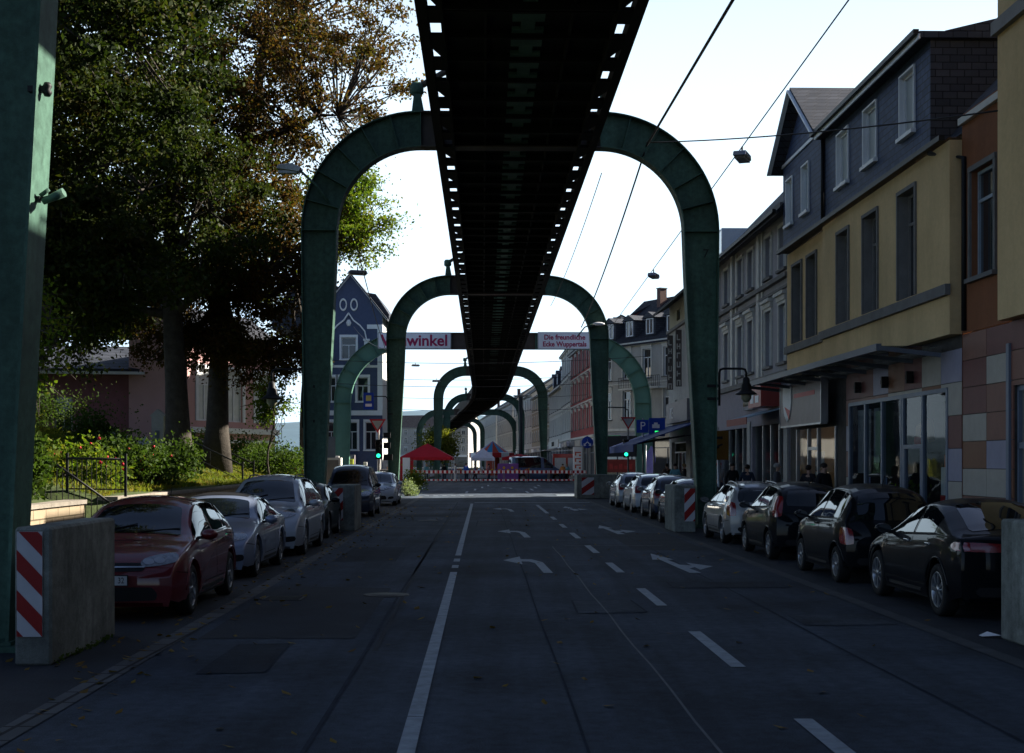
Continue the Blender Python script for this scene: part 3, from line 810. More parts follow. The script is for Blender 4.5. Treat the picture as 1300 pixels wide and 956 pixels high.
    def seam(c, pts, w_=.012, name='door_gap', m=None):
        for s_ in (1, -1):
            b = MB().m(m or seamm); P_ = []
            for (x0, z0), (x1, z1) in zip(pts, pts[1:]):
                n = 8
                for i in range(n+1):
                    x = x0+(x1-x0)*i/n; z = z0+(z1-z0)*i/n
                    h = c.bvh.ray_cast(Vector((x-c.L/2, s_*3, z)), Vector((0, -s_, 0)))
                    if h[0] is None: continue
                    P_.append((h[0]+Vector((0, s_*.003, 0)), (x1-x0, z1-z0)))
            for (p, d), (q, d2) in zip(P_, P_[1:]):
                if (q-p).length < 1e-5 or (q-p).length > .3: continue
                l = math.hypot(*d); n_ = Vector((-d[1]/l, 0, d[0]/l))*w_/2
                b.poly([p-n_, q-n_, q+n_, p+n_])
            if b.v: b.build(name, None, c.t)
    def mirrors(c, x, z, m=None):
        for s_ in (-1, 1):
            b = MB().m(m or c.pm); y = s_*(c.W/2+.06)
            b.ball((x-c.L/2, y+s_*.02, z), (.085, .115, .075), 2)
            o = b.build('wing_mirror', None, c.t)
            MB().m(blk).bar((x-c.L/2, s_*(c.W/2-.1), z-.05), (x-c.L/2, y, z-.03), .06, .04).build('mirror_arm', None, o)
            g = MB().m(carglass); g.lathe([(0, .0), (.09, .0)], 16, Matrix.Translation((x-c.L/2+.083, y+s_*.02, z)) @ Matrix.Rotation(PI/2, 4, 'Y') @ Matrix.Diagonal((.7, 1.1, 1, 1))); g.build('mirror_glass', None, o)
    def handles(c, xs, z, m=None):
        for s_ in (-1, 1):
            for x in xs:
                h = c.bvh.ray_cast(Vector((x-c.L/2, s_*3, z)), Vector((0, -s_, 0)))
                if h[0] is None: continue
                MB().m(m or c.pm).box(h[0].x-.09, h[0].x+.09, h[0].y-.005, h[0].y+s_*.028, z-.014, z+.016).build('door_handle', None, c.t, bevel=.004)
    def plate(c, x_end, z, txt=None, w_=.52, yoff=0.):
        d = Vector((1, 0, 0)) if x_end == 'front' else Vector((-1, 0, 0))
        o = Vector((-4, yoff, z)) if x_end == 'front' else Vector((4, yoff, z))
        h = c.bvh.ray_cast(o, d); x = h[0].x-d.x*.02
        pl = MB().m(plate_w).box(x-.006, x+.006, yoff-w_/2, yoff+w_/2, z-.055, z+.055).build('number_plate', None, c.t)
        s_ = MB().m(blue); s_.box(x-d.x*.008-.001, x-d.x*.008+.001, yoff+d.x*(w_/2-.045), yoff+d.x*(w_/2), z-.055, z+.055); s_.build('plate_band', None, pl)
        if txt: text(txt, .1, blk, pl, (x-d.x*.009, yoff-d.x*(w_/2-.03), z), (PI/2, 0, -PI/2 if d.x > 0 else PI/2), depth=.001, align='RIGHT', sx=.8)
        fr = MB().m(blk).box(x-.004+d.x*.004, x+.004+d.x*.004, yoff-w_/2-.012, yoff+w_/2+.012, z-.067, z+.067).build('plate_frame', None, pl)
    def wipers(c, x, z):
        for y in (-.1, .5):
            h0 = c.bvh.ray_cast(Vector((c.place(x, 0)-c.L/2, y, 3)), Vector((0, 0, -1)))[0]
            h1 = c.bvh.ray_cast(Vector((c.place(x+.22, 0)-c.L/2, y-.55 if y > .2 else y-.5, 3)), Vector((0, 0, -1)))[0]
            MB().m(blk).bar(h0+Vector((0,0,.02)), h1+Vector((0,0,.02)), .016, .012).build('wiper', None, c.t)
    def front(c, lz, lh, ly=(.5, .93), grille=None, intake=None, lamp=None, slant=.06, plate=.5, txt=None, fog=False):
        w = c.W/2
        dxy = Vector((1, -.55, 0))
        for nm, m_, y0, y1, za, zb, o_ in (('headlight', lamp or lampw, ly[0], ly[1], lz, lz+lh, .008),):
            c.patch(nm, m_, [(0,w*y0,za+slant*.2),(.3,w*y1,za+slant),(.45,w*y1,zb+slant),(0.1,w*y0,zb)], dxy, 12, 8, o_, .7, mirror=True)
        # bright round reflector inside each lamp
        for q in (.07, .24): c.patch('lamp_reflector', alu, [(0,w*(ly[0]+q),lz+lh*.28+slant*(.15+q)),(.1,w*(ly[0]+q+.1),lz+lh*.28+slant*(.25+q)),(.1,w*(ly[0]+q+.1),lz+lh*.8+slant*(.25+q)),(0,w*(ly[0]+q),lz+lh*.8+slant*(.15+q))], dxy, 8, 8, .011, 1., mirror=True)
        if grille: y1, za, zb = grille; c.patch('grille', blk, [(0,-y1,za),(0,y1,za),(0,y1*1.05,zb),(0,-y1*1.05,zb)], (1,0,0), 16, 5, .006, .25)
        if grille: c.patch('grille_trim', chrome, [(0,-y1,(za+zb)/2-.008),(0,y1,(za+zb)/2-.008),(0,y1,(za+zb)/2+.008),(0,-y1,(za+zb)/2+.008)], (1,0,0), 16, 1, .014)
        if grille:
            h = c.bvh.ray_cast(Vector((-4, 0, (za+zb)/2)), Vector((1,0,0)))[0]
            MB().m(chrome).lathe([(0,.012),(.045,.01),(.055,0)], 16, Matrix.Translation(h-Vector((.02,0,0))) @ Matrix.Rotation(-PI/2, 4, 'Y')).build('badge', None, c.t)
        if intake: y1, za, zb = intake; c.patch('air_intake', blk, [(0,-y1,za),(0,y1,za),(0,y1*.92,zb),(0,-y1*.92,zb)], (1,0,0), 16, 5, .005, .3)
        if fog: c.patch('fog_lamp', blk, [(0,w*.62,.3),(.1,w*.88,.32),(.1,w*.88,.43),(0,w*.66,.41)], dxy, 6, 4, .007, .6, mirror=True)
        c.plate('front', plate, txt)
    def rear(c, lamp, win=None, plate=.75, txt=None, bumper=True, badge=True, winm=None):
        w = c.W/2; L = c.L
        y0, y1, za, zb, sl = lamp
        c.patch('tail_light', lampr, [(L,w*y0,za),(L-.3,w*y1,za+sl*.5),(L-.3,w*y1,zb+sl),(L-.1,w*y0,zb)], (-1,-.5,0), 10, 8, .008, .5, mirror=True)
        if win: ya, yb, z0, z1 = win; c.patch('rear_window', winm or carglass, [(L,-ya,z0),(L,ya,z0),(L,yb,z1),(L,-yb,z1)], (-1,0,0), 14, 8, .006, .3)
        if bumper: c.patch('bumper_trim', blk, [(L,-w*.7,.3),(L,w*.7,.3),(L,w*.72,.42),(L,-w*.72,.42)], (-1,0,0), 14, 3, .005, .3)
        if badge and win:
            h = c.bvh.ray_cast(Vector((4, 0, (win[2]+plate)/2+.03)), Vector((-1,0,0)))[0]
            MB().m(chrome).lathe([(0,.012),(.04,.01),(.05,0)], 16, Matrix.Translation(h+Vector((.004,0,0))) @ Matrix.Rotation(PI/2, 4, 'Y')).build('badge', None, c.t)
        c.plate('rear', plate, txt)
    def doors(c, xs, zt=None, four=True):
        """xs: front edge, B pillar, rear edge"""
        zb = c.clear+.16
        for k, x in enumerate(xs):
            c.seam([(x, zb), (x+(.0 if k < 2 or not four else -.02), c.B(x, c.T(x))-.01)])
        c.seam([(xs[0], zb), (xs[-1], zb)])
    def antenna(c, x):
        z = c.T(x); MB().m(blk).bar((x-c.L/2, 0, z-.01), (x-c.L/2+.14, 0, z+.17), .01).build('aerial', None, c.t)
    def rails(c, x0, x1, m=alu):
        for s_ in (-1, 1):
            pts = []
            for k in range(9):
                x = x0+(x1-x0)*k/8; y = (c.roof_y(x)-.03); h = c.bvh.ray_cast(Vector((x-c.L/2, s_*y, 3)), Vector((0,0,-1)))[0]
                pts.append(h+Vector((0, 0, .0 if k in (0, 8) else .045)))
            MB().m(m).tube(pts, .016, 6).build('roof_rail', None, c.t)
    def details(c):
        xs = [x/40*c.L for x in range(1, 40)]
        gx = [x for x in xs if c.T(x)-c.B(x, c.T(x)) > .13 and .9 < x < c.L-.35]
        if len(gx) > 3: c.seam([(x, c.lo(x)-.022) for x in gx], .016, 'window_trim', blk)
        zb = c.clear+.09
        c.seam([(c.axf+c.ra+.01, zb), (c.axr-c.ra-.01, zb)], .07, 'sill_trim', blk)
        c.seam([(c.axf-c.ra*.85, c.r+c.ra*.62), (.22, c.r+c.ra*.72)], .01); c.seam([(c.axr+c.ra*.85, c.r+c.ra*.62), (c.L-.16, c.r+c.ra*.75)], .01)
        for ax in (c.axf, c.axr):
            for s_ in (1, -1):
                pts = []
                for k in range(15):
                    a = PI*(k+.3)/14.6; x = ax+(c.ra+.012)*math.cos(a); z = c.r+(c.ra+.012)*math.sin(a)
                    h = c.bvh.ray_cast(Vector((x-c.L/2, s_*3, z+.01)), Vector((0, -s_, 0)))
                    if h[0] is not None and abs(h[0].y) > c.W*.36: pts.append(Vector((x-c.L/2, h[0].y, z)))
                if len(pts) > 4: MB().m(c.pm).tube(pts, .014, 6).build('arch_lip', None, c.t)
    def put(c, rel_side, Zf, facing):
        c.details()
        """rel_side: lateral position of the side next to the road"""
        Zc = Zf+c.L/2 if facing == 'cam' else Zf+c.L/2
        rel = rel_side-c.W/2 if facing == 'cam' else rel_side+c.W/2
        c.t.location = P(rel, Zc, .004)
        h_ = head(Zc)
        c.t.rotation_euler = (0, 0, h_ if facing == 'cam' else h_+PI)
GL = 'cars parked along the left kerb'; GR = 'cars parked along the right kerb'
def hatch_top(L, H, cowl, wst, pk, rr, rgb, nose=.70, cz=.97, wz=.94, rz=.95, tz=.98, ez=.8, nx=.16):
    return [(0, .24), (0, .50), (.025, .60), (nx, nose), (cowl*.55, nose+(cz-nose)*.72), (cowl, cz), (wst, H*wz), (pk, H), (rr, H*rz), (rgb, tz), (L-.02, ez), (L, .55), (L, .3)]

# left row -------------------------------------------------------------
c = Car('parked_car', 'dark red hatchback parked right behind the large foreground concrete block', 4.2, 1.76, 1.48, 2.58, .88, paint('paint_darkred', (.12,.004,.008), .1, .28),
        hatch_top(4.2, 1.48, 1.08, 1.92, 2.45, 3.55, 4.05, .74), (.72,.90,.97,.93), r=.315, group=GL, wheel='5')
c.topglass('windscreen', 1.12, 1.9); c.sidewin(1.32, 2.32); c.sidewin(2.42, 3.12); c.sidewin(3.2, 3.6)
c.front(.62, .13, (.50,.90), grille=(.44,.6,.7), intake=(.62,.25,.42), plate=.5, txt='32', slant=.07); c.rear((.6,.92,.8,.95,.0), (.5,.45,1.05,1.32))
c.doors((1.3,2.38,3.3)); c.mirrors(1.42, .98); c.handles((2.2,3.1), .86); c.wipers(1.12, 1); c.antenna(3.4)
c.seam([(1.2,.5),(3.3,.5)], .03, 'side_moulding', c.pm); c.put(-4.44, 16.5, 'cam')
c = Car('parked_car', 'silver blue sedan with dark soft roof behind the red hatchback', 4.57, 1.78, 1.39, 2.65, .9, paint('paint_silverblue', (.2,.24,.33), .4, .32),
        [(0,.24),(0,.48),(.03,.58),(.18,.69),(.8,.86),(1.38,.94),(2.12,1.31),(2.55,1.39),(3.2,1.33),(3.95,1.0),(4.5,.95),(4.57,.7),(4.57,.3)], (.7,.86,.92,.88), r=.32, group=GL, wheel='7')
c.topglass('windscreen', 1.42, 2.1); c.sidewin(1.62, 2.55); c.sidewin(2.65, 3.3)
c.patch('soft_roof', blk, [(2.25,-.5,1.4),(2.25,.5,1.4),(3.5,.46,1.3),(3.5,-.46,1.3)], (0,0,-1), 12, 10, .008, .2)
c.front(.6, .12, (.5,.9), grille=(.3,.4,.66), intake=(.62,.24,.34), plate=.46, slant=.05, fog=True); c.rear((.5,.92,.75,.88,.0), (.5,.42,1.05,1.25))
c.doors((1.6,2.75)); c.mirrors(1.72, .93); c.handles((2.55,), .83); c.wipers(1.42, 1); c.put(-4.55, 22.15, 'cam')
c = Car('parked_car', 'tall silver people carrier, third car in the left row', 4.75, 1.85, 1.66, 2.8, .95, paint('paint_silver', (.34,.38,.43), .4, .3),
        hatch_top(4.75, 1.66, 1.12, 2.0, 2.6, 4.3, 4.62, .80, 1.06, .95, .97, 1.1, .85, .2), (.8,.96,1.03,1.0), r=.335, group=GL, wheel='m')
c.topglass('windscreen', 1.16, 1.98); c.sidewin(1.4, 2.45); c.sidewin(2.55, 3.45); c.sidewin(3.55, 4.25)
c.front(.70, .16, (.5,.92), grille=(.45,.66,.74), intake=(.5,.3,.5), plate=.55, slant=.12, fog=True); c.rear((.7,.94,.9,1.2,.0), (.6,.5,1.15,1.45))
c.doors((1.35,2.5,3.5)); c.mirrors(1.5, 1.06, ); c.handles((2.3,3.35), .94); c.wipers(1.16, 1); c.rails(2.2, 4.2, blk); c.put(-4.45, 27.6, 'cam')
c = Car('parked_car', 'low black car parked just in front of the left leg of the large arch', 4.0, 1.74, 1.42, 2.5, .82, paint('paint_black', (.004,.005,.007), .3, .25),
        hatch_top(4.0, 1.42, 1.1, 1.85, 2.4, 3.3, 3.85, .72, .95), (.7,.88,.94,.9), r=.31, group=GL, wheel='5')
c.topglass('windscreen', 1.14, 1.83); c.sidewin(1.3, 2.25); c.sidewin(2.35, 3.15)
c.front(.62, .12, (.45,.92), grille=(.5,.42,.58), intake=(.6,.25,.36), plate=.5, slant=.08, fog=True); c.rear((.6,.92,.8,.95,.0), (.5,.45,1.05,1.28))
c.doors((1.25,2.3,3.2)); c.mirrors(1.38, .95); c.handles((2.1,), .84); c.wipers(1.14, 1); c.put(-4.66, 33.9, 'cam')
c = Car('parked_van', 'dark blue compact van between the striped concrete block and the white hatchback', 4.4, 1.8, 1.83, 2.68, .88, paint('paint_navy', (.012,.017,.035), .4, .28),
        [(0,.26),(0,.55),(.03,.68),(.15,.8),(.65,.97),(1.0,1.08),(1.62,1.70),(2.0,1.81),(2.6,1.83),(4.1,1.8),(4.32,1.7),(4.4,1.0),(4.4,.3)], (.8,1.0,1.04,1.02), r=.32, group=GL, wheel='c', tumble=.26)
c.topglass('windscreen', 1.03, 1.62); c.sidewin(1.25, 2.3); c.sidewin(2.4, 3.3); c.sidewin(3.4, 4.1)
c.front(.72, .17, (.5,.93), grille=(.4,.72,.84), intake=(.55,.3,.48), plate=.58, slant=.02); c.rear((.8,.95,.8,1.2,.0), (.6,.55,1.1,1.55))
c.doors((1.2,2.35,3.35)); c.mirrors(1.35, 1.1, blk); c.handles((2.2,3.2), .95); c.wipers(1.03, 1); c.put(-4.6, 47.4, 'cam')
c = Car('parked_car', 'pale silver hatchback with black lower air vents, last in the left row', 4.35, 1.82, 1.5, 2.65, .9, paint('paint_palesilver', (.38,.42,.47), .5, .3),
        hatch_top(4.35, 1.5, 1.1, 1.98, 2.5, 3.6, 4.15, .76), (.74,.92,.98,.95), r=.32, group=GL, wheel='5')
c.topglass('windscreen', 1.14, 1.96); c.sidewin(1.35, 2.35); c.sidewin(2.45, 3.4)
c.front(.66, .12, (.5,.94), grille=(.4,.66,.7), intake=(.5,.28,.46), plate=.52, slant=.13, fog=True); c.rear((.6,.92,.8,1.0,.0), (.5,.45,1.05,1.32))
c.doors((1.3,2.4,3.35)); c.mirrors(1.45, .98); c.put(-4.55, 59.5, 'cam')
# right row (rears towards the camera): nose away ---------------------------
c = Car('parked_car', 'black wedge shaped hatchback nearest on the right, partly hidden by the concrete block', 4.25, 1.77, 1.46, 2.63, .85, paint('paint_black2', (.004,.005,.007), .3, .22),
        [(0,.24),(0,.5),(.03,.6),(.2,.7),(.6,.84),(.95,.93),(1.95,1.36),(2.4,1.46),(2.9,1.43),(3.6,1.22),(4.0,1.07),(4.2,1.02),(4.25,.75),(4.25,.3)], (.72,.9,1.0,.98), r=.33, group=GR, wheel='7')
c.topglass('windscreen', 1.0, 1.9); c.sidewin(1.4, 2.4); c.sidewin(2.5, 3.25); c.topglass('rear_window', 2.98, 3.92, .1)
c.front(.62, .12); c.rear((.05,.96,.83,.93,.03), None, .68, bumper=True)
c.doors((1.35,2.45,3.3)); c.mirrors(1.5, 1.0); c.handles((2.25,3.15), .88, chrome); c.put(4.84, 16.45, 'away')
c = Car('parked_car', 'tall narrow black hatchback, second in the right row', 3.62, 1.66, 1.58, 2.42, .68, paint('paint_black3', (.004,.005,.007), .3, .25),
        hatch_top(3.62, 1.58, .85, 1.5, 2.0, 3.3, 3.5, .8, 1.0, .95, .96, 1.05, .85, .15), (.78,.95,1.0,.98), r=.29, group=GR, wheel='c')
c.topglass('windscreen', .9, 1.46); c.sidewin(1.1, 1.95); c.sidewin(2.05, 2.75); c.sidewin(2.85, 3.2)
c.front(.62, .12); c.rear((.78,.96,.62,.88,.02), (.56,.5,1.0,1.42), .62)
c.doors((1.05,2.0,2.85)); c.mirrors(1.15, 1.02); c.handles((1.85,2.7), .9); c.antenna(2.9); c.put(4.8, 21.5, 'away')
c = Car('parked_car', 'small black hatchback with a high tail light, third in the right row', 3.83, 1.66, 1.54, 2.46, .75, paint('paint_black4', (.004,.005,.007), .3, .25),
        hatch_top(3.83, 1.54, .95, 1.65, 2.1, 3.35, 3.72, .76, 1.0, .95, .96, 1.05, .85, .15), (.76,.94,1.02,.98), r=.29, group=GR, wheel='m')
c.topglass('windscreen', 1.0, 1.62); c.sidewin(1.2, 2.15); c.sidewin(2.25, 3.1)
c.front(.62, .12); c.rear((.82,.96,.85,1.25,-.0), (.56,.46,1.05,1.36), .62)
c.doors((1.15,2.2)); c.mirrors(1.3, 1.02); c.handles((2.05,), .9); c.antenna(3.2); c.put(4.8, 26.6, 'away')
c = Car('parked_car', 'silver estate car with roof rails and large red tail lights beside the right arch leg', 4.15, 1.67, 1.5, 2.44, .8, paint('paint_silver2', (.30,.30,.29), .55, .3),
        hatch_top(4.15, 1.48, 1.0, 1.8, 2.3, 3.8, 4.08, .74, .98, .94, .95, 1.0, .85, .15), (.74,.9,.95,.93), r=.3, group=GR, wheel='5')
c.topglass('windscreen', 1.05, 1.78); c.sidewin(1.25, 2.2); c.sidewin(2.3, 3.05); c.sidewin(3.15, 3.7)
c.front(.62, .12); c.rear((.76,.97,.66,.98,.03), (.6,.5,.98,1.32), .6)
c.doors((1.2,2.25,3.15)); c.mirrors(1.35, .98, blk); c.handles((2.1,3.0), .86); c.rails(2.0, 3.8); c.put(4.82, 31.7, 'away')
c = Car('parked_car', 'dark green grey hatchback just beyond the right arch block', 4.0, 1.7, 1.45, 2.5, .8, paint('paint_darkgrey', (.03,.035,.035), .5, .25),
        hatch_top(4.0, 1.45, 1.0, 1.8, 2.3, 3.3, 3.85, .74), (.74,.9,.96,.94), r=.3, group=GR, wheel='5')
c.topglass('windscreen', 1.05, 1.78); c.sidewin(1.25, 2.2); c.sidewin(2.3, 3.2)
c.front(.62, .12); c.rear((.7,.95,.7,.95,.02), (.55,.48,1.0,1.28), .6); c.mirrors(1.35, .98); c.put(4.78, 40.6, 'away')
c = Car('parked_car', 'dark blue hatchback between the green grey car and the silver estate', 3.9, 1.7, 1.5, 2.46, .8, paint('paint_darkblue', (.02,.03,.06), .5, .28),
        hatch_top(3.9, 1.5, 1.0, 1.8, 2.3, 3.3, 3.8, .74), (.74,.9,.96,.94), r=.3, group=GR, wheel='c')
c.topglass('windscreen', 1.05, 1.78); c.sidewin(1.25, 2.2); c.sidewin(2.3, 3.2)
c.front(.62, .12); c.rear((.7,.95,.7,.95,.02), (.55,.48,1.0,1.3), .6); c.mirrors(1.35, .98); c.put(4.78, 45.6, 'away')
c = Car('parked_car', 'bright silver estate with red tail lights, sixth in the right row', 4.5, 1.77, 1.5, 2.62, .88, paint('paint_silver3', (.34,.36,.39), .55, .28),
        hatch_top(4.5, 1.5, 1.1, 1.9, 2.4, 4.0, 4.35, .74), (.74,.92,.97,.95), r=.32, group=GR, wheel='m')
c.topglass('windscreen', 1.15, 1.88); c.sidewin(1.35, 2.35); c.sidewin(2.45, 3.25); c.sidewin(3.35, 3.95)
c.front(.62, .12); c.rear((.7,.95,.75,1.0,.02), (.6,.5,1.02,1.34), .6); c.mirrors(1.45, .98); c.rails(2.1, 4.0); c.put(4.76, 51.0, 'away')
c = Car('parked_car', 'grey silver hatchback farthest away in the right row', 4.2, 1.74, 1.5, 2.55, .85, paint('paint_greysilver', (.22,.24,.27), .55, .3),
        hatch_top(4.2, 1.5, 1.1, 1.9, 2.4, 3.6, 4.05, .74), (.74,.92,.97,.95), r=.31, group=GR, wheel='5')
c.topglass('windscreen', 1.15, 1.88); c.sidewin(1.35, 2.35); c.sidewin(2.45, 3.4)
c.front(.62, .12); c.rear((.7,.95,.75,1.0,.02), (.55,.48,1.0,1.3), .6); c.mirrors(1.45, .98); c.put(4.76, 57.2, 'away')
# the far van behind the barriers, seen from its side, and the red truck
c = Car('parked_van', 'blue grey delivery van behind the market barriers', 5.6, 2.0, 2.45, 3.5, 1.0, paint('paint_bluegrey', (.07,.12,.22), .4, .3),
        [(0,.3),(0,.7),(.05,.9),(.3,1.1),(1.0,1.35),(1.9,2.2),(2.4,2.42),(3,2.45),(5.4,2.42),(5.58,2.2),(5.6,.9),(5.6,.35)], (.95,1.25,1.3,1.3), r=.34, wheel='c', tumble=.14)
c.topglass('windscreen', 1.1, 1.85); c.sidewin(1.4, 2.3); c.sidewin(2.6, 5.2)
c.front(.85, .2); c.rear((.85,.97,.8,1.2,0), (.7,.65,1.3,2.1), .7); c.mirrors(1.5, 1.35, blk); c.t.location = P(4.5, 136, 0); c.t.rotation_euler = (0, 0, PI+.25)
# ------------------------------------------------------------------ buildings
def facade(root, name, m, W, z0, z1, ops, y=0., reveal=.16, x0=0., rm=None):
    """wall sheet in the local xz plane with real openings and reveals; ops = (x0,x1,z0,z1)"""
    b = MB().m(m)
    xs = sorted({x0, W}|{v for o in ops for v in o[:2] if x0 < v < W}); zs = sorted({z0, z1}|{v for o in ops for v in o[2:4] if z0 < v < z1})
    for i in range(len(xs)-1):
        for j in range(len(zs)-1):
            cx, cz = (xs[i]+xs[i+1])/2, (zs[j]+zs[j+1])/2
            if any(o[0] < cx < o[1] and o[2] < cz < o[3] for o in ops): continue
            b.poly([(xs[i], y, zs[j]), (xs[i+1], y, zs[j]), (xs[i+1], y, zs[j+1]), (xs[i], y, zs[j+1])])
    if rm: b.m(rm)
    for (a, c, d, e) in [o[:4] for o in ops]:
        b.poly([(a,y,d),(a,y+reveal,d),(a,y+reveal,e),(a,y,e)]); b.poly([(c,y,d),(c,y,e),(c,y+reveal,e),(c,y+reveal,d)])
        b.poly([(a,y,e),(a,y+reveal,e),(c,y+reveal,e),(c,y,e)]); b.poly([(a,y,d),(c,y,d),(c,y+reveal,d),(a,y+reveal,d)])
    return b.build(name, None, root, recalc=False)
def window(root, a, c, d, e, y=0., reveal=.16, fm=None, gm=None, mull=1, trans=.7, surround=None, sw=.12, sill=None, head_=None, fw=.07, blindz=0., seed=0):
    fm = fm or white; gm = gm or glass
    b = MB().m(fm); yy = y+reveal-.02
    for x0, x1, z0, z1 in ((a,a+fw,d,e),(c-fw,c,d,e),(a+fw,c-fw,d,d+fw),(a+fw,c-fw,e-fw,e)): b.box(x0, x1, yy-.05, yy+.015, z0, z1)
    zt = d+(e-d)*trans if trans else e-fw
    if trans: b.box(a+fw, c-fw, yy-.045, yy+.01, zt-.035, zt+.035)
    for k in range(mull):
        x = a+(c-a)*(k+1)/(mull+1); b.box(x-.035, x+.035, yy-.048, yy+.012, d+fw, zt-.035)
    o = b.build('window', None, root)
    MB().m(gm).poly([(a+fw*.5, yy, d+fw*.5), (c-fw*.5, yy, d+fw*.5), (c-fw*.5, yy, e-fw*.5), (a+fw*.5, yy, e-fw*.5)]).build('pane', None, o, recalc=False)
    if blindz > 0: MB().m(blind).poly([(a+fw, yy-.006, e-(e-d)*blindz), (c-fw, yy-.006, e-(e-d)*blindz), (c-fw, yy-.006, e-fw), (a+fw, yy-.006, e-fw)]).build('blind', None, o, recalc=False)
    if surround:
        b = MB().m(surround)
        b.box(a-sw, a-.003, y-.05, y+.02, d, e); b.box(c+.003, c+sw, y-.05, y+.02, d, e); b.box(a-sw, c+sw, y-.055, y+.02, e+.003, e+sw)
        if head_: b.box(a-sw-.08, c+sw+.08, y-.2, y+.02, e+sw+.18, e+sw+.3); b.box(a-sw-.03, c+sw+.03, y-.1, y+.02, e+sw+.004, e+sw+.178)
        b.build('surround', None, o)
    if sill: MB().m(sill).box(a-sw-.03, c+sw+.03, y-.12, y+.03, d-.1, d-.004).build('sill', None, o)
    return o
def shell(root, m, W, D, H, x0=0., y0=.0, name='wall', z0=0., front=False):
    b = MB().m(m)
    b.poly([(x0,y0,z0),(x0,y0,H),(x0,D,H),(x0,D,z0)]); b.poly([(W,y0,z0),(W,D,z0),(W,D,H),(W,y0,H)]); b.poly([(x0,D,z0),(x0,D,H),(W,D,H),(W,D,z0)])
    if front: b.poly([(x0,y0,z0),(W,y0,z0),(W,y0,H),(x0,y0,H)])
    return b.build(name, None, root, recalc=False)
def pitched(root, m, x0, x1, y0, y1, z, rh, over=.35, thick=.14, name='roof', gm=None, hip=0.):
    ym = (y0+y1)/2; b = MB().m(m)
    zo = z-over*rh/(ym-y0)
    for (ya, za), (yb, zb) in (((y0-over, zo), (ym, z+rh)), ((y1+over, zo), (ym, z+rh))):
        pts = [(x0-.12, ya, za), (x1+.12, ya, za), (x1+.12-hip, yb, zb), (x0-.12+hip, yb, zb)]
        n = len(b.v); b.v += pts+[(p[0], p[1], p[2]+thick) for p in pts]
        for q in ((0,3,2,1),(4,5,6,7),(0,1,5,4),(1,2,6,5),(2,3,7,6),(3,0,4,7)): b.face([n+i for i in q])
    if hip:
        for xa, xb in ((x0-.12, x0-.12+hip), (x1+.12, x1+.12-hip)):
            b.poly([(xa, y0-over, zo+thick), (xa, y1+over, zo+thick), (xb, ym, z+rh+thick)])
    elif gm:
        b.m(gm)
        for x in (x0+.01, x1-.01): b.poly([(x, y0, z-.02), (x, y1, z-.02), (x, ym, z+rh)])
    return b.build(name, None, root, recalc=False)
def gutter(root, x0, x1, y, z, m=blk):
    return MB().m(m).bar((x0, y, z), (x1, y, z), .13, .12).build('gutter', None, root)
def chimney(parent, x, y, z0, z1, m, w_=.5, d_=.7):
    b = MB().m(m); b.box(x-w_/2, x+w_/2, y-d_/2, y+d_/2, z0, z1); b.m(concrete); b.box(x-w_/2-.05, x+w_/2+.05, y-d_/2-.05, y+d_/2+.05, z1+.001, z1+.08)
    return b.build('chimney', None, parent)
def place_right(root, Z0, Z1, rel=9.8):
    """local x runs from the far end (Z1) towards the camera (Z0), y into the house"""
    a, c = P(rel, Z1), P(rel, Z0); d = c-a
    root.location = a; root.rotation_euler = (0, 0, math.atan2(d.y, d.x)); return d.length
def place_left(root, Z0, Z1, rel=-10.5):
    a, c = P(rel, Z0), P(rel, Z1); d = c-a
    root.location = a; root.rotation_euler = (0, 0, math.atan2(d.y, d.x)); return d.length
def downpipe(root, x, y, z0, z1, m=greytrim): MB().m(m).tube([(x, y, z0), (x, y, z1)], .05, 8).build('downpipe', None, root)
plaster_y = wornmat('plaster_ochre', (.58,.42,.22), .9, .45, (1.6,1.6,.4), .08, .05, .15, bigamt=.12, midamt=.08)
plaster_t = wornmat('plaster_terracotta', (.22,.09,.045), .9, .45, (1.6,1.6,.4), .08, .05, .15, bigamt=.12, midamt=.08)
plaster_g = wornmat('plaster_grey', (.33,.325,.35), .9, .45, (1.6,1.6,.4), .08, .05, .15, bigamt=.12, midamt=.08)
plaster_l = wornmat('plaster_pale', (.36,.35,.33), .9, .45, (1.6,1.6,.4), .08, .05, .15, bigamt=.12, midamt=.08)
plaster_w = wornmat('plaster_white', (.5,.5,.47), .9, .45, (1.6,1.6,.4), .08, .05, .15, bigamt=.12, midamt=.08)
plaster_b = mat('plaster_beige', (.33,.3,.22), .85, var=.1, scale=.8, bump=.15)
stone_tr = mat('stone_trim', (.15,.145,.14), .8, var=.2, scale=2, bump=.2)
frame_d = mat('frame_darkgrey', (.11,.125,.15), .45, var=.1)
frame_b = mat('frame_bluegrey', (.15,.18,.23), .4, var=.08)
interior = mat('shop_interior', (.06,.055,.05), .9, var=.4)
cl = [mat('panel_cream', (.36,.33,.28), .5, var=.1), mat('panel_brown', (.2,.09,.065), .5, var=.1), mat('panel_maroon', (.15,.055,.05), .5, var=.1), mat('panel_lilac', (.27,.26,.33), .5, var=.1), mat('panel_orange', (.2,.09,.05), .5, var=.08)]
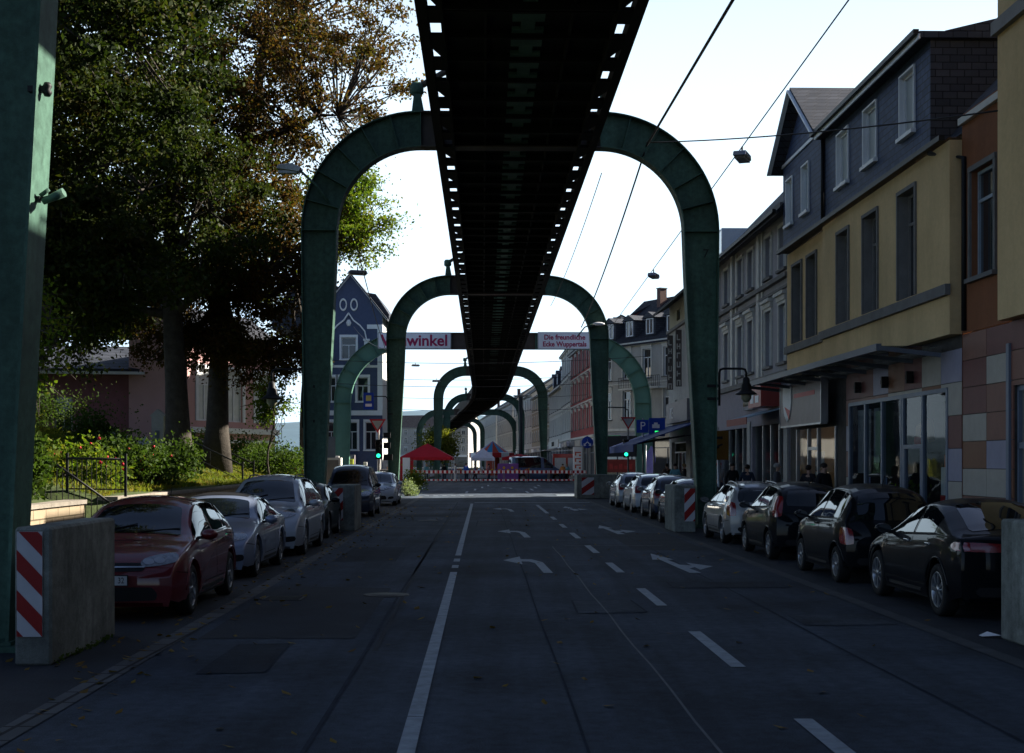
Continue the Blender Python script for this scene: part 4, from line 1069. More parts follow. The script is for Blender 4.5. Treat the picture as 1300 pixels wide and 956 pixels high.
def cladding(root, x0, x1, z0, z1, y, skip=(), pw=1.25, ph=.62, seed=1, name='cladding'):
    rr = random.Random(seed); b = MB()
    nx = max(1, round((x1-x0)/pw)); nz_ = max(1, round((z1-z0)/ph)); pw = (x1-x0)/nx; ph = (z1-z0)/nz_
    for j in range(nz_):
        for i in range(nx):
            a, c, d, e = x0+i*pw+.008, x0+(i+1)*pw-.008, z0+j*ph+.008, z0+(j+1)*ph-.008
            b.m(cl[rr.choice((0,0,1,1,2,3,4))])
            segs = [(a, c, d, e)]
            for (sa, sb, sd, se) in skip:
                ns = []
                for (a_, c_, d_, e_) in segs:
                    if sa >= c_ or sb <= a_ or sd >= e_ or se <= d_: ns.append((a_, c_, d_, e_)); continue
                    if a_ < sa: ns.append((a_, sa, d_, e_))
                    if c_ > sb: ns.append((sb, c_, d_, e_))
                    m0, m1 = max(a_, sa), min(c_, sb)
                    if d_ < sd: ns.append((m0, m1, d_, sd))
                    if e_ > se: ns.append((m0, m1, se, e_))
                segs = ns
            for (a_, c_, d_, e_) in segs:
                if c_-a_ > .02 and e_-d_ > .02: b.box(a_, c_, y-.03, y-.002, d_, e_)
    return b.build(name, None, root)

# --- tall ochre house cut by the right edge + terracotta strip (Z 4 .. 30.3)
t = thing('ochre_house', 'ochre corner house with brown and cream panels cut by the right photo edge', 'house'); W = place_right(t, 4, 27.6)
def zx(Z, Zf=27.6): return Zf-Z
ops = [(zx(25.4), zx(24.2), 6.0, 8.0), (zx(22), zx(20.8), 6.0, 8.0), (zx(26.3), zx(25.0), 10.9, 12.6), (zx(22.2), zx(20.8), 10.9, 12.6), (zx(18), zx(16.8), 6.0, 8.0)]
ops = [(a, c, d, e) for a, c, d, e in ops]
facade(t, 'wall', plaster_y, W, 4.75, 13.3, ops, y=-.3, reveal=.25)
for o in ops: window(t, *o, y=-.3, reveal=.25, fm=frame_d, surround=greytrim, trans=0)
b = MB().m(plaster_y); b.poly([(0,-.3,4.75),(0,0,4.75),(0,0,13.3),(0,-.3,13.3)]); b.poly([(0,-.3,4.75),(W,-.3,4.75),(W,.1,4.75),(0,.1,4.75)]); b.build('oriel_side', None, t, recalc=False)
MB().m(greytrim).box(-.06, W, -.42, -.3, 10.45, 10.72).build('string_course', None, t)
shell(t, plaster_y, W, 10, 13.3, y0=0)
so_ = [(.12, zx(26.0), .15, 3.45), (zx(24), zx(20), .2, 3.6), (zx(17), zx(13), .2, 3.6)]
facade(t, 'ground_wall', interior, W, 0, 4.75, so_, y=.0, reveal=.2)
cladding(t, 0, W, 0, 4.74, 0, so_, seed=5)
pitched(t, rooft, 0, W, -.4, 10, 13.3, 2.2)
frost = mat('frosted_glass', (.2,.19,.17), .3, var=.15, scale=.6)
a, c, d, e = so_[0]
b = MB().m(frame_b)
for x in (a+.04, (a+c)/2, c-.04): b.box(x-.045, x+.045, .05, .14, d, e)
for z in (d+.05, 2.25, e-.05): b.box(a, c, .05, .135, z-.06, z+.06)
b.box((a+c)/2+.05, (a+c)/2+.12, .05, .12, d, 2.2); o = b.build('door_frame', None, t)
MB().m(frost).poly([(a,.12,d),(c,.12,d),(c,.12,e),(a,.12,e)]).build('pane', None, o, recalc=False)
MB().m(mat('letterbox', (.3,.31,.33), .4)).box(a+.1, (a+c)/2-.1, .06, .11, .3, .95).build('letter_box', None, o)
for k in (1, 2):
    a, c, d, e = so_[k]; window(t, a, c, d, e, reveal=.2, fm=frame_b, mull=2, trans=.75)
# terracotta infill
t = thing('terracotta_house', 'narrow terracotta house front squeezed between the two ochre facades', 'house'); W = place_right(t, 27.62, 30.5)
ops = [(.6, 1.95, 5.9, 8.2)]
facade(t, 'wall', plaster_t, W, 4.75, 9.6, ops, reveal=.2); window(t, *ops[0], reveal=.2, fm=mat('frame_lightblue', (.3,.36,.42), .5), surround=stone_tr, sill=stone_tr, trans=.72, mull=0)
b = MB().m(interior); b.poly([(0,.05,0),(W,.05,0),(W,.05,4.75),(0,.05,4.75)]); b.build('ground_wall', None, t, recalc=False)
cladding(t, 0, W, 0, 4.74, 0.04, seed=9)
MB().m(frame_b).box(W-.12, W+.02, -.08, .02, 0, 4.3).build('pilaster', None, t)
b = MB().m(slate_d); b.poly([(0,0,9.6),(W,0,9.6),(W,3.5,13.2),(0,3.5,13.2)]); b.poly([(0,3.5,13.2),(W,3.5,13.2),(W,9,13.4),(0,9,13.4)]); b.build('roof', None, t, recalc=False)
MB().m(offwhite).box(0, W, -.1, .05, 9.35, 9.5).build('cornice', None, t); shell(t, plaster_t, W, 9, 9.6)
# --- ochre house with slate storey (Z 30.5 .. 47.6)
t = thing('slate_and_ochre_house', 'ochre house with blue grey slate upper storey above a glass shopfront', 'house'); W = place_right(t, 30.5, 47.6)
zx = lambda Z: 47.6-Z
k = zx(41.9)
opA = [(zx(Z1), zx(Z0), 5.92, 8.5) for Z0, Z1 in ((32.9,34.2),(36.05,37.35),(38.9,40.1))]
opB = [(zx(Z1), zx(Z0), 5.92, 8.5) for Z0, Z1 in ((43.4,44.6),(45.4,46.7))]
facade(t, 'wall', plaster_y, W, 4.75, 9.05, opA, y=-.28, x0=k, reveal=.3, rm=greytrim)
facade(t, 'wall', plaster_y, k, 4.75, 9.05, opB, y=-.1, reveal=.3, rm=greytrim)
b = MB().m(plaster_y); b.poly([(k,-.28,4.75),(k,-.1,4.75),(k,-.1,9.05),(k,-.28,9.05)]); b.poly([(W,-.28,4.75),(W,.3,4.75),(W,.3,9.05),(W,-.28,9.05)]); b.poly([(0,-.28,4.75),(W,-.28,4.75),(W,.2,4.75),(0,.2,4.75)]); b.build('wall_return', None, t, recalc=False)
for o in opA: window(t, *o, y=-.28, reveal=.3, fm=greytrim, surround=stone_tr, sw=.1, trans=.72, mull=1, blindz=rng.choice([0,.0,.3]))
for o in opB: window(t, *o, y=-.1, reveal=.3, fm=greytrim, surround=stone_tr, sw=.1, trans=.72, mull=1)
b = MB().m(stone_tr); b.box(k-.05, W+.06, -.4, -.28, 5.62, 5.86); b.box(0, k-.05, -.22, -.1, 5.62, 5.86); b.build('string_course', None, t)
shell(t, plaster_y, W, 9.5, 9.05, y0=.2)
# slate storey
xs1 = zx(32.05)
sA = [(zx(Z1), zx(Z0), 9.95, 11.45) for Z0, Z1 in ((33.2,34.3),(36.4,37.6),(39.2,40.4))]
sB = [(zx(Z1), zx(Z0), 9.95, 11.45) for Z0, Z1 in ((43.8,44.7),(46.1,47.0))]
facade(t, 'slate_wall', slate, xs1, 9.2, 11.75, sA, y=-.2, x0=k, reveal=.14, rm=white)
facade(t, 'slate_wall', slate, k, 9.2, 12.05, sB, y=-.24, reveal=.14, rm=white)
b = MB().m(slate_d); b.poly([(xs1,-.2,9.2),(xs1,4,9.2),(xs1,4,11.75),(xs1,-.2,11.75)]); b.build('slate_return', None, t, recalc=False); b = MB().m(slate_d); b.poly([(k,-.24,9.2),(k,-.2,9.2),(k,-.2,12.05),(k,-.24,12.05)]); b.poly([(0,-.24,9.2),(0,4,9.2),(0,4,12.05),(0,-.24,12.05)])
b.poly([(k,-.2,11.75),(k,4,11.75),(k,4,12.05),(k,-.2,12.05)]); b.build('slate_return', None, t, recalc=False)
for o, y in [(o, -.2) for o in sA]+[(o, -.24) for o in sB]:
    wo = window(t, *o, y=y, reveal=.14, fm=white, surround=white, sw=.05, trans=0, mull=0, gm=blind, sill=white)
b = MB().m(slate_d)
b.poly([(xs1, 0, 9.2), (W, 0, 9.2), (W, 2.2, 11.6), (xs1, 2.2, 11.6)]); b.poly([(0, .2, 9.1), (W, .2, 9.1), (W, -.3, 9.1), (0, -.3, 9.1)])
n = len(b.v); b.box(k-.2, xs1+.15, -.5, 8, 11.75, 11.9)
b.poly([(k-.2, .1, 11.91), (xs1+.15, .1, 11.91), (xs1+.15, 5, 13.1), (k-.2, 5, 13.1)]); b.poly([(xs1+.15,.1,11.91),(xs1+.15,5,13.1),(xs1+.15,5,11.91)]); b.poly([(xs1+.15,5,13.1),(xs1+.15,9,11.91),(k-.2,9,11.91),(k-.2,5,13.1)])
rf = b.build('roof', None, t, recalc=False)
b = MB().m(white); b.box(k, xs1+.2, -.54, -.5, 11.7, 11.82); b.build('fascia', None, t)
gutter(t, 0, W-.1, -.42, 9.12); gutter(t, k-.2, xs1+.15, -.58, 11.88)
gm_ = (k)/2
b = MB().m(slate); b.poly([(0,-.24,12.05),(k,-.24,12.05),(gm_,-.24,13.7)]); b.build('gable', None, t, recalc=False)
b = MB().m(slate_d)
for xa in (-.3, k+.3):
    n = len(b.v); q = [(xa,-.65,11.85),(xa,5,11.85),(gm_,5,13.95),(gm_,-.65,13.95)]
    b.v += q+[(p[0],p[1],p[2]+.12) for p in q]
    for f in ((0,3,2,1),(4,5,6,7),(0,1,5,4),(1,2,6,5),(2,3,7,6),(3,0,4,7)): b.face([n+i for i in f])
b.build('gable_roof', None, t, recalc=False)
b = MB().m(white)
for xa in (-.28, k+.28): b.bar((xa,-.68,11.86), (gm_,-.68,13.96), .05, .14, up=Vector((0,1,0)))
b.box(0, k, -.3, -.25, 12.02, 12.12); b.build('barge_board', None, t)
MB().m(blk).tube([(k+.05,-.3,11.7),(k+.05,-.3,9.2)], .05).tube([(xs1+.2,-.3,9.05),(W+.25,-.05,8.6),(W+.25,-.05,4.8)], .055).build('downpipe', None, t)
# ground floor shopfront
gf = [(zx(39.9), zx(31.4), .12, 3.62), (zx(46.6), zx(41.3), .12, 3.0)]
facade(t, 'ground_wall', interior, W, 0, 4.75, gf, y=.02, reveal=.1)
cladding(t, zx(40.2), W, 0, 4.45, .02, gf[:1], pw=1.45, ph=.78, seed=22)
b = MB().m(frame_b)
xs_ = [zx(z) for z in (39.85, 38.2, 36.6, 34.9, 34.75, 33.2, 31.45)]
for x in xs_: b.box(x-.06, x+.06, -.03, .08, .12, 3.6)
b.box(xs_[0], xs_[-1], -.028, .075, 3.52, 3.62); b.box(xs_[0], xs_[3], -.028, .075, .3, .4); b.box(xs_[4], xs_[5], -.028, .075, 2.25, 2.35); b.box(xs_[5], xs_[6], -.028, .075, .75, .83)
b.box(xs_[4]+.07, xs_[4]+.16, -.03, .07, .12, 2.25); b.box(xs_[5]-.16, xs_[5]-.07, -.03, .07, .12, 2.25)
sf = b.build('shopfront', None, t)
MB().m(shopglass).poly([(xs_[0],.02,.12),(xs_[-1],.02,.12),(xs_[-1],.02,3.6),(xs_[0],.02,3.6)]).build('pane', None, sf, recalc=False)
b = MB().m(interior); x0, x1 = gf[0][:2]
b.poly([(x0,.12,.12),(x1,.12,.12),(x1,4,.12),(x0,4,.12)]); b.poly([(x0,4,.12),(x1,4,.12),(x1,4,3.7),(x0,4,3.7)]); b.poly([(x0,.12,3.65),(x0,4,3.65),(x1,4,3.65),(x1,.12,3.65)]); b.poly([(x0,.12,0),(x0,4,0),(x0,4,3.7),(x0,.12,3.7)]); b.poly([(x1,.12,0),(x1,.12,3.7),(x1,4,3.7),(x1,4,0)])
b.build('shop_room', None, sf, recalc=False)
# shop displays
def disp(nm, m, x, y, z0, z1, w_, d_=.02, parent=sf): return MB().m(m).box(x-w_/2, x+w_/2, y, y+d_, z0, z1).build(nm, None, parent)
disp('poster', mat('poster_green', (.2,.32,.2), .5), zx(37.4), .12, 2.1, 3.3, .5)
disp('poster', mat('poster_red', (.5,.07,.02), .5), zx(33.9), .9, .9, 2.1, .9); disp('poster', mat('poster_orange', (.5,.2,.02), .5), zx(33.9), .88, 1.2, 1.5, .5)
disp('poster', white, zx(32.1), .12, 1.15, 1.8, .32); disp('poster', mat('poster_yellowgreen', (.5,.6,.25), .5), zx(32.3), .3, 2.2, 3.0, .18)
disp('poster', red, zx(32.1), .1, .95, 1.14, .3)
b = MB().m(mat('sculpture_orange', (.4,.16,.03), .5)); b.tube([(zx(34.4),.3,2.3),(zx(34.2),.3,2.75),(zx(33.8),.3,2.85),(zx(33.5),.3,2.45)], [.1,.16,.16,.08], 10); b.m(red).ball((zx(34.3),.28,2.45), .16); b.build('window_figure', None, sf)
b = MB().m(leafmat('pot_plant', [(.08,.16,.02),(.16,.24,.03)])); 
for _ in range(260):
    p = Vector((zx(35.6),.5,1.1))+Vector(rng.normal(size=3))*.17; u = Vector(rng.normal(size=3)).normalized()*.08; v = Vector(rng.normal(size=3)).normalized()*.05; b.poly([p-u,p-v,p+u,p+v])
b.build('pot_plant', None, sf, recalc=False); disp('shelf', alu, zx(35.6), .35, .85, .9, 1.0, .3)
for i, z in enumerate((38.9, 37.3)): disp('display_card', mat('card_blue', (.2,.28,.5), .5) if i else mat('card_lilac', (.3,.3,.5), .5), zx(z), .25, 1.0, 1.5, .5)
disp('net_curtain', mat('net_curtain', (.28,.3,.33), .8), zx(39.05), .2, 1.6, 3.4, 1.3); disp('net_curtain', mat('net_curtain', (.28,.3,.33), .8), zx(37.9), .22, 1.9, 3.4, .5)
# second shop: dark recess with a striped lit window
b = MB().m(alu)
for x in (zx(46.5), zx(44.9), zx(43.6), zx(41.4)): b.box(x-.05, x+.05, -.03, .08, .12, 3.0)
b.box(zx(44.9), zx(43.6), -.025, .07, 2.3, 2.4); s2 = b.build('shopfront', None, t)
MB().m(shopglass).poly([(gf[1][0],.03,.12),(gf[1][1],.03,.12),(gf[1][1],.03,3.0),(gf[1][0],.03,3.0)]).build('pane', None, s2, recalc=False)
b = MB()
for i, (m_, z0, z1) in enumerate(((mat('stripe_pale', (.4,.42,.45), .5), 1.8, 2.25), (blk, 1.62, 1.78), (mat('stripe_teal', (.2,.3,.3), .5), 1.48, 1.6), (mat('stripe_ochre', (.45,.34,.14), .5), 1.0, 1.44), (red, 1.1, 1.16), (mat('stripe_blue', (.1,.2,.45), .5), .7, .85))): b.m(m_).box(zx(44.8), zx(43.7), .2-i*.004, .23, z0, z1)
b.build('striped_poster', None, s2)
b = MB().m(interior); b.poly([(gf[1][0],2.5,.12),(gf[1][1],2.5,.12),(gf[1][1],2.5,3),(gf[1][0],2.5,3)]); b.build('shop_room', None, s2, recalc=False)
# wall lights above the shop
for z in (38.6, 36.0, 33.9): MB().m(blk).box(zx(z)-.05, zx(z)+.05, -.2, -.03, 3.85, 4.15).box(zx(z)-.02, zx(z)+.12, -.22, -.1, 3.95, 4.05).build('wall_light', None, t)
# glass canopy
b = MB().m(frame_d)
x0, x1 = zx(47.3), zx(31.2)
b.bar((x0,-1.65,4.52),(x1,-1.65,4.52),.12,.16)
for i in range(9):
    x = x0+(x1-x0)*i/8; b.bar((x,-.25,4.34),(x,-1.65,4.5),.06,.1)
cn = b.build('canopy', None, t)
MB().m(glassmat('canopy_glass', (.02,.04,.06), .1, .35)).box(x0, x1, -1.62, -.26, 4.535, 4.55, ).build('canopy_glass', None, cn)
# sign box with shield
t2 = t
b = MB().m(mat('sign_box', (.17,.13,.13), .4, var=.15)); b.box(zx(46.8), zx(41.2), -.5, -.32, 3.12, 4.42); sb = b.build('sign_box', None, t)
MB().m(alu).box(zx(46.8)-.05, zx(46.8), -.52, -.3, 3.1, 4.45).box(zx(41.2), zx(41.2)+.06, -.52, -.3, 3.1, 4.45).box(zx(46.8), zx(41.2), -.52, -.31, 3.06, 3.118).build('sign_frame', None, sb)
sh = [(zx(45.7)+.75*a_, 3.85+.62*b_) for a_, b_ in ((-.8,.85),(0,1),(.8,.85),(.85,.1),(.55,-.6),(0,-1),(-.55,-.6),(-.85,.1))]
MB().m(white).prism(sh, 'y', -.53, -.503).build('shield', None, sb)
MB().m(red).prism([(zx(45.7)-.35,3.75),(zx(45.7)+.45,3.6),(zx(45.7)+.3,3.3)], 'y', -.535, -.531).build('shield_emblem', None, sb)
MB().m(red).box(zx(44.8), zx(42), -.508, -.502, 3.98, 4.12).build('sign_line', None, sb)
# --- grey ornate house (Z 47.6 .. 62.5)
t = thing('grey_townhouse', 'grey stuccoed townhouse with ornate window hoods and slate roof', 'house'); W = place_right(t, 47.62, 62.5); zx = lambda Z: 62.5-Z
wz = [(48.2,49.3),(50.6,51.7),(54.0,55.1),(56.2,57.3),(59.4,60.5)]
o1 = [(zx(b_), zx(a_), 5.45, 7.5) for a_, b_ in wz]; o2 = [(zx(b_), zx(a_), 8.75, 10.25) for a_, b_ in wz]
gfo = [(zx(54.2), zx(48.4), .15, 3.3), (zx(61.5), zx(55.2), .15, 3.3)]
facade(t, 'wall', plaster_g, W, 4.9, 10.9, o1+o2, reveal=.2); facade(t, 'ground_wall', mat('plaster_mauve', (.26,.24,.275), .85, var=.1), W, 0, 4.9, gfo, reveal=.3, y=-.02)
for i, o in enumerate(o1): window(t, *o, reveal=.2, surround=offwhite, head_=True, sill=stone_tr, mull=1, fm=white)
for i, o in enumerate(o2): window(t, *o, reveal=.2, surround=offwhite, sill=stone_tr, mull=1, fm=white)
b = MB().m(stone_tr); b.box(0, W, -.16, 0, 4.92, 5.12); b.box(0, W, -.18, 0, 8.35, 8.5); b.box(0, W, -.1, 0, 8.0, 8.1); b.box(0, W, -.35, 0, 10.65, 10.9); b.m(offwhite)
for z in (52.8, 58.4, 61.9): b.box(zx(z)-.25, zx(z)+.25, -.1, 0, 5.13, 10.6)
for z in (52.3, 57.6): b.box(zx(z)-.03, zx(z)+.2, -.06, 0, 5.13, 10.6)
b.build('cornices', None, t); shell(t, plaster_g, W, 10, 10.9)
rf = pitched(t, rooft, 0, W, 0, 9, 10.95, 4.6, over=.5, gm=plaster_g); gutter(t, 0, W, -.55, 10.6)
chimney(rf, zx(51.5), 3.6, 13.5, 15.2, mat('chimney_slate', (.12,.13,.16), .6, var=.3, scale=12))
MB().m(glass).poly([(zx(50.6),1.2,12.45),(zx(49.2),1.2,12.45),(zx(49.2),1.9,13.15),(zx(50.6),1.9,13.15)]).build('skylight', None, rf, recalc=False)
b = MB().m(white); b.box(zx(61.6), zx(60.6), -.1, 1.5, 11.05, 12.2); o = b.build('dormer', None, rf); MB().m(glass).poly([(zx(61.5),-.105,11.15),(zx(60.7),-.105,11.15),(zx(60.7),-.105,12.1),(zx(61.5),-.105,12.1)]).build('dormer_pane', None, o, recalc=False)
for a_, c_, d_, e_ in gfo:
    b = MB().m(alu); n = 4
    for i in range(n+1): x = a_+(c_-a_)*i/n; b.box(x-.05, x+.05, .1, .2, d_, e_)
    o = b.build('shopfront', None, t); MB().m(shopglass).poly([(a_,.16,d_),(c_,.16,d_),(c_,.16,e_),(a_,.16,e_)]).build('pane', None, o, recalc=False)
    MB().m(interior).poly([(a_,2.5,d_),(c_,2.5,d_),(c_,2.5,e_),(a_,2.5,e_)]).build('shop_room', None, o, recalc=False)
    for i in range(5):
        x = a_+rng.uniform(.3, c_-a_-.3); m_ = (red, blue, white, mat('card_orange', (.6,.15,.03), .5), mat('card_teal', (.1,.3,.3), .5))[i]
        MB().m(m_).box(x-.25, x+.25, .3, .33, (.7 if i != 3 else .95), (1.3 if i != 3 else 1.3)).build('display_card', None, o)
for z in (62.2, 54.7, 48.0): MB().m(plaster_l).box(zx(z)-.3 if z < 62 else 0.02, zx(z)+.3, -.08, -.021, 0, 3.5).build('pilaster', None, t)
o = MB().m(mat('sign_slate', (.12,.12,.16), .5)).box(zx(55.0), zx(53.0), -.22, -.03, 3.95, 4.65).build('shop_sign', None, t)
# script lettering flourish
b = MB().m(mat('sign_script', (.7,.62,.5), .4))
for k in range(5):
    x = zx(54.8)+k*.3; b.tube([(x, -.24, 4.1), (x+.12, -.24, 4.5), (x+.2, -.24, 4.15), (x+.3, -.24, 4.45)], .028, 5)
b.build('script_lettering', None, o)
o = MB().m(mat('red_box', (.32,.06,.05), .4)).box(zx(51.2), zx(48.9), -.75, -.03, 3.9, 4.7).build('shop_sign', None, t); o['label'] = 'projecting red box sign'
MB().m(white).box(zx(50.8), zx(50.2), -.762, -.751, 4.05, 4.5).box(zx(49.9), zx(49.3), -.762, -.751, 4.05, 4.3).build('sign_lettering', None, o)
aw = MB().m(mat('awning_striped', (.3,.4,.5), .7)); aw.prism([(-.03, 3.85), (-1.3, 3.5), (-1.3, 3.46), (-.03, 3.8)], 'x', zx(52.5), zx(48.6)); o = aw.build('awning', None, t)
MB().m(mat('awning_red', (.3,.1,.08), .7)).box(zx(52.5), zx(48.6), -1.33, -1.3, 3.25, 3.5).build('valance', None, o)
# --- corrugated beige corner house (Z 62.6 .. 78.4)
t = thing('corner_house', 'pale corner house with ribbed cladding, blue awning and overhanging dark roof', 'house'); W = place_right(t, 62.55, 78.4); zx = lambda Z: 78.4-Z
ribbed = brickmat('ribbed_cladding', (.36,.36,.35), (.4,.4,.38), (.2,.2,.2), .22, 40, 0, .6, .02)
op = [(zx(75.4), zx(74.2), 9.6, 10.2), (zx(71.6), zx(70.4), 9.6, 10.2), (zx(67), zx(65.8), 9.6, 10.2)]
facade(t, 'upper_wall', plaster_b, W, 9.25, 10.75, op); facade(t, 'wall', ribbed, W, 3.4, 9.15, [(zx(75.9), zx(75.1), 4.4, 5.3)], y=-.02)
window(t, zx(75.9), zx(75.1), 4.4, 5.3, y=-.02, trans=0, mull=0)
for o in op: window(t, *o, trans=0, mull=0, fm=frame_d)
MB().m(stone_tr).box(-.1, W, -.18, 0, 9.15, 9.3).build('cornice', None, t)
facade(t, 'ground_wall', plaster_l, W, 0, 3.4, [(zx(77.5), zx(72), .2, 3.0), (zx(70.5), zx(64), .2, 3.0)], reveal=.25)
for a_, c_ in ((zx(77.5), zx(72)), (zx(70.5), zx(64))): window(t, a_, c_, .2, 3.0, reveal=.25, fm=white, mull=3, trans=.8, gm=shopglass)
shell(t, plaster_b, W, 9, 10.75); rf = pitched(t, rooft, -.2, W, 0, 9, 10.7, 2.6, over=.9, gm=plaster_b)
chimney(rf, zx(76), 3.6, 12.0, 14.0, brickmat('chimney_brick', (.12,.06,.05), (.1,.05,.04), (.1,.1,.1), .24, .08)); chimney(rf, zx(72), 4.5, 12.4, 14.2, MATS['chimney_brick'])
for Zs in (76.2, 72.9):
    o = MB().m(mat('sign_strip', (.1,.085,.08), .6)).box(zx(Zs)-.03, zx(Zs)+.03, -.42, -.1, 5.9, 8.9).build('vertical_sign', None, t)
    for i in range(6):
        b = MB().m(offwhite); z = 8.65-i*.48
        b.box(zx(Zs)+.031, zx(Zs)+.04, -.36, -.31, z-.3, z); b.box(zx(Zs)+.031, zx(Zs)+.04, -.31, -.18, z-.3+(i % 3)*.12, z-.24+(i % 3)*.12)
        if i % 2: b.box(zx(Zs)+.031, zx(Zs)+.04, -.22, -.17, z-.3, z)
        b.build('sign_character', None, o)
o = MB().m(mat('sign_grey', (.16,.15,.16), .5)).box(zx(76.8), zx(69), -.4, -.05, 4.0, 5.1).build('sign_board', None, t)
text('IKE', .85, white, o, (zx(74.6), -.42, 4.5), (PI/2, 0, 0))
b = MB().m(mat('awning_blue', (.012,.03,.14), .7, var=.1)); b.prism([(-.05,3.95),(-3.4,2.75),(-3.4,2.7),(-.05,3.9)], 'x', zx(78.2), zx(66)); b.box(zx(78.2), zx(66), -3.43, -3.4, 2.4, 2.76); aw = b.build('awning', None, t)
b = MB().m(blk)
for z in (77.8, 72, 66.4): b.bar((zx(z),-.05,3.3),(zx(z),-3.15,2.78),.05)
b.build('awning_arm', None, aw)
# ------------------------------------------------------------------ houses round the junction and beyond
def simple_house(name, label, place, W, D, H, wallm, roofm, cols, floors, z0=4.6, wh=1.9, rh=3.2, gfm=None, ww=1.1, surr=offwhite, hood=False, dorm=0, hip=0., shop=True, x0=0., fh=None, frm=white, chim=1):
    t = thing(name, label, 'house'); W = place(t) or W
    fh = fh or (H-z0-.2)/floors
    ops = []
    for f in range(floors):
        for k in range(cols):
            x = W*(k+.5)/cols; z = z0+.55+f*fh; ops.append((x-ww/2, x+ww/2, z, z+min(wh, fh-1.0)))
    facade(t, 'wall', wallm, W, z0-.4, H, ops, reveal=.18)
    for o in ops: window(t, *o, reveal=.18, surround=surr, sw=.14, sill=stone_tr, head_=hood, fm=frm, blindz=random.choice((0, 0, .3)))
    g = []
    if shop:
        n = max(1, int(W/5))
        g = [(W*i/n+.4, W*(i+1)/n-.4, .15, z0-1.2) for i in range(n)]
    facade(t, 'ground_wall', gfm or plaster_l, W, 0, z0-.4, g, reveal=.3)
    for i, o in enumerate(g):
        window(t, *o, reveal=.3, fm=frame_d, mull=2, trans=.8)
        MB().m([mat('fascia_a', (.2,.2,.22), .5), mat('fascia_b', (.35,.3,.25), .5), mat('fascia_c', (.08,.1,.2), .5), white][(i+len(label)) % 4]).box(o[0], o[1], -.14, -.02, z0-1.15, z0-.6).build('shop_fascia', None, t)
    b = MB().m(surr); b.box(0, W, -.15, 0, z0-.45, z0-.25); b.box(0, W, -.3, 0, H-.3, H)
    for f in range(1, floors): b.box(0, W, -.1, 0, z0+f*fh+.1, z0+f*fh+.22)
    b.build('cornices', None, t); shell(t, wallm, W, D, H)
    rf = pitched(t, roofm, 0, W, 0, D, H, rh, gm=wallm, hip=hip)
    for k in range(dorm):
        x = W*(k+.5)/dorm; zz = H+rh*.12
        b = MB().m(slate_d); b.box(x-.75, x+.75, .35, 2.6, zz, zz+1.45); b.prism([(x-.95, zz+1.45), (x+.95, zz+1.45), (x, zz+1.95)], 'y', .1, 3.0)
        d = b.build('dormer', None, rf); window(d, x-.5, x+.5, zz+.1, zz+1.4, y=.2, reveal=.14, fm=white, trans=0)
    for k in range(chim): chimney(rf, W*(.25+.5*k), D*.42, H+rh*.6, H+rh+.8, mat('chimney_brick2', (.12,.07,.06), .8, var=.3, scale=10))
    return t, W
def pr(Z0, Z1, rel=9.8): return lambda t: place_right(t, Z0, Z1, rel)
def plf(Z0, Z1, rel=-11.): return lambda t: place_left(t, Z0, Z1, rel)
def pts(a, c):
    def f(t):
        A_, C_ = Vector((*a, 0)), Vector((*c, 0)); d = C_-A_; t.location = A_; t.rotation_euler = (0, 0, math.atan2(d.y, d.x)); return d.length
    return f
# corner house facing the junction, slightly turned
t, W = simple_house('corner_townhouse', 'grey corner townhouse with white dormers facing the junction', pts((7.6, 121.5), (14.9, 108.6)), 0, 10, 12.0, plaster_l, rooft, 5, 2, z0=5.0, wh=2.4, rh=4.2, dorm=5, hood=True, ww=1.2, chim=2)
MB().m(offwhite).box(W*.3, W*.7, -.9, -.05, 7.95, 8.1).build('balcony_slab', None, t)
b = MB().m(wirem)
for i in range(24): b.bar((W*.3+W*.4*i/23, -.86, 8.1), (W*.3+W*.4*i/23, -.86, 9.0), .025)
b.bar((W*.3,-.86,9.0),(W*.7,-.86,9.0),.04); b.build('balcony_railing', None, t)
MB().m(mat('sill_green', (.05,.25,.12), .5)).box(W*.05, W*.25, -.2, -.1, 3.7, 4.2).build('green_sign', None, t)
o = MB().m(white).box(W*.05, W*.3, -.2, -.1, 2.9, 3.6).build('white_sign', None, t); MB().m(red).box(W*.08, W*.25, -.21, -.2, 3.2, 3.35).build('sign_lettering', None, o)
# hidden side-street house that shades the junction
simple_house('junction_shade_house', 'tall dark side street house behind the right hand row', pts((23, 128), (23.5, 97)), 0, 12, 20.5, plaster_g, rooft, 10, 4, rh=3)
simple_house('red_townhouse', 'red brick townhouse with white window frames beyond the junction', pts((6.2, 146), (7.3, 122)), 0, 10, 13.2, brickmat('red_brick', (.26,.04,.045), (.3,.05,.05), (.2,.1,.1), .25, .08, msize=.008), rooft, 6, 3, z0=4.6, wh=2.3, rh=2.5, hood=True, ww=1.5, surr=plaster_w)
simple_house('cream_townhouse', 'cream ornate townhouse left of the red brick one', pr(146.3, 170, 8.9), 0, 10, 14.8, plaster_w, rooft, 7, 3, z0=4.8, wh=2.4, rh=2.6, hood=True, ww=1.3)
simple_house('white_gabled_house', 'white rendered house with dark roof and dormers further along the street', pr(172, 196, 9.0), 0, 10, 11.5, plaster_w, rooft, 6, 2, z0=4.8, wh=2.2, rh=5.4, dorm=3)
simple_house('beige_house', 'beige house with brown shutters beyond the white gabled one', pr(198, 232, 9.2), 0, 10, 12.5, plaster_b, rooft, 8, 3, rh=3.6)
simple_house('distant_white_house', 'distant white house seen between the far right portal legs', pr(235, 275, 9.5), 0, 10, 13.5, plaster_w, rooft, 8, 3, rh=3.6)
simple_house('distant_grey_house', 'distant grey house seen under the curving deck', pr(278, 325, 9.5), 0, 10, 14, plaster_l, rooft, 8, 3, rh=3.6)
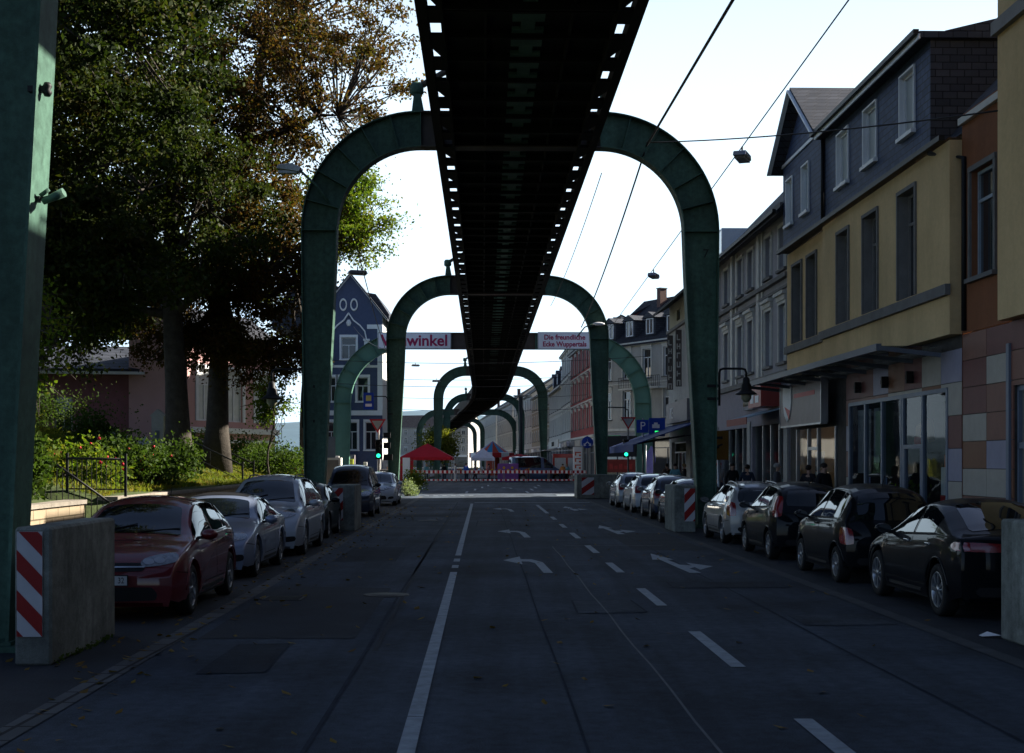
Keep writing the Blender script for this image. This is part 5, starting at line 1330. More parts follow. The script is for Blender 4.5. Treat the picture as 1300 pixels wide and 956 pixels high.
simple_house('farthest_white_house', 'farthest pale house closing the right side of the street', pr(328, 400, 9.5), 0, 10, 14, plaster_w, rooft, 9, 3, rh=3.6)
simple_house('foreground_shophouse', 'grey house out of view that shades the nearest pavement', pr(-34, 3.8), 0, 10, 13.3, plaster_g, rooft, 8, 3) if False else None
t = thing('shading_house', 'plain unseen house row near the camera, added to shade from the right', 'house'); W = place_right(t, -34, 3.9); shell(t, plaster_g, W, 10, 13.3, front=True); pitched(t, rooft, 0, W, 0, 10, 13.3, 3, gm=plaster_g)  # unseen house row, added to shade the street and show in reflections
ops = [(W*(k+.5)/9-.6, W*(k+.5)/9+.6, z, z+1.9) for k in range(9) for z in (5, 8, 11)]
for o in ops: window(t, *o, y=-.16, reveal=.14, trans=0)
# left side beyond the junction
simple_house('brown_roofed_house', 'reddish brown house behind the yellow green tree beyond the portals', plf(205, 240, -16), 0, 10, 11, mat('brown_render', (.14,.075,.055), .85), roofred, 6, 2, rh=3.6)
simple_house('street_end_house', 'pale house row closing the far end of the street', pts((-52, 455), (-14, 440)), 0, 12, 13, plaster_l, rooft, 12, 3, rh=4)
simple_house('far_left_house', 'pale far house on the left where the railway bends', plf(262, 320, -14), 0, 10, 11, plaster_l, rooft, 8, 3, rh=3)
# dark slate villa with white trim
villa_w = mat('villa_slate', (.065,.085,.155), .6, var=.12, scale=4, bump=.2)
t = thing('slate_villa', 'dark blue villa with white trimmed gable beyond the left tree', 'house', (-16.0, 114, 0), 0); t.scale = (.745, 1, 1)
W = 7.1; D = 12; H = 14.2
ops = [(2.55, 4.15, 10.4, 12.2), (.9, 1.9, 6.9, 8.9), (2.2, 3.2, 6.9, 8.9), (4.3, 5.5, 6.9, 8.9), (.9, 1.9, 2.9, 5.2), (3.1, 4.3, 2.9, 5.2), (5.2, 6.4, 2.9, 5.2)]
facade(t, 'wall', villa_w, W, 0, H, ops, reveal=.2)
for o in ops: window(t, *o, reveal=.2, surround=white, sw=.22, sill=white, trans=.65, fm=white)
b = MB().m(villa_w); b.poly([(0,0,H),(W,0,H),(W/2,0,H+3.1)]); b.build('gable', None, t, recalc=False)
b = MB().m(white)
b.bar((-.5,-.15,H-.55),(W/2,-.15,H+3.2),.12,.28,up=Vector((0,1,0))); b.bar((W+.5,-.15,H-.55),(W/2,-.15,H+3.2),.12,.28,up=Vector((0,1,0)))
b.box(0, 1.1, -.12, 0, H-1.3, H-.95); b.box(W-1.7, W, -.12, 0, H-1.3, H-.95); b.box(W-.55, W+.02, -.1, 0, 6.16, H-1.3)
b.box(-.05, W, -.14, 0, 5.75, 6.15); b.box(0, W, -.06, 0, 9.7, 9.9)
pts_ = [(1.35, 12.0), (1.55, 12.7), (2.1, 13.2), (2.8, 13.6), (3.35, 14.2), (3.9, 13.6), (4.6, 13.2), (5.15, 12.7), (5.35, 12.0)]
for p, q in zip(pts_, pts_[1:]): b.bar((p[0],-.08,p[1]),(q[0],-.08,q[1]),.12,.2,up=Vector((0,1,0)))
for x in (1.35, 5.35): b.box(x-.25, x+.25, -.3, 0, 10.0, 11.9); b.box(x-.35, x+.35, -.4, 0, 9.9, 10.0); b.box(x-.35, x+.35, -.4, 0, 11.9, 12.05)
b.build('white_trim', None, t)
b = MB().m(white)
for x in (2.75, 3.95):
    M = Matrix.Translation((x, -.05, 14.9)) @ Matrix.Rotation(PI/2, 4, 'X') @ Matrix.Diagonal((.4, .5, 1, 1))
    b.lathe([(1.05,-.02),(1.05,.06),(.72,.06),(.72,-.02)], 20, M)
b.build('oval_vents', None, t); 
MB().m(white).lathe([(0,.05),(.3,.04),(.3,0)], 6, Matrix.Translation((3.35,-.02,13.4)) @ Matrix.Rotation(PI/2, 4, 'X')).build('crest', None, t)
shell(t, plaster_w, W, D, H)
rf = MB().m(slate_d)
for xa in (-.6, W+.6):
    n = len(rf.v); q = [(xa,-.35,H-.65),(xa,D,H-.65),(W/2,D,H+3.2),(W/2,-.35,H+3.2)]
    rf.v += q+[(p[0],p[1],p[2]+.15) for p in q]
    for f in ((0,3,2,1),(4,5,6,7),(0,1,5,4),(1,2,6,5),(2,3,7,6),(3,0,4,7)): rf.face([n+i for i in f])
rf.box(-6, W+.3, 3.5, D+2, H-1, H+.3); rf.prism([(-6,H+.3),(W+.3,H+.3),(W-1.2,H+2.0),(-3,H+3.2)], 'y', 3.4, D+2)
rf = rf.build('roof', None, t, recalc=False)

b = MB().m(mat('lattice_white', (.4,.36,.36), .6)); b.box(.2, 4.2, -1.2, -.3, .0, 2.5)
b.m(blk); 
for k in range(6): b.bar((.3+k*.65,-1.24,1.2),(.3+k*.65+(.6 if k % 2 else -.0),-1.24,2.4),.06)
b.build('porch', None, t)
# pink house behind the park
pink = mat('plaster_pink', (.5,.29,.27), .85, var=.08, scale=.6, bump=.1); pinkd = mat('plaster_rose', (.26,.11,.12), .85, var=.08)
t = thing('pink_villa', 'light pink villa with white bands behind the two park trees', 'house', (-14.6, 62, .9), R(68))
W = 7.4
ops = [(x, x+1.25, 2.9, 5.3) for x in (.8, 3.2, 5.6)]+[(x, x+1.25, .4, 1.4) for x in (.8, 3.2, 5.6)]
facade(t, 'wall', pink, W, -1, 6.8, ops, reveal=.15)
for o in ops: window(t, *o, reveal=.15, surround=white, sw=.2, fm=white, gm=mat('shutter_white', (.6,.62,.6), .5) if o[2] > 2 else None)
b = MB().m(white); b.box(-.1, W+.1, -.2, 0, 2.35, 2.6); b.box(-.1, W+.1, -.12, 0, 1.9, 2.05); b.box(-.1, W+.1, -.45, 0, 6.5, 6.85); b.m(stone_tr); b.box(-.05, W+.05, -.3, 0, -.9, .1); b.build('bands', None, t)
shell(t, pink, W, 3.2, 6.8, z0=-1); pitched(t, rooft, 0, W, 0, 3.2, 6.9, 1.2, gm=pink)
t = thing('rose_house', 'rose coloured house with dark roof at the left behind the hedge', 'house', (-26.0, 62, 1.7), R(10))
W = 9.5; ops = [(1.2,2.0,1.5,3.2),(3.1,3.9,1.6,3.2),(5.2,6.0,1.5,3.2),(7.4,8.0,.9,1.8)]
facade(t, 'wall', pinkd, W, -2, 4.5, ops, reveal=.15)
for o in ops: window(t, *o, reveal=.15, surround=mat('rose_trim', (.33,.15,.16), .8), fm=offwhite)
shell(t, pinkd, W, 8, 4.5, z0=-2); pitched(t, slate_d, 0, W, 0, 8, 4.5, 1.2, gm=pinkd, over=.6)
MB().m(white).box(-.5, W+.5, -.75, -.62, 4.2, 4.33).build('eaves_board', None, t)
tt = thing('pavilion', 'low white zigzag edged canopy in front of the rose house', 'canopy', (-21, 58.5, 2.7), R(8))
b = MB().m(white)
for k in range(9): b.prism([(k*.7,0),(k*.7+.7,0),(k*.7+.35,.35)], 'y', 0, .05)
b.box(0, 6.3, 0, .05, -.25, 0); b.build('fringe', None, tt)
b = MB().m(alu)
for k in range(4): b.bar((k*2.1,.02,-.25),(k*2.1,.02,-1.8),.06)
b.build('posts', None, tt)
# park wall, steps, railing
sand = brickmat('sandstone_blocks', (.27,.21,.14), (.33,.26,.17), (.1,.08,.05), .7, .3, .5, .85, .015, .5)
def parkwall(Z0, Z1, label):
    t = thing('retaining_wall', label, 'wall'); W = place_left(t, Z0, Z1, -8.66)
    b = MB().m(sand); b.box(0, W, 0, .32, 0, 1.1); b.build('body', None, t)
    b = MB().m(mat('coping', (.24,.21,.17), .8, var=.2)); n = int(W/1.1)
    for i in range(n): b.box(W*i/n+.004, W*(i+1)/n-.004, -.05, .37, 1.1, 1.18)
    b.build('coping', None, t)
parkwall(8, 27.2, 'low sandstone retaining wall left of the park steps'); parkwall(29.4, 74, 'sandstone retaining wall running on behind the parked cars')
t = thing('steps', 'stone steps leading up into the park', 'steps'); W = place_left(t, 27.22, 29.38, -8.66)
for k in range(7): MB().m(concrete).box(.02, W-.02, .32*k, .32*(k+1)-.002, 0, .16*(k+1)).build('step', None, t)
def railing(label, a, c, h=.95, n=12, lower=.15, curl=True):
    t = thing('hand_railing', label, 'railing'); a, c = Vector(a), Vector(c); b = MB().m(blk); up = Vector((0,0,h))
    b.tube([a+up, c+up], .025, 6); b.tube([a+Vector((0,0,lower)), c+Vector((0,0,lower))], .015, 6); b.build('rail', None, t)
    for p in (a, c): MB().m(blk).bar(p, p+up+Vector((0,0,.12)), .05).build('post', None, t)
    b = MB().m(blk)
    for k in range(1, n): p = a.lerp(c, k/n); b.bar(p+Vector((0,0,lower)), p+up, .014)
    b.build('balusters', None, t)
railing('black iron railing sloping down the park steps', P(-8.1, 27.3, .1), P(-9.7, 27.3, 1.25), n=14)
railing('level black iron railing on the far side of the park steps', P(-9.7, 29.5, 1.2), P(-8.45, 29.5, 1.18), n=12, h=.8)
railing('far pair of iron handrails on the grass bank', P(-9.0, 47, 1.1), P(-11.8, 50, 2.2), n=2, h=.7); railing('second iron handrail rising up the grass bank', P(-9.2, 50.5, 1.15), P(-12.0, 53.5, 2.2), n=2, h=.7)
b = MB().m(mat('block_pale', (.36,.34,.3), .85)); b.box(-.3, .3, -.2, .2, 0, .9); o = b.build('stone_pier', bevel=.02); o.location = P(-8.3, 49, .1); tag(o, 'pale stone pier on the pavement left of the large arch leg', 'pier')
t = thing('garden_lantern', 'weathered stone pillar with a lantern niche beside the left park tree', 'pillar', (-12.3, 48, gz(-12.3, 48)-.1)); t.scale = (.6, .6, .62)
b = MB().m(plaster_l); b.box(-.35,.35,-.3,.3,0,2.7); b.prism([(-.45,2.7),(.45,2.7),(0,3.1)], 'y', -.35, .35); b.build('shaft', None, t)
MB().m(frame_d).box(-.12,.12,-.33,-.3,1.2,1.9).build('niche', None, t)
# ------------------------------------------------------------------ vegetation
def leaves_obj(name, centers, m, size, parent, aspect=.6, droop=.3):
    n = len(centers); c = np.asarray(centers, dtype=np.float32)
    u = rng.normal(size=(n, 3)); u[:, 2] -= droop; u /= np.linalg.norm(u, axis=1)[:, None]
    v = np.cross(u, rng.normal(size=(n, 3))); v /= np.linalg.norm(v, axis=1)[:, None]+1e-9
    s = (size*rng.uniform(.6, 1.4, size=n))[:, None]
    nn = np.cross(u, v)
    V = np.empty((n, 4, 3), dtype=np.float32)
    V[:, 0] = c-u*s*.5; V[:, 1] = c+v*s*aspect*.5+nn*s*.12; V[:, 2] = c+u*s*.5; V[:, 3] = c-v*s*aspect*.5+nn*s*.12
    me = bpy.data.meshes.new(name); me.vertices.add(n*4); me.vertices.foreach_set('co', V.reshape(-1))
    me.loops.add(n*4); me.loops.foreach_set('vertex_index', np.arange(n*4, dtype=np.int32))
    me.polygons.add(n); me.polygons.foreach_set('loop_start', np.arange(0, n*4, 4, dtype=np.int32)); me.polygons.foreach_set('loop_total', np.full(n, 4, dtype=np.int32))
    me.materials.append(m); me.update(); me.validate()
    o = bpy.data.objects.new(name, me); COL.objects.link(o)
    if parent: o.parent = parent
    return o
bark = mat('bark', (.05,.042,.034), .95, var=.35, scale=5, bump=1., bscale=22)
def tree(name, label, base, lean, tr, th, blobs, m, nl, leaf=.15, ncl=160, group=None, limbs=True, cl_sig=.42):
    """blobs: list of (centre rel. to base, radii, weight)"""
    base = Vector(base); t = thing(name, label, 'tree', base, 0, group)
    lean = Vector(lean); b = MB().m(bark); b.smooth = True
    pts, rs = [], []
    for k in range(11):
        f = k/10; p = lean*f*f*.5+lean*f*.5+Vector((.12*math.sin(f*7+base.x), .12*math.cos(f*6), th*f)); pts.append(p); rs.append(tr*(1.25-.25*min(1, f*8))*(1-.72*f) if k else tr*1.5)
    b.tube(pts, rs, 10)
    wsum = sum(x[2] for x in blobs); mains = []
    for i in range(14):
        bl = blobs[i % len(blobs)]; d = Vector(rng.normal(size=3)); d.normalize()
        q = Vector(bl[0])+Vector((d.x*bl[1][0], d.y*bl[1][1], d.z*bl[1][2]))*.55
        f = rng.uniform(.3, .95); s_ = pts[int(f*10)].lerp(pts[min(10, int(f*10)+1)], .5)
        if q.z < s_.z-1.5: s_ = pts[4]
        mid = s_.lerp(q, .5)+Vector((0, 0, -.25))+Vector(rng.normal(size=3))*.25
        path = [s_, s_.lerp(mid, .6), mid, mid.lerp(q, .6)+Vector(rng.normal(size=3))*.15, q]
        if limbs: b.tube(path, [tr*.42, tr*.33, tr*.25, tr*.16, tr*.06], 6)
        mains += path[1:]
    cents = []; per = max(1, nl//ncl)
    for i in range(ncl):
        r_ = rng.random()*wsum; a = 0
        for bl in blobs:
            a += bl[2]
            if a >= r_: break
        d = Vector(rng.normal(size=3)); d.normalize(); rr = rng.random()**.4
        q = Vector(bl[0])+Vector((d.x*bl[1][0], d.y*bl[1][1], d.z*bl[1][2]))*rr
        near = min(mains, key=lambda p: (p-q).length_squared)
        midp = near.lerp(q, .5)+Vector(rng.normal(size=3))*.2
        if limbs: b.tube([near, midp, q, q+(q-near).normalized()*.5+Vector((0,0,-.15))], [tr*.07+.015, .03, .018, .006], 4)
        sg = cl_sig*rng.uniform(.6, 1.5)
        L_ = rng.normal(size=(per, 3))*np.array([sg, sg, sg*.62])+np.array(q)
        cents.append(L_)
    b.build('trunk', None, t)
    leaves_obj('crown', np.concatenate(cents), m, leaf, t)
    return t
lf_dark = leafmat('leaf_dark', [(.010,.018,.005),(.018,.03,.007),(.035,.048,.009),(.05,.035,.009)], .28)
lf_brown = leafmat('leaf_brown', [(.026,.034,.008),(.05,.034,.011),(.085,.036,.014),(.07,.054,.012),(.032,.044,.009)], .38)
lf_green = leafmat('leaf_green', [(.035,.07,.008),(.065,.11,.012),(.11,.14,.016),(.14,.11,.018)], .45)
lf_bush = leafmat('leaf_bush', [(.02,.04,.008),(.035,.062,.012),(.06,.09,.015)], .35)
lf_olive = leafmat('leaf_yellowgreen', [(.06,.075,.012),(.1,.11,.015),(.13,.11,.016)], .4)
tree('park_tree', 'darkest leafy tree at the left edge whose trunk hides behind the nearest portal leg', (-13.8, 33, gz(-13.8, 33)-.1), (.6,0,0), .38, 12,
     [((2.4,-1.2,9.5),(4.2,3.6,3.6),5),((3.4,0,12.5),(4.2,3.6,2.6),3),((1.8,0,5.6),(3.0,2.6,2.0),2.6),((3.6,.5,4.4),(2.2,2,1.3),1.3)], lf_dark, 100000, .14, 400, cl_sig=.3)
tree('park_tree', 'thick upright chestnut trunk under the dark green part of the crown', (-11.3, 46, gz(-11.3, 46)-.1), (.2,0,0), .42, 15,
     [((-2.2,0,13.),(5.2,4.2,4.8),5),((.6,-1.5,8.4),(3.8,3,3.0),3),((-4,-1,7.2),(3.4,3,3.0),3.2)], lf_dark, 100000, .14, 400, cl_sig=.3)
tree('park_tree', 'slanting chestnut with brown autumn leaves reaching over the large arch', (-10.9, 50, gz(-10.9, 50)-.1), (1.9,0,0), .42, 16,
     [((3.4,-1,14.6),(4.3,4.2,4.4),5),((-.5,-1,13),(3.5,3.5,4),2),((1.2,-2,9.2),(3.8,3.4,3.0),2.8),((1.9,-1.2,7.2),(2.2,2.3,1.8),1.5),((1.9,-1.5,4.5),(2.2,1.6,1.2),1.6),((-.2,-2,4.4),(2.2,1.6,1.0),1.2),((-1.0,-1.8,6.3),(2.8,2.5,1.5),1.2)], lf_brown, 95000, .13, 520, cl_sig=.3)
tree('bright_tree', 'bright green tree behind the left side of the large arch', (-9.6, 64, gz(-9.6, 64)-.1), (.6,0,0), .26, 13,
     [((1.9,0,12.3),(2.3,2.2,2.5),3),((-1.2,0,11),(2.2,2.3,3),1.)], lf_green, 22000, .15, 150, cl_sig=.34)
tree('sapling', 'small light green sapling beside the bracket lantern', (-9.4, 53.5, 1.2), (.1,0,0), .05, 3.4, [((.1,0,3.0),(.75,.75,1.),1)], lf_green, 1500, .13, 40, cl_sig=.2)
tree('sapling', 'slim leafy sapling next to the nearest portal leg', (-9.8, 27.9, 1.25), (.1,0,0), .04, 4.0, [((.0,0,3.2),(.7,.7,1.5),1)], lf_green, 1500, .11, 45, cl_sig=.22)
tree('street_tree', 'yellow green tree beyond the junction left of the deck', (A(172)-6.3, 172, 0), (0,0,0), .2, 4, [((0,0,3.9),(2.0,2,1.9),1)], lf_olive, 6000, .3, 70, cl_sig=.6)
tree('park_tree', 'dark tree behind the rose coloured house at the far left of the park', (-22.5, 58, 2.0), (.3,0,0), .3, 9, [((0,0,8.2),(5.2,4,4.6),4),((4.5,0,6.5),(3,3,2.6),1.5)], lf_dark, 45000, .18, 260, cl_sig=.4)
tree('street_tree', 'dark tree mass at the left beyond the slate villa', (-22, 105, 0), (0,0,0), .3, 9, [((0,0,8),(5,4,5),1)], lf_dark, 9000, .3, 90, cl_sig=.7)
def bush(name, label, c, r, m, n=2500, leaf=.1, flowers=None, lumps=14, ground=True, stems=True):
    z0 = gz(c[0], c[1])-.05 if ground else c[2]
    t = thing(name, label, 'bush', (c[0], c[1], z0))
    pts = []
    for i in range(lumps):
        d = rng.normal(size=3); d /= np.linalg.norm(d); rr = rng.random()**.5*.72
        q = d*np.array(r)*rr; q[2] = abs(q[2])+r[2]*.25
        pts.append(rng.normal(size=(n//lumps, 3))*np.array([r[0], r[1], r[2]])*.2+q)
    pts = np.concatenate(pts); pts[:, 2] = np.abs(pts[:, 2])
    b = MB().m(bark)
    for k in range(9): q = pts[int(rng.integers(len(pts)))]; b.tube([(q[0]*.1,q[1]*.1,0), (q[0]*.5,q[1]*.5,q[2]*.6), tuple(q)], [.03,.018,.006], 4)
    b.build('stems', None, t)
    leaves_obj('foliage', pts, m, leaf, t)
    if flowers:
        fb = MB().m(flowers)
        for k in range(26): q = pts[int(rng.integers(len(pts)))]*1.03; fb.ball(q, .045, 1)
        fb.build('flowers', None, t)
    return t
rose = mat('rose_red', (.4,.01,.02), .5)
for i, (nm, lb, x, y, r, m_, n, fl) in enumerate((
    ('hedge_bush', 'dense dark shrub leaning over the near wall beside the nearest portal leg', -9.25, 25.9, (.85,.9,1.15), lf_bush, 4200, None),
    ('hedge_bush', 'light green shrub behind the near wall, left of the railing', -10.4, 27.6, (.7,.7,1.6), lf_green, 4000, None),
    ('rose_bush', 'rose bush with red blooms right of the park steps', -10.1, 32.2, (1.2,1.2,1.0), lf_green, 3200, rose),
    ('rose_bush', 'second rose bush below the left chestnut trunk', -9.9, 36.0, (1.3,1.3,1.2), lf_bush, 3400, rose),
    ('low_bush', 'yellow green shrub between the steps and the roses', -11.6, 31.5, (1.6,1.2,.7), lf_olive, 3600, None),
    ('low_bush', 'dark shrub at the foot of the two chestnut trunks', -9.7, 39.8, (.9,1.2,1.15), lf_bush, 3000, None),
    ('low_bush', 'ivy like shrub left of the chestnut trunks', -12.6, 42.5, (1.8,1.5,.9), lf_bush, 3800, None),
    ('hedge', 'long clipped hedge before the rose coloured house', -21.0, 55, (6.0,1.3,1.6), lf_bush, 9000, None),
    ('low_bush', 'rounded dark shrub behind the silver people carrier', -9.6, 56.5, (1.5,1.8,1.3), lf_bush, 4000, None),
    ('low_bush', 'dark shrub group left of the large arch leg', -11.8, 61, (2.2,2.2,1.5), lf_bush, 5000, None),
    ('low_bush', 'leafy shrub in front of the pink villa', -13.6, 58, (1.8,1.6,1.3), lf_green, 4000, None),
    ('ornamental_grass', 'tall pale ornamental grass on the sunny mound', -19.6, 50.5, (3.2,1.5,.9), lf_olive, 6000, None),
    ('low_bush', 'shrub on the mound in front of the hedge', -14.2, 47, (1.2,1.2,1.1), lf_bush, 3200, None))):
    bush(nm, lb, (x, y), r, m_, n, .11, fl)
bush('low_bush', 'grey green lavender bush on the junction island', (A(77)-5.0, 77.5, 0), (.75,1.0,.75), leafmat('leaf_grey', [(.14,.18,.1),(.2,.24,.15)], .3), 2200, .09, None, ground=False)
bush('low_bush', 'round dark green bush behind the junction island', (A(92)-5.3, 92, 0), (1.0,1.0,1.2), lf_green, 2200, .12, None, ground=False)
bush('low_bush', 'dark planter hedge under the blue awning', (A(72)+8.9, 71, .1), (.8,3,1.2), lf_bush, 3000, .12, None, ground=False)
bush('low_bush', 'dark shrubbery in front of the slate villa', (-15.5, 100, .0), (3.5,1.5,2.2), lf_bush, 4000, .16, None, ground=False)
# grass on the bank
n = 26000; ys_ = rng.uniform(29.5, 73, n); d = rng.random(n)**1.5*8+.05; P3 = []
for y, q in zip(ys_, d): x = A(y)-8.9-q; P3.append((x, y, gz(x, y)+.05))
g = leaves_obj('grass', P3, leafmat('grass_blade', [(.07,.095,.012),(.12,.14,.018),(.17,.12,.03)], .4), .16, None, aspect=.22, droop=-1.6); tag(g, 'sunlit grass and fallen leaves on the park bank', 'grass', kind='stuff')
n = 9000; P3 = []
for i in range(n): y = rng.uniform(44, 60); x = rng.uniform(-26, -13); P3.append((x, y, gz(x, y)+.08))
g = leaves_obj('grass', P3, MATS['grass_blade'], .26, None, aspect=.2, droop=-1.8); tag(g, 'long grass on the sunny mound', 'grass', kind='stuff')
b = MB().m(leafmat('moss', [(.06,.1,.02),(.1,.14,.03)], .2))
for i in range(160):
    p = Vector((-4.36+rng.normal()*.03, rng.uniform(13, 14.9), rng.uniform(.01, .06))); u = Vector(rng.normal(size=3)).normalized()*.03; v = Vector(rng.normal(size=3)).normalized()*.02; b.poly([p-u,p-v,p+u,p+v])
tag(b.build('moss', recalc=False), 'green moss and weeds at the foot of the foreground block', 'moss', kind='stuff')
# hills
b = MB().m(mat('hill', (.07,.12,.16), 1., var=.2, scale=.01)); b.smooth = True  # blue tint in the hill colour stands in for distance haze
nx, ny = 60, 12
for j in range(ny):
    for i in range(nx):
        x = -1400+i*40; y = 950+j*70; h = 44*math.exp(-((x+120)/420)**2)*math.sin(PI*j/(ny-1))+14*noise.noise(Vector((x*.006, y*.006, 0)))*math.sin(PI*j/(ny-1))
        b.v.append((x, y, h-1))
for j in range(ny-1):
    for i in range(nx-1): a = j*nx+i; b.face([a, a+1, a+nx+1, a+nx])
tag(b.build('hills'), kind='structure')

# ------------------------------------------------------------------ people
def person(label, loc, yaw, top, legs, hair, h=1.72, pose='stand', long_hair=False, skirt=None, coat=False):
    t = thing('person', label, 'person', loc, yaw); k = h/1.72
    ax = .03
    J = dict(pel=(0,0,.95), wai=(0,.0,1.08), che=(0,.01,1.3), nck=(0,.01,1.46), hd0=(0,-.015,1.52), hd1=(0,-.02,1.62))
    st = {'stand': 0, 'walk': .24, 'sit': 0}[pose]
    zl = 0
    if pose == 'sit': zl = -.45
    def leg(s_, f):
        if pose == 'sit': return [(s_*.09,0,.93),(s_*.11,-.42,.93),(s_*.11,-.45,.52),(s_*.11,-.58,.5)]
        return [(s_*.09,0,.92),(s_*.1,f*.5-.03,.5),(s_*.1,f+.02,.09),(s_*.11,f-.14,.035)]
    def arm(s_, f): return [(s_*.17,.01,1.41),(s_*.24,.02+f*.3,1.16),(s_*.25,f*.9-.04,.94),(s_*.25,f-.06,.87)]
    def skin(chains, name, m, parent, sub=1, expand=0):
        me = bpy.data.meshes.new(name); vs_, es, rs = [], [], []
        idx = {}
        for ch in chains:
            prev = None
            for p, r in ch:
                kk = tuple(round(q, 4) for q in p)
                if kk not in idx: idx[kk] = len(vs_); vs_.append(((p[0])*k, p[1]*k, (p[2]+zl)*k)); rs.append(r+expand)
                if prev is not None and prev != idx[kk]: es.append((prev, idx[kk]))
                prev = idx[kk]
        me.from_pydata(vs_, es, []); o = bpy.data.objects.new(name, me); COL.objects.link(o)
        md = o.modifiers.new('s', 'SKIN'); md.use_smooth_shade = True
        sv = me.skin_vertices[0].data
        for i, r in enumerate(rs): q = (r, r*.85) if isinstance(r, float) else r; sv[i].radius = (q[0]*k, q[1]*k)
        sv[0].use_root = True
        s2 = o.modifiers.new('u', 'SUBSURF'); s2.levels = sub; s2.render_levels = sub
        dg = bpy.context.evaluated_depsgraph_get(); dg.update()
        m2 = bpy.data.meshes.new_from_object(o.evaluated_get(dg)); bpy.data.objects.remove(o); m2.name = name
        m2.materials.clear(); m2.materials.append(m)
        for p in m2.polygons: p.use_smooth = True
        o = bpy.data.objects.new(name, m2); COL.objects.link(o); o.parent = parent; return o
    tor = [(J['pel'], .115), (J['wai'], .11), (J['che'], .135), (J['nck'], .05), (J['hd0'], .07), (J['hd1'], .085), ((0,-.015,1.69), .06)]
    la, ra_ = arm(-1, .14 if pose == 'walk' else .02), arm(1, -.14 if pose == 'walk' else -.03)
    ll, rl = leg(-1, -st), leg(1, st)
    lr = (.085, .06, .045, .035); ar = (.06, .045, .03, .028)
    chains = [tor, [(J['pel'], .115)]+list(zip(ll, lr)), [(J['pel'], .115)]+list(zip(rl, lr)), [(J['che'], .135)]+list(zip(la, ar)), [(J['che'], .135)]+list(zip(ra_, ar))]
    body = skin(chains, 'body', skinm, t)
    # hands with five fingers, nose and ears joined to the body mesh
    hb_ = MB().m(skinm)
    for s_, a_ in ((-1, la), (1, ra_)):
        w_ = Vector(a_[3])
        hb_.ball((w_+Vector((0,-.005,-.03)))*k+Vector((0,0,zl*k)), Vector((.016,.036,.042))*k, 1)
        for q in range(4):
            p_ = w_+Vector((0, -.03+q*.018, -.06)); l_ = (.055,.065,.06,.045)[q]
            hb_.tube([(p_+Vector((0,0,zl)))*k, (p_+Vector((-s_*.006,0,-l_*.55+zl)))*k, (p_+Vector((-s_*.022,0,-l_+zl)))*k], [.009*k,.008*k,.006*k], 5)
        p_ = w_+Vector((0,-.035,-.015)); hb_.tube([(p_+Vector((0,0,zl)))*k, (p_+Vector((-s_*.012,-.022,-.03+zl)))*k, (p_+Vector((-s_*.02,-.028,-.055+zl)))*k], [.01*k,.009*k,.006*k], 5)
    hb_.prism([(-.014*k,(1.585+zl)*k),(.014*k,(1.585+zl)*k),(0,(1.63+zl)*k)], 'y', -.128*k, -.09*k)
    for s_ in (-1, 1): hb_.ball(Vector((s_*.083,-.005,1.61+zl))*k, Vector((.012,.022,.03))*k, 1)
    hm = hb_.build('tmp', None)
    bm = bmesh.new(); bm.from_mesh(body.data); bm.from_mesh(hm.data); bm.to_mesh(body.data); bm.free(); bpy.data.objects.remove(hm)
    for s_ in (-1, 1): MB().m(blk).ball(Vector((s_*.03,-.098,1.625+zl))*k, .009*k, 1).build('eye', None, t)
    # clothes
    e = .028
    skin([[(J['pel'], .14), (J['wai'], .138), (J['che'], .172), ((0,.01,1.43), .09)], [(J['che'], .172)]+[(p, r+e) for p, r in list(zip(la, ar))[:3]], [(J['che'], .172)]+[(p, r+e) for p, r in list(zip(ra_, ar))[:3]]], 'jacket', top, t)
    skin([[((0,0,1.0), .125), (J['pel'], .125)], [(J['pel'], .125)]+[(p, r+e) for p, r in list(zip(ll, lr))[:3]], [(J['pel'], .125)]+[(p, r+e) for p, r in list(zip(rl, lr))[:3]]], 'trousers', legs, t)
    if skirt: MB().m(skirt).lathe([(.15*k,1.0*k),(.2*k,.8*k),(.25*k,.5*k)], 14).build('skirt', None, t)
    for s_, l_ in ((-1, ll), (1, rl)):
        p_ = Vector(l_[2]); MB().m(blk).ball((p_+Vector((0,-.06,-.045+zl)))*k, Vector((.045,.12,.045))*k, 1).build('shoe', None, t)
    hh = MB().m(hair); hh.ball(Vector((0,.012,1.655+zl))*k, Vector((.098,.108,.092))*k, 2, .1)
    if long_hair: hh.ball(Vector((0,.05,1.53+zl))*k, Vector((.09,.06,.14))*k, 2, .1)
    hh.build('hair', None, t)
    return t
cm = lambda n, c: mat('cloth_'+n, c, .85, var=.12, scale=6)
hairb, hairg, hairl = mat('hair_dark', (.02,.014,.01), .6), mat('hair_grey', (.3,.29,.28), .7), mat('hair_blond', (.3,.2,.09), .6)
person('grey haired person in a dark coat on the right pavement behind the third black car', P(8.7, 44.5, .116), 1.2, cm('grey', (.09,.09,.1)), cm('dark', (.02,.02,.025)), hairg, 1.75)
person('person in dark clothes facing the glass shopfront', P(9.0, 41.5, .116), 2.6, cm('dark', (.02,.02,.025)), cm('dark', (.02,.02,.025)), hairb, 1.7)
person('person with a rose pink scarfed top walking past the shop window', P(8.8, 38.9, .116), -1.2, cm('rose', (.24,.09,.09)), cm('dark', (.02,.02,.025)), hairl, 1.68, 'walk', True)
person('person in a black jacket with a white collar near the shop door', P(8.5, 37.6, .116), .6, cm('black', (.012,.012,.014)), cm('dark', (.02,.02,.025)), hairb, 1.76)
person('person in black between the orange sign and the grey townhouse', P(8.6, 52.0, .116), .2, cm('black', (.012,.012,.014)), cm('navy', (.02,.03,.05)), hairb, 1.75)
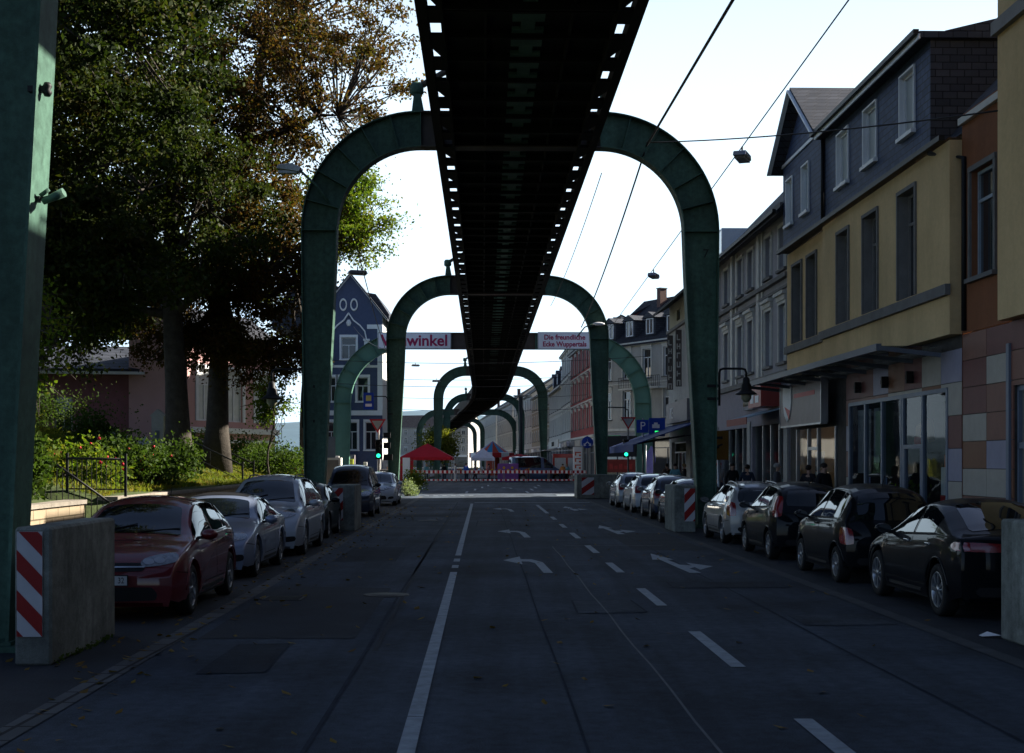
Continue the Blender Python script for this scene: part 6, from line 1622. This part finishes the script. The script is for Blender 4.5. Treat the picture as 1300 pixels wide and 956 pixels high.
person('person in a red cap and pale top behind the arch leg on the right', P(8.8, 56.0, .116), .4, cm('pale', (.3,.28,.27)), cm('navy', (.02,.03,.05)), red, 1.78)
person('white haired person in an orange dress beside the white hatchback', P(-6.1, 77, .02), -.8, cm('orange', (.5,.2,.05)), cm('orange', (.5,.2,.05)), hairg, 1.7, skirt=cm('orange', (.5,.2,.05)))
person('dark haired person standing just right of the traffic light', P(-7.4, 74, .116), -.4, cm('brown', (.09,.06,.05)), cm('dark', (.02,.02,.025)), hairb, 1.7)
person('person in a bright blue shirt behind the barriers', P(-2.4, 131.5), 2.6, cm('blue', (.02,.09,.45)), cm('navy', (.02,.03,.05)), hairb, 1.78)
person('person in white overalls in front of the barriers', P(-3.4, 129.2), 1.4, cm('white', (.55,.55,.55)), cm('white', (.55,.55,.55)), hairb, 1.76)
person('person by the red tent holding on to the railing', P(-6.2, 131.6), .4, cm('teal', (.1,.25,.3)), cm('navy', (.02,.03,.05)), hairl, 1.7)
person('shopper in red among the market stalls', P(1.2, 134), .9, cm('red', (.4,.04,.03)), cm('dark', (.02,.02,.025)), hairb, 1.7)
person('shopper in a violet top near the purple stall', P(2.4, 133), -.7, cm('violet', (.2,.08,.3)), cm('dark', (.02,.02,.025)), hairl, 1.66, long_hair=True)
person('person in dark clothing sitting in the park by the hedge', (-15.2, 42.5, gz(-15.2, 42.5)), 1.8, cm('black', (.012,.012,.014)), cm('dark', (.02,.02,.025)), hairb, 1.7, 'sit')
for i, (r_, z_, n_, hc) in enumerate(((8.4, 66, 'teal', hairb), (9.2, 68.5, 'dark', hairl), (8.6, 70.5, 'brown', hairb))):
    person(('cafe guest in teal standing under the blue awning', 'cafe guest in dark clothes by the planter hedge', 'cafe guest in brown farthest under the awning')[i], P(r_, z_, .116), i*1.7, cm(n_, (.1,.25,.3)), cm('dark', (.02,.02,.025)), hc, 1.7)

for i, (r_, z_, c1, c2, hc, ps, sy, lb) in enumerate((
    (-4.6, 134.5, 'black', 'navy', hairb, 'stand', .5, 'distant shopper in black under the red tent'),
    (-1.6, 136, 'pale', 'dark', hairl, 'walk', 1.4, 'distant walker in a pale top just left of the white tent'),
    (-.2, 143, 'rose', 'navy', hairb, 'stand', 2.2, 'distant shopper in rose behind the white tent'),
    (3.6, 142, 'grey', 'dark', hairg, 'walk', -1.2, 'grey haired distant walker in grey behind the red awning stall'),
    (6.9, 133.2, 'orange', 'navy', hairb, 'stand', .2, 'distant worker in an orange vest right of the delivery van'),
    (7.4, 135, 'teal', 'dark', hairl, 'stand', 2.9, 'distant visitor in teal by the snack sign'),
    (9.0, 60.5, 'brown', 'navy', hairg, 'walk', 0., 'grey haired passer-by in brown in front of the grey townhouse shops'),
    (8.3, 47.5, 'navy', 'dark', hairb, 'walk', 3.1, 'passer-by in navy below the red box sign'))):
    person(lb, P(r_, z_, .0 if z_ > 100 else .116), sy, cm(c1, dict(black=(.012,.012,.014), pale=(.3,.28,.27), rose=(.24,.09,.09), grey=(.09,.09,.1), orange=(.5,.2,.05), teal=(.1,.25,.3), brown=(.09,.06,.05), navy=(.02,.03,.05))[c1]), cm(c2, (.02,.03,.05)), hc, 1.7, ps)

# ------------------------------------------------------------------ signs, lamps, wires
def cyl(b, a, c, r, n=8): b.tube([a, c], r, n)
def wire(label, pts, r=.018, sag=0., name='overhead_wire', n=14):
    out = []
    for (a, c) in zip(pts, pts[1:]):
        a, c = Vector(a), Vector(c)
        for i in range(n+(c is Vector(pts[-1]))): f = i/n; p = a.lerp(c, f); p.z -= 4*sag*f*(1-f); out.append(p)
    out.append(Vector(pts[-1]))
    return tag(MB().m(wirem).tube(out, r, 5).build(name), label, 'wire')
wire('thick dark cable running from the top edge to the right side of the large arch', [(4.15, 18, 10.1), (3.86, 39.6, 11.0)], .035)
wire('dark cable running on from the large arch to the second arch', [(3.8, 39.6, 10.8), (3.75, 74.6, 9.2)], .028, .3)
wire('long lamp wire along the right side of the street', [(5.9, 8, 10.05), (6.05, 95, 10.1)], .015)
wire('cross wire from the large arch to the ochre house', [(3.84, 39.4, 11.05), P(9.2, 26.8, 8.75)], .018, .12)
wire('thin wire from the large arch down to the slate villa', [(-4.6, 40, 8.6), (-7.0, 75, 8.4), (-9.5, 111, 9.4)], .018, .2)
wire('tram style wire hanging beside the deck on the right', [(2.6, 40, 10.3), (2.1, 75, 10.4)], .014, .3)
for i, (z, h0, h1) in enumerate(((90, 8.6, 8.8), (100, 7.6, 7.8), (121, 9.3, 9.6), (128, 8.0, 8.2), (118, 6.6, 6.6))):
    wire(('highest', 'second', 'third', 'fourth', 'lowest')[i]+' thin span wire crossing the junction', [P(-11.5, z, h0), P(9.8, z, h1)], .018, .35)
wire('thin wire sagging from the second arch towards the villa', [P(-5.5, 75, 8.0), (-13, 113, 13)], .018, .5)
def hanging_lamp(label, p, s_=1., rz=0.):
    t = thing('hanging_lamp', label, 'street lamp', p, rz, 'lamps hanging on the overhead wires')
    b = MB().m(alu); b.prism([(-.42*s_,-.02),(.42*s_,-.02),(.34*s_,.12*s_),(-.34*s_,.12*s_)], 'y', -.17*s_, .17*s_); b.bar((0,0,.1*s_),(0,0,.3*s_),.05); b.build('housing', None, t, bevel=.02)
    MB().m(mat('lamp_diffuser', (.16,.15,.14), .3)).box(-.36*s_, .36*s_, -.14*s_, .14*s_, -.07*s_, -.022).build('diffuser', None, t)
hanging_lamp('large hanging lamp on the right wire near the slate house gable', (5.96, 35.7, 9.8), 1., R(70))
hanging_lamp('hanging lamp on the right wire above the dormered roofs', (6.02, 58.6, 9.8), 1., R(70))
hanging_lamp('hanging lamp in front of the slate villa gable', (-6.5, 58, 9.85), 1., R(20))
hanging_lamp('small hanging lamp right of the Vohwinkel banner, nearer the deck', P(-4.8, 118, 8.8)+Vector((0,0,0)), .9)
hanging_lamp('small hanging lamp below the left banner', P(-6.5, 116, 10.0), .9, .4)
t = thing('arm_lamp', 'glass street lamp on a curved arm at the left shoulder of the large arch', 'street lamp', (-5.4, 39.6, 9.7))
MB().m(steel).tube([(.15,0,-.35),(-.2,0,.15),(-.7,0,.6)], .035, 8).build('arm', None, t)
o = MB().m(alu).prism([(-1.35,.62),(-.7,.52),(-.62,.64),(-.9,.78),(-1.3,.74)], 'y', -.16, .16).build('housing', None, t, bevel=.02); MB().m(mat('lamp_glass', (.5,.55,.6), .15)).box(-1.3,-.75,-.13,.13,.5,.57).build('diffuser', None, t)
t = thing('arm_lamp', 'white street lamp on the right shoulder of the second arch', 'street lamp', P(4.4, 74.6, 9.3))
MB().m(steel).tube([(-.1,0,-.6),(.3,0,-.1),(.8,0,.1)], .035, 8).build('arm', None, t); MB().m(white).ball((1.05,0,.08), (.35,.16,.1), 2).build('housing', None, t)
def lantern(label, x0, x1, y, zb, zt, zl):
    t = thing('bracket_lantern', label, 'street lamp', (0,0,0), 0, 'old style bracket lanterns on the large arch'); s_ = 1 if x1 > x0 else -1
    b = MB().m(blk); b.tube([(x0,y,zb),(x0,y,zt-.12),(x0+.03*s_,y,zt-.03),(x0+.12*s_,y,zt),(x1-.12*s_,y,zt),(x1-.03*s_,y,zt-.03),(x1,y,zt-.12),(x1,y,zl+.55)], .035, 8)
    b.bar((x0-.35*s_,y,zt-.5),(x0,y,zt-.5),.08); b.bar((x0-.35*s_,y,zb+.2),(x0,y,zb+.2),.08); b.build('bracket', None, t)
    M = Matrix.Translation((x1, y, zl)); b = MB().m(blk); b.lathe([(.04,.6),(.1,.55),(.11,.42),(.15,.36),(.16,.22),(.3,.12),(.33,.1),(.31,.085),(.17,.12)], 16, M); o = b.build('shade', None, t)
    b = MB().m(mat('lantern_glass', (.25,.24,.16), .2)); b.lathe([(.16,.11),(.15,-.02),(.08,-.12),(0,-.14)], 14, M); b.build('bulb_glass', None, t)
lantern('black bracket lantern right of the large arch leg', 6.0, 6.78, 39.9, 3.55, 4.62, 3.78)
lantern('black bracket lantern left of the large arch leg', -6.05, -6.95, 39.9, 2.9, 4.6, 3.65)
def sign_tri(parent, x, z, y=0., s_=.45):
    o = MB().m(red).prism([(x-s_,z+s_*.55),(x+s_,z+s_*.55),(x,z-s_*1.1)], 'y', y-.02, y).build('yield_sign', None, parent)
    k = .68; MB().m(mat('sign_face_grey', (.42,.4,.38), .5)).prism([(x-s_*k,z+s_*.55*k-.01),(x+s_*k,z+s_*.55*k-.01),(x,z-s_*1.1*k)], 'y', y-.028, y-.0205).build('sign_face', None, o); return o
glow = emis('signal_green', (.02,.9,.45), .8)
def signal(parent, x, z, y=0.):
    o = MB().m(blk).box(x-.16, x+.16, y-.12, y+.1, z-.5, z+.5).build('signal_head', None, parent, bevel=.02)
    for k, m_ in ((.32, rimdark), (0, rimdark), (-.32, glow)):
        MB().m(m_).lathe([(0,.0),(.1,.0)], 14, Matrix.Translation((x, y-.13, z+k)) @ Matrix.Rotation(PI/2, 4, 'X')).build('signal_lens', None, o, recalc=False)
        b = MB().m(blk); b.lathe([(.12,0),(.12,.2)], 14, Matrix.Translation((x, y-.12, z+k)) @ Matrix.Rotation(PI/2, 4, 'X')); b.build('signal_hood', None, o, recalc=False)
    return o
pole = lambda t, h, r=.05, m=greytrim, x=0, y=0: MB().m(m).tube([(x,y,0),(x,y,h)], r, 8).build('pole', None, t)
p = P(-6.1, 70, .1); t = thing('traffic_light', 'traffic light showing green with a yield sign on top at the left kerb', 'traffic light', p)
pole(t, 3.6); signal(t, .0, 2.45); sign_tri(t, -.05, 3.75, -.1, .42); MB().m(blk).box(.25,.7,-.1,.1,1.9,2.2).box(.25,.6,-.1,.1,2.5,2.8).box(.25,.6,-.1,.1,3.05,3.3).build('pedestrian_signal', None, t)
t = thing('blue_direction_sign', 'small blue sign on a bracket arm left of the second arch leg', 'sign', P(-5.9, 74.4, 0)); b = MB().m(blk); b.tube([(-.05,0,4.2),(-.05,0,5.3),(-.15,0,5.45),(-.9,0,5.45)], .03, 6); b.bar((-.05,0,5.2),(.25,0,5.2),.06); b.bar((-.05,0,4.5),(.25,0,4.5),.06); b.build('bracket', None, t)
o = MB().m(blue).box(-1.35,-.8,-.03,.03,4.75,5.65).build('panel', None, t); MB().m(mat('sign_yellowish', (.45,.45,.15), .5)).box(-1.22,-.93,-.036,-.031,5.2,5.5).build('pictogram', None, o); MB().m(white).box(-1.25,-.9,-.036,-.031,4.9,5.05).build('sign_lettering', None, o)
t = thing('traffic_light', 'traffic light showing green below a yield sign at the right of the junction', 'traffic light', P(7.2, 76, .0)); pole(t, 4.3, x=-.0); signal(t, -.12, 2.65); sign_tri(t, .0, 4.15, -.1, .42)
b = MB().m(blk); b.tube([(0,0,4.3),(0,0,4.75),(-.2,0,4.9),(-1.7,0,4.95)], .035, 6); b.build('arm', None, t)
t = thing('parking_sign', 'blue parking sign beside the right yield sign', 'sign', P(7.9, 75, 0)); pole(t, 4.3, m=alu); o = MB().m(blue).box(-.35,.3,-.05,-.02,3.5,4.2).build('panel', None, t); text('P', .62, white, o, (-.02,-.052,3.85), (PI/2,0,0), depth=.003)
t = thing('car_park_sign', 'blue sign with a white car and green lit arrow next to the parking sign', 'sign', P(8.5, 75, 0)); pole(t, 4.3, m=alu, y=.06); o = MB().m(blue).box(-.28,.6,-.03,.02,3.3,4.3).build('panel', None, t); MB().m(white).box(-.1,.3,-.037,-.031,3.75,3.95).box(0,.2,-.037,-.031,3.95,4.05).build('car_pictogram', None, o)
MB().m(emis('arrow_green', (.02,.8,.15), .5)).box(.05,.5,-.04,-.031,3.5,3.6).prism([(.5,3.45),(.72,3.55),(.5,3.65)],'y',-.04,-.031).build('green_arrow', None, o)
t = thing('blue_round_sign', 'round blue sign with white arrows on the second arch right leg', 'sign', P(4.75, 73.4, 0)); pole(t, 3.3); M = Matrix.Translation((0,-.06,2.95)) @ Matrix.Rotation(PI/2,4,'X')
o = MB().m(blue); o.lathe([(0,.01),(.3,.01),(.31,0),(.31,-.02),(0,-.02)], 24, M); o = o.build('disc', None, t)
b = MB().m(white); 
for s_ in (-1, 1): b.bar((0,-.075,2.98),(s_*.16,-.075,2.82),.05,.006,up=Vector((0,1,0))); b.prism([(s_*.2,2.75),(s_*.19,2.92),(s_*.06,2.78)],'y',-.08,-.072)
b.bar((0,-.075,2.98),(0,-.075,3.15),.05,.006,up=Vector((1,0,0))); b.build('arrows', None, o)
t = thing('yellow_sign', 'dull orange detour sign with dark symbols beside the right arch leg', 'sign', P(6.25, 41.2, 0)); pole(t, 2.2, m=alu)
o = MB().m(mat('sign_orange_dull', (.2,.09,.01), .6, var=.15)).box(-.42,.28,-.06,-.03,1.98,2.85).build('panel', None, t); MB().m(blk).bar((-.25,-.065,2.3),(.1,-.065,2.45),.05,.01,up=Vector((0,1,0))).box(-.25,.1,-.068,-.062,2.6,2.68).tube([(-.25,-.065,2.1),(-.2,-.065,2.3),(.0,-.065,2.36)],.02,5).build('symbols', None, o)
t = thing('banner_flag', 'violet blue feather flag under the blue awning', 'flag', P(8.6, 79.5, 0)); pole(t, 2.9, .02, alu); MB().m(mat('flag_violet', (.17,.18,.6), .6)).prism([(.0,.9),(.35,1.1),(.55,2.0),(.5,2.6),(.3,2.85),(.0,2.3)],'y',-.01,.01).build('flag_cloth', None, t)
t = thing('vertical_shop_sign', 'tall white vertical sign with black letters right of the second left leg', 'sign', P(-8.0, 106, 0)); pole(t, 8, .06, alu)
o = MB().m(mat('sign_pale', (.5,.55,.6), .5)).box(.08,.85,-.08,-.02,3.6,7.6).build('panel', None, t)
for i, s_ in enumerate('CITY'): text(s_, .75, blk, o, (.46,-.09,7.1-i*.85), (PI/2,0,0), bold=.015)
MB().m(blue).box(.1,.8,-.1,-.081,3.0,3.5).build('blue_panel', None, t)
t = thing('white_kiosk', 'white and grey advertising box with a colourful poster left of the second arch', 'advertising box', P(-8.2, 62, .0)); MB().m(offwhite).box(-1.3,1.0,0,.6,.3,2.1).build('cabinet', None, t)
b = MB()
for i, m_ in enumerate((white, mat('poster_lime', (.35,.5,.1), .5), mat('poster_sun', (.6,.3,.05), .5), red)): b.m(m_).box(-1.2+(i % 2)*.1,-.35,-.03-i*.004,-.002,.5+i*.35,1.0+i*.33)
b.build('poster', None, t); MB().m(stone_tr).box(-.3,.9,-.012,-.002,.45,2.0).build('grey_panel', None, t)
t = thing('info_board', 'grey blue information board in the park behind the large arch', 'sign', P(-8.8, 70, .9)); pole(t, 2.4); MB().m(mat('board_grey', (.12,.15,.2), .5)).box(-.75,.5,-.05,0,1.1,2.3).build('panel', None, t)
b = MB().m(white)
b.box(-.14,.14,-.1,.1,0,1.25); o = b.build('bollard', bevel=.02); o.location = P(-5.6, 75.6, 0); tag(o, 'white marker post on the junction island beside the lavender', 'post')
for i in range(7):
    b = MB().m(offwhite if i != 4 else mat('post_yellow', (.4,.45,.05), .5)); b.box(-.12,.12,-.1,.1,0,2.3-.2*(i % 3)); o = b.build('fence_post', bevel=.02); o.location = P(-12.9+i*.85, 88+i*.8, 0)
    tag(o, ('first','second','third','fourth','yellow, fifth','sixth','seventh')[i]+' post from the left of the pale fence posts behind the left arch leg', 'post', 'pale posts before the villa')
t = thing('utility_cabinet', 'grey control cabinet at the second left arch leg', 'cabinet', P(-6.3, 76.2, 0)); MB().m(greytrim).box(-.3,.3,-.2,.2,.05,1.5).build('box', None, t, bevel=.02); MB().m(rimdark).box(-.02,.0,-.21,-.2,.2,1.4).build('door_gap', None, t)
text('7', .35, blk, None, (5.62, 39.97, 7.95), (PI/2, 0, 0), depth=.003); o = COL.objects[-1]
tag(o, 'small black number on the right leg of the large arch', 'number'); o.name = 'leg_number'
# ------------------------------------------------------------------ market beyond the junction
proto = None
br_ = mat('barrier_red', (.4,.015,.02), .5); Zb = 129.8
for i in range(8):
    x0 = -7.3+i*2.12
    if proto is None:
        t = thing('crowd_barrier', 'red and white striped crowd barrier panel closing the road before the market', 'barrier', (0,0,0), 0, 'striped barriers across the road'); proto = t
        w_ = MB().m(white); r_ = MB().m(br_)
        for z0, z1 in ((.82, 1.1), (.12, .27)):
            w_.box(0, 2.06, -.03, .0, z0, z1)
            for q in range(5): r_.box(.06+q*.42, .27+q*.42, -.036, -.031, z0+.002, z1-.002)
        o = w_.build('rails', None, t); r_.build('stripes', None, o)
        for x in (.03, 2.02): MB().m(greytrim).box(x, x+.05, .0, .04, 0, 1.2).box(x-.02, x+.07, -.3, .3, 0, .05).build('foot_post', None, t)
    else: t = copy_tree(proto)
    t.location = P(x0, Zb+.0, 0)
def tent(name, label, c, w_, d_, h, hr, m, side=None):
    t = thing(name, label, 'tent', c); x, y = w_/2, d_/2
    b = MB().m(m)
    for q in (((-x,-y,h),(x,-y,h)), ((x,-y,h),(x,y,h)), ((x,y,h),(-x,y,h)), ((-x,y,h),(-x,-y,h))): b.poly([*q, (0,0,h+hr)])
    for q in (((-x,-y),(x,-y)), ((x,-y),(x,y)), ((x,y),(-x,y)), ((-x,y),(-x,-y))): b.poly([(*q[0],h-.28),(*q[1],h-.28),(*q[1],h),(*q[0],h)])
    b.build('canopy', None, t, recalc=False)
    for sx in (-1, 1):
        for sy in (-1, 1): MB().m(alu).bar((sx*(x-.05),sy*(y-.05),0),(sx*(x-.05),sy*(y-.05),h),.06).build('tent_leg', None, t)
    if side: MB().m(side).box(-x+.05,-x+1.3,-y,-y+.03,.1,h-.3).build('side_panel', None, t)
    return t
tr_ = mat('tent_red', (.36,.008,.02), .7, var=.08)
tent('red_tent', 'large red market tent at the left end of the barriers', P(-6.2, 133.5, 0), 5.0, 4.5, 2.35, 1.35, tr_, tr_)
MB_ = tag(MB().m(white).box(-.35,.35,-.05,.05,.2,2.3).box(-.3,.3,-.1,.1,0,.2).build('white_board', bevel=.01), 'white rounded board at the left side of the red tent', 'board'); MB_.location = P(-8.1, 131.2, 0)
tent('white_tent', 'small pointed white tent right of the red tent', P(-.8, 140, 0), 2.4, 2.4, 2.3, 1.0, mat('tent_white', (.6,.62,.72), .7))
tent('red_tent', 'low red awning stall right of the carousel', P(2.9, 139, 0), 3.6, 2.5, 2.35, .35, tr_)
t = thing('carousel', 'small carousel with blue and red pointed roof in the market', 'carousel', P(.3, 158, 0)); t.scale = (.64, .64, .68)
b = MB(); n = 16
for k in range(n):
    a0, a1 = 2*PI*k/n, 2*PI*(k+1)/n; b.m(mat('carousel_blue', (.03,.22,.42), .5) if k % 2 else mat('carousel_red', (.42,.06,.03), .5)); r_ = 2.9
    b.poly([(r_*math.cos(a0),r_*math.sin(a0),4.4),(r_*math.cos(a1),r_*math.sin(a1),4.4),(0,0,6.3)])
b.build('roof', None, t, recalc=False)
b = MB()
for k in range(n):
    a0, a1 = 2*PI*k/n, 2*PI*(k+1)/n; b.m(white if k % 2 else br_); r_ = 4.2
    b.poly([(r_*math.cos(a0),r_*math.sin(a0),3.5),(r_*math.cos(a1),r_*math.sin(a1),3.5),(r_*math.cos(a1),r_*math.sin(a1),4.3),(r_*math.cos(a0),r_*math.sin(a0),4.3)])
    b.poly([(r_*math.cos(a0),r_*math.sin(a0),4.3),(r_*math.cos(a1),r_*math.sin(a1),4.3),(2.8*math.cos(a1),2.8*math.sin(a1),4.4),(2.8*math.cos(a0),2.8*math.sin(a0),4.4)])
b.build('rounding_board', None, t, recalc=False); MB().m(MATS['carousel_red']).lathe([(1.2,.5),(1.2,3.5)], 12).build('centre_drum', None, t); MB().m(greytrim).lathe([(0,.5),(4,.5),(4,.1)], 24).build('platform', None, t)
for k in range(8):
    a0 = 2*PI*k/8; x, y = 3.2*math.cos(a0), 3.2*math.sin(a0); MB().m(chrome).bar((x,y,.5),(x,y,3.6),.06).build('pole', None, t)
    MB().m(white if k % 2 else yellow).ball((x,y,1.4), (.5,.2,.25), 1).ball((x+.45,y,1.75), (.15,.1,.25), 1).build('horse', None, t)
vio = mat('stall_violet', (.16,.06,.25), .6)
t = thing('purple_stall', 'purple cloth covered stall in front of the blue grey van', 'market stall', P(1.6, 132, 0)); MB().m(vio).box(-1.0,1.0,-.5,.5,.0,1.75).build('cloth', None, t, bevel=.05); b = MB().m(yellow)
for k in range(5): b.lathe([(0,.02),(.13,.01)], 10, Matrix.Translation((-.8+k*.4,-.51,1.1+.25*(k % 2))) @ Matrix.Rotation(PI/2,4,'X'))
b.build('decor', None, t, recalc=False)
for i in range(6):
    t = thing('market_table', ('table with orange goods left of the white tent','table with dark crates below the white tent','table piled with coloured bags','table with small toys by the carousel','table with flowers left of the violet stall','table with red boxes before the blue van')[i], 'market stall', P((-3.2,-1.2,.3,1.8,3.0,6.3)[i], 133+i*.4, 0), 0, 'stall tables behind the barriers')
    MB().m(mat('table_wood', (.14,.09,.05), .7)).box(-.8,.8,-.4,.4,.72,.76).build('tabletop', None, t)
    for sx in (-.75, .75): MB().m(greytrim).bar((sx,0,0),(sx,0,.72),.05,.5).build('trestle', None, t)
    b = MB()
    for k in range(12): b.m((red, yellow, blue, white, vio, br_, MATS['poster_orange'])[(k+i) % 7 if i != 5 else k % 2]).box(-.75+k*.125,-.65+k*.125,-.2+rng.random()*.2,.25,.765,.9+rng.random()*.4)
    b.build('goods', None, t)
# red lorry with ladder, IMBISS column, striped canopy
t = thing('fire_truck', 'red fire truck parked behind the barriers on the right', 'truck', P(9.2, 137, 0), -.1)
b = MB().m(mat('truck_red', (.33,.02,.015), .35, coat=.6)); b.box(-3,1.2,-1.2,1.2,.6,2.7); b.build('body', None, t, bevel=.06); b = MB().m(MATS['truck_red']); b.prism([(1.25,.6),(3.2,.6),(3.2,1.5),(2.9,2.6),(1.25,2.7)],'y',-1.2,1.2); cb = b.build('cab', None, t, bevel=.05)
MB().m(carglass).prism([(1.6,1.6),(3.0,1.6),(2.82,2.4),(1.6,2.4)],'y',-1.215,-1.203).build('side_window', None, cb)
for k in range(3): MB().m(alu).box(-2.8+k*1.3,-1.7+k*1.3,-1.215,-1.203,1.0,2.3).build('roller_shutter', None, t)
for x in (-2, 2.2): 
    for y in (-1.05, 1.05): MB().m(rubber).lathe([(0,-.14),(.5,-.14),(.52,0),(.5,.14),(0,.14)], 20, Matrix.Translation((x,y,.5)) @ Matrix.Rotation(PI/2,4,'X')).build('wheel', None, t)
b = MB().m(white)
for s_ in (-.3, .3): b.bar((-3.2,s_,2.95),(3.4,s_,3.35),.07)
for k in range(20): b.bar((-3.1+k*.33,-.3,2.96+k*.02),(-3.1+k*.33,.3,2.96+k*.02),.04)
b.build('ladder', None, t)
t = thing('snack_sign', 'white upright snack bar sign with orange letters', 'sign', P(8.2, 131, 0)); o = MB().m(white).box(-.45,.45,-.2,.2,.6,3.3).build('column', None, t, bevel=.04); MB().m(greytrim).box(-.4,.4,-.3,.3,0,.6).build('base', None, t)
for i in range(4): MB().m(MATS['poster_red']).box(-.28,.28,-.22,-.201,2.75-i*.6,2.85-i*.6).box(-.28,-.16,-.22,-.201,2.5-i*.6,2.75-i*.6).box(.1,.28,-.22,-.201,2.45-i*.6,2.6-i*.6).build('sign_character', None, o)
t = thing('shop_canopy', 'long white shop canopy with black lettering on the right side', 'canopy', P(8.4, 150, 0), head(150)+PI); b = MB().m(offwhite); b.prism([(0,3.1),(-3.0,2.7),(-3.0,2.62),(0,3.0)],'y',0,.01); 
tt_ = Matrix.Identity(4); b = MB().m(offwhite); b.box(-10,10,-1.6,-1.5,3.4,4.2); b.box(-10,10,-3.0,-1.5,3.05,3.12); o = b.build('fascia', None, t)
text('SCHREIBWAREN', .7, blk, o, (0,-1.62,3.8), (PI/2,0,0), depth=.01)
t.rotation_euler = (0,0,head(150)+PI/2+PI/2+PI/2*0)
t = thing('diner_sign', 'black box with bright red letters beside the right traffic light', 'sign', P(9.6, 106, 0), R(-25)); o = MB().m(blk).box(-1.4,1.4,0,.3,2.3,3.9).build('black_box', None, t); o2 = MB().m(mat('sign_deepred', (.2,.02,.01), .5)).box(-1.3,1.4,-.05,-.002,1.1,2.1).build('red_panel', None, t)
for k in range(6): MB().m(mat('letter_red', (.35,.03,.02), .5)).box(-1.1+k*.4,-.85+k*.4,-.07,-.051,1.35,1.4+.35*(.6+.4*(k % 2))).build('sign_character', None, o2)
# pink/green market stuff at left rear: street lamp mast
t = thing('lamp_mast', 'dark lamp mast standing behind the carousel', 'street lamp', P(3.3, 150, 0)); pole(t, 9, .22, mat('mast_dark', (.03,.035,.04), .5)); MB().m(greytrim).box(-.8,.8,-.1,.1,9,9.15).build('crossarm', None, t)
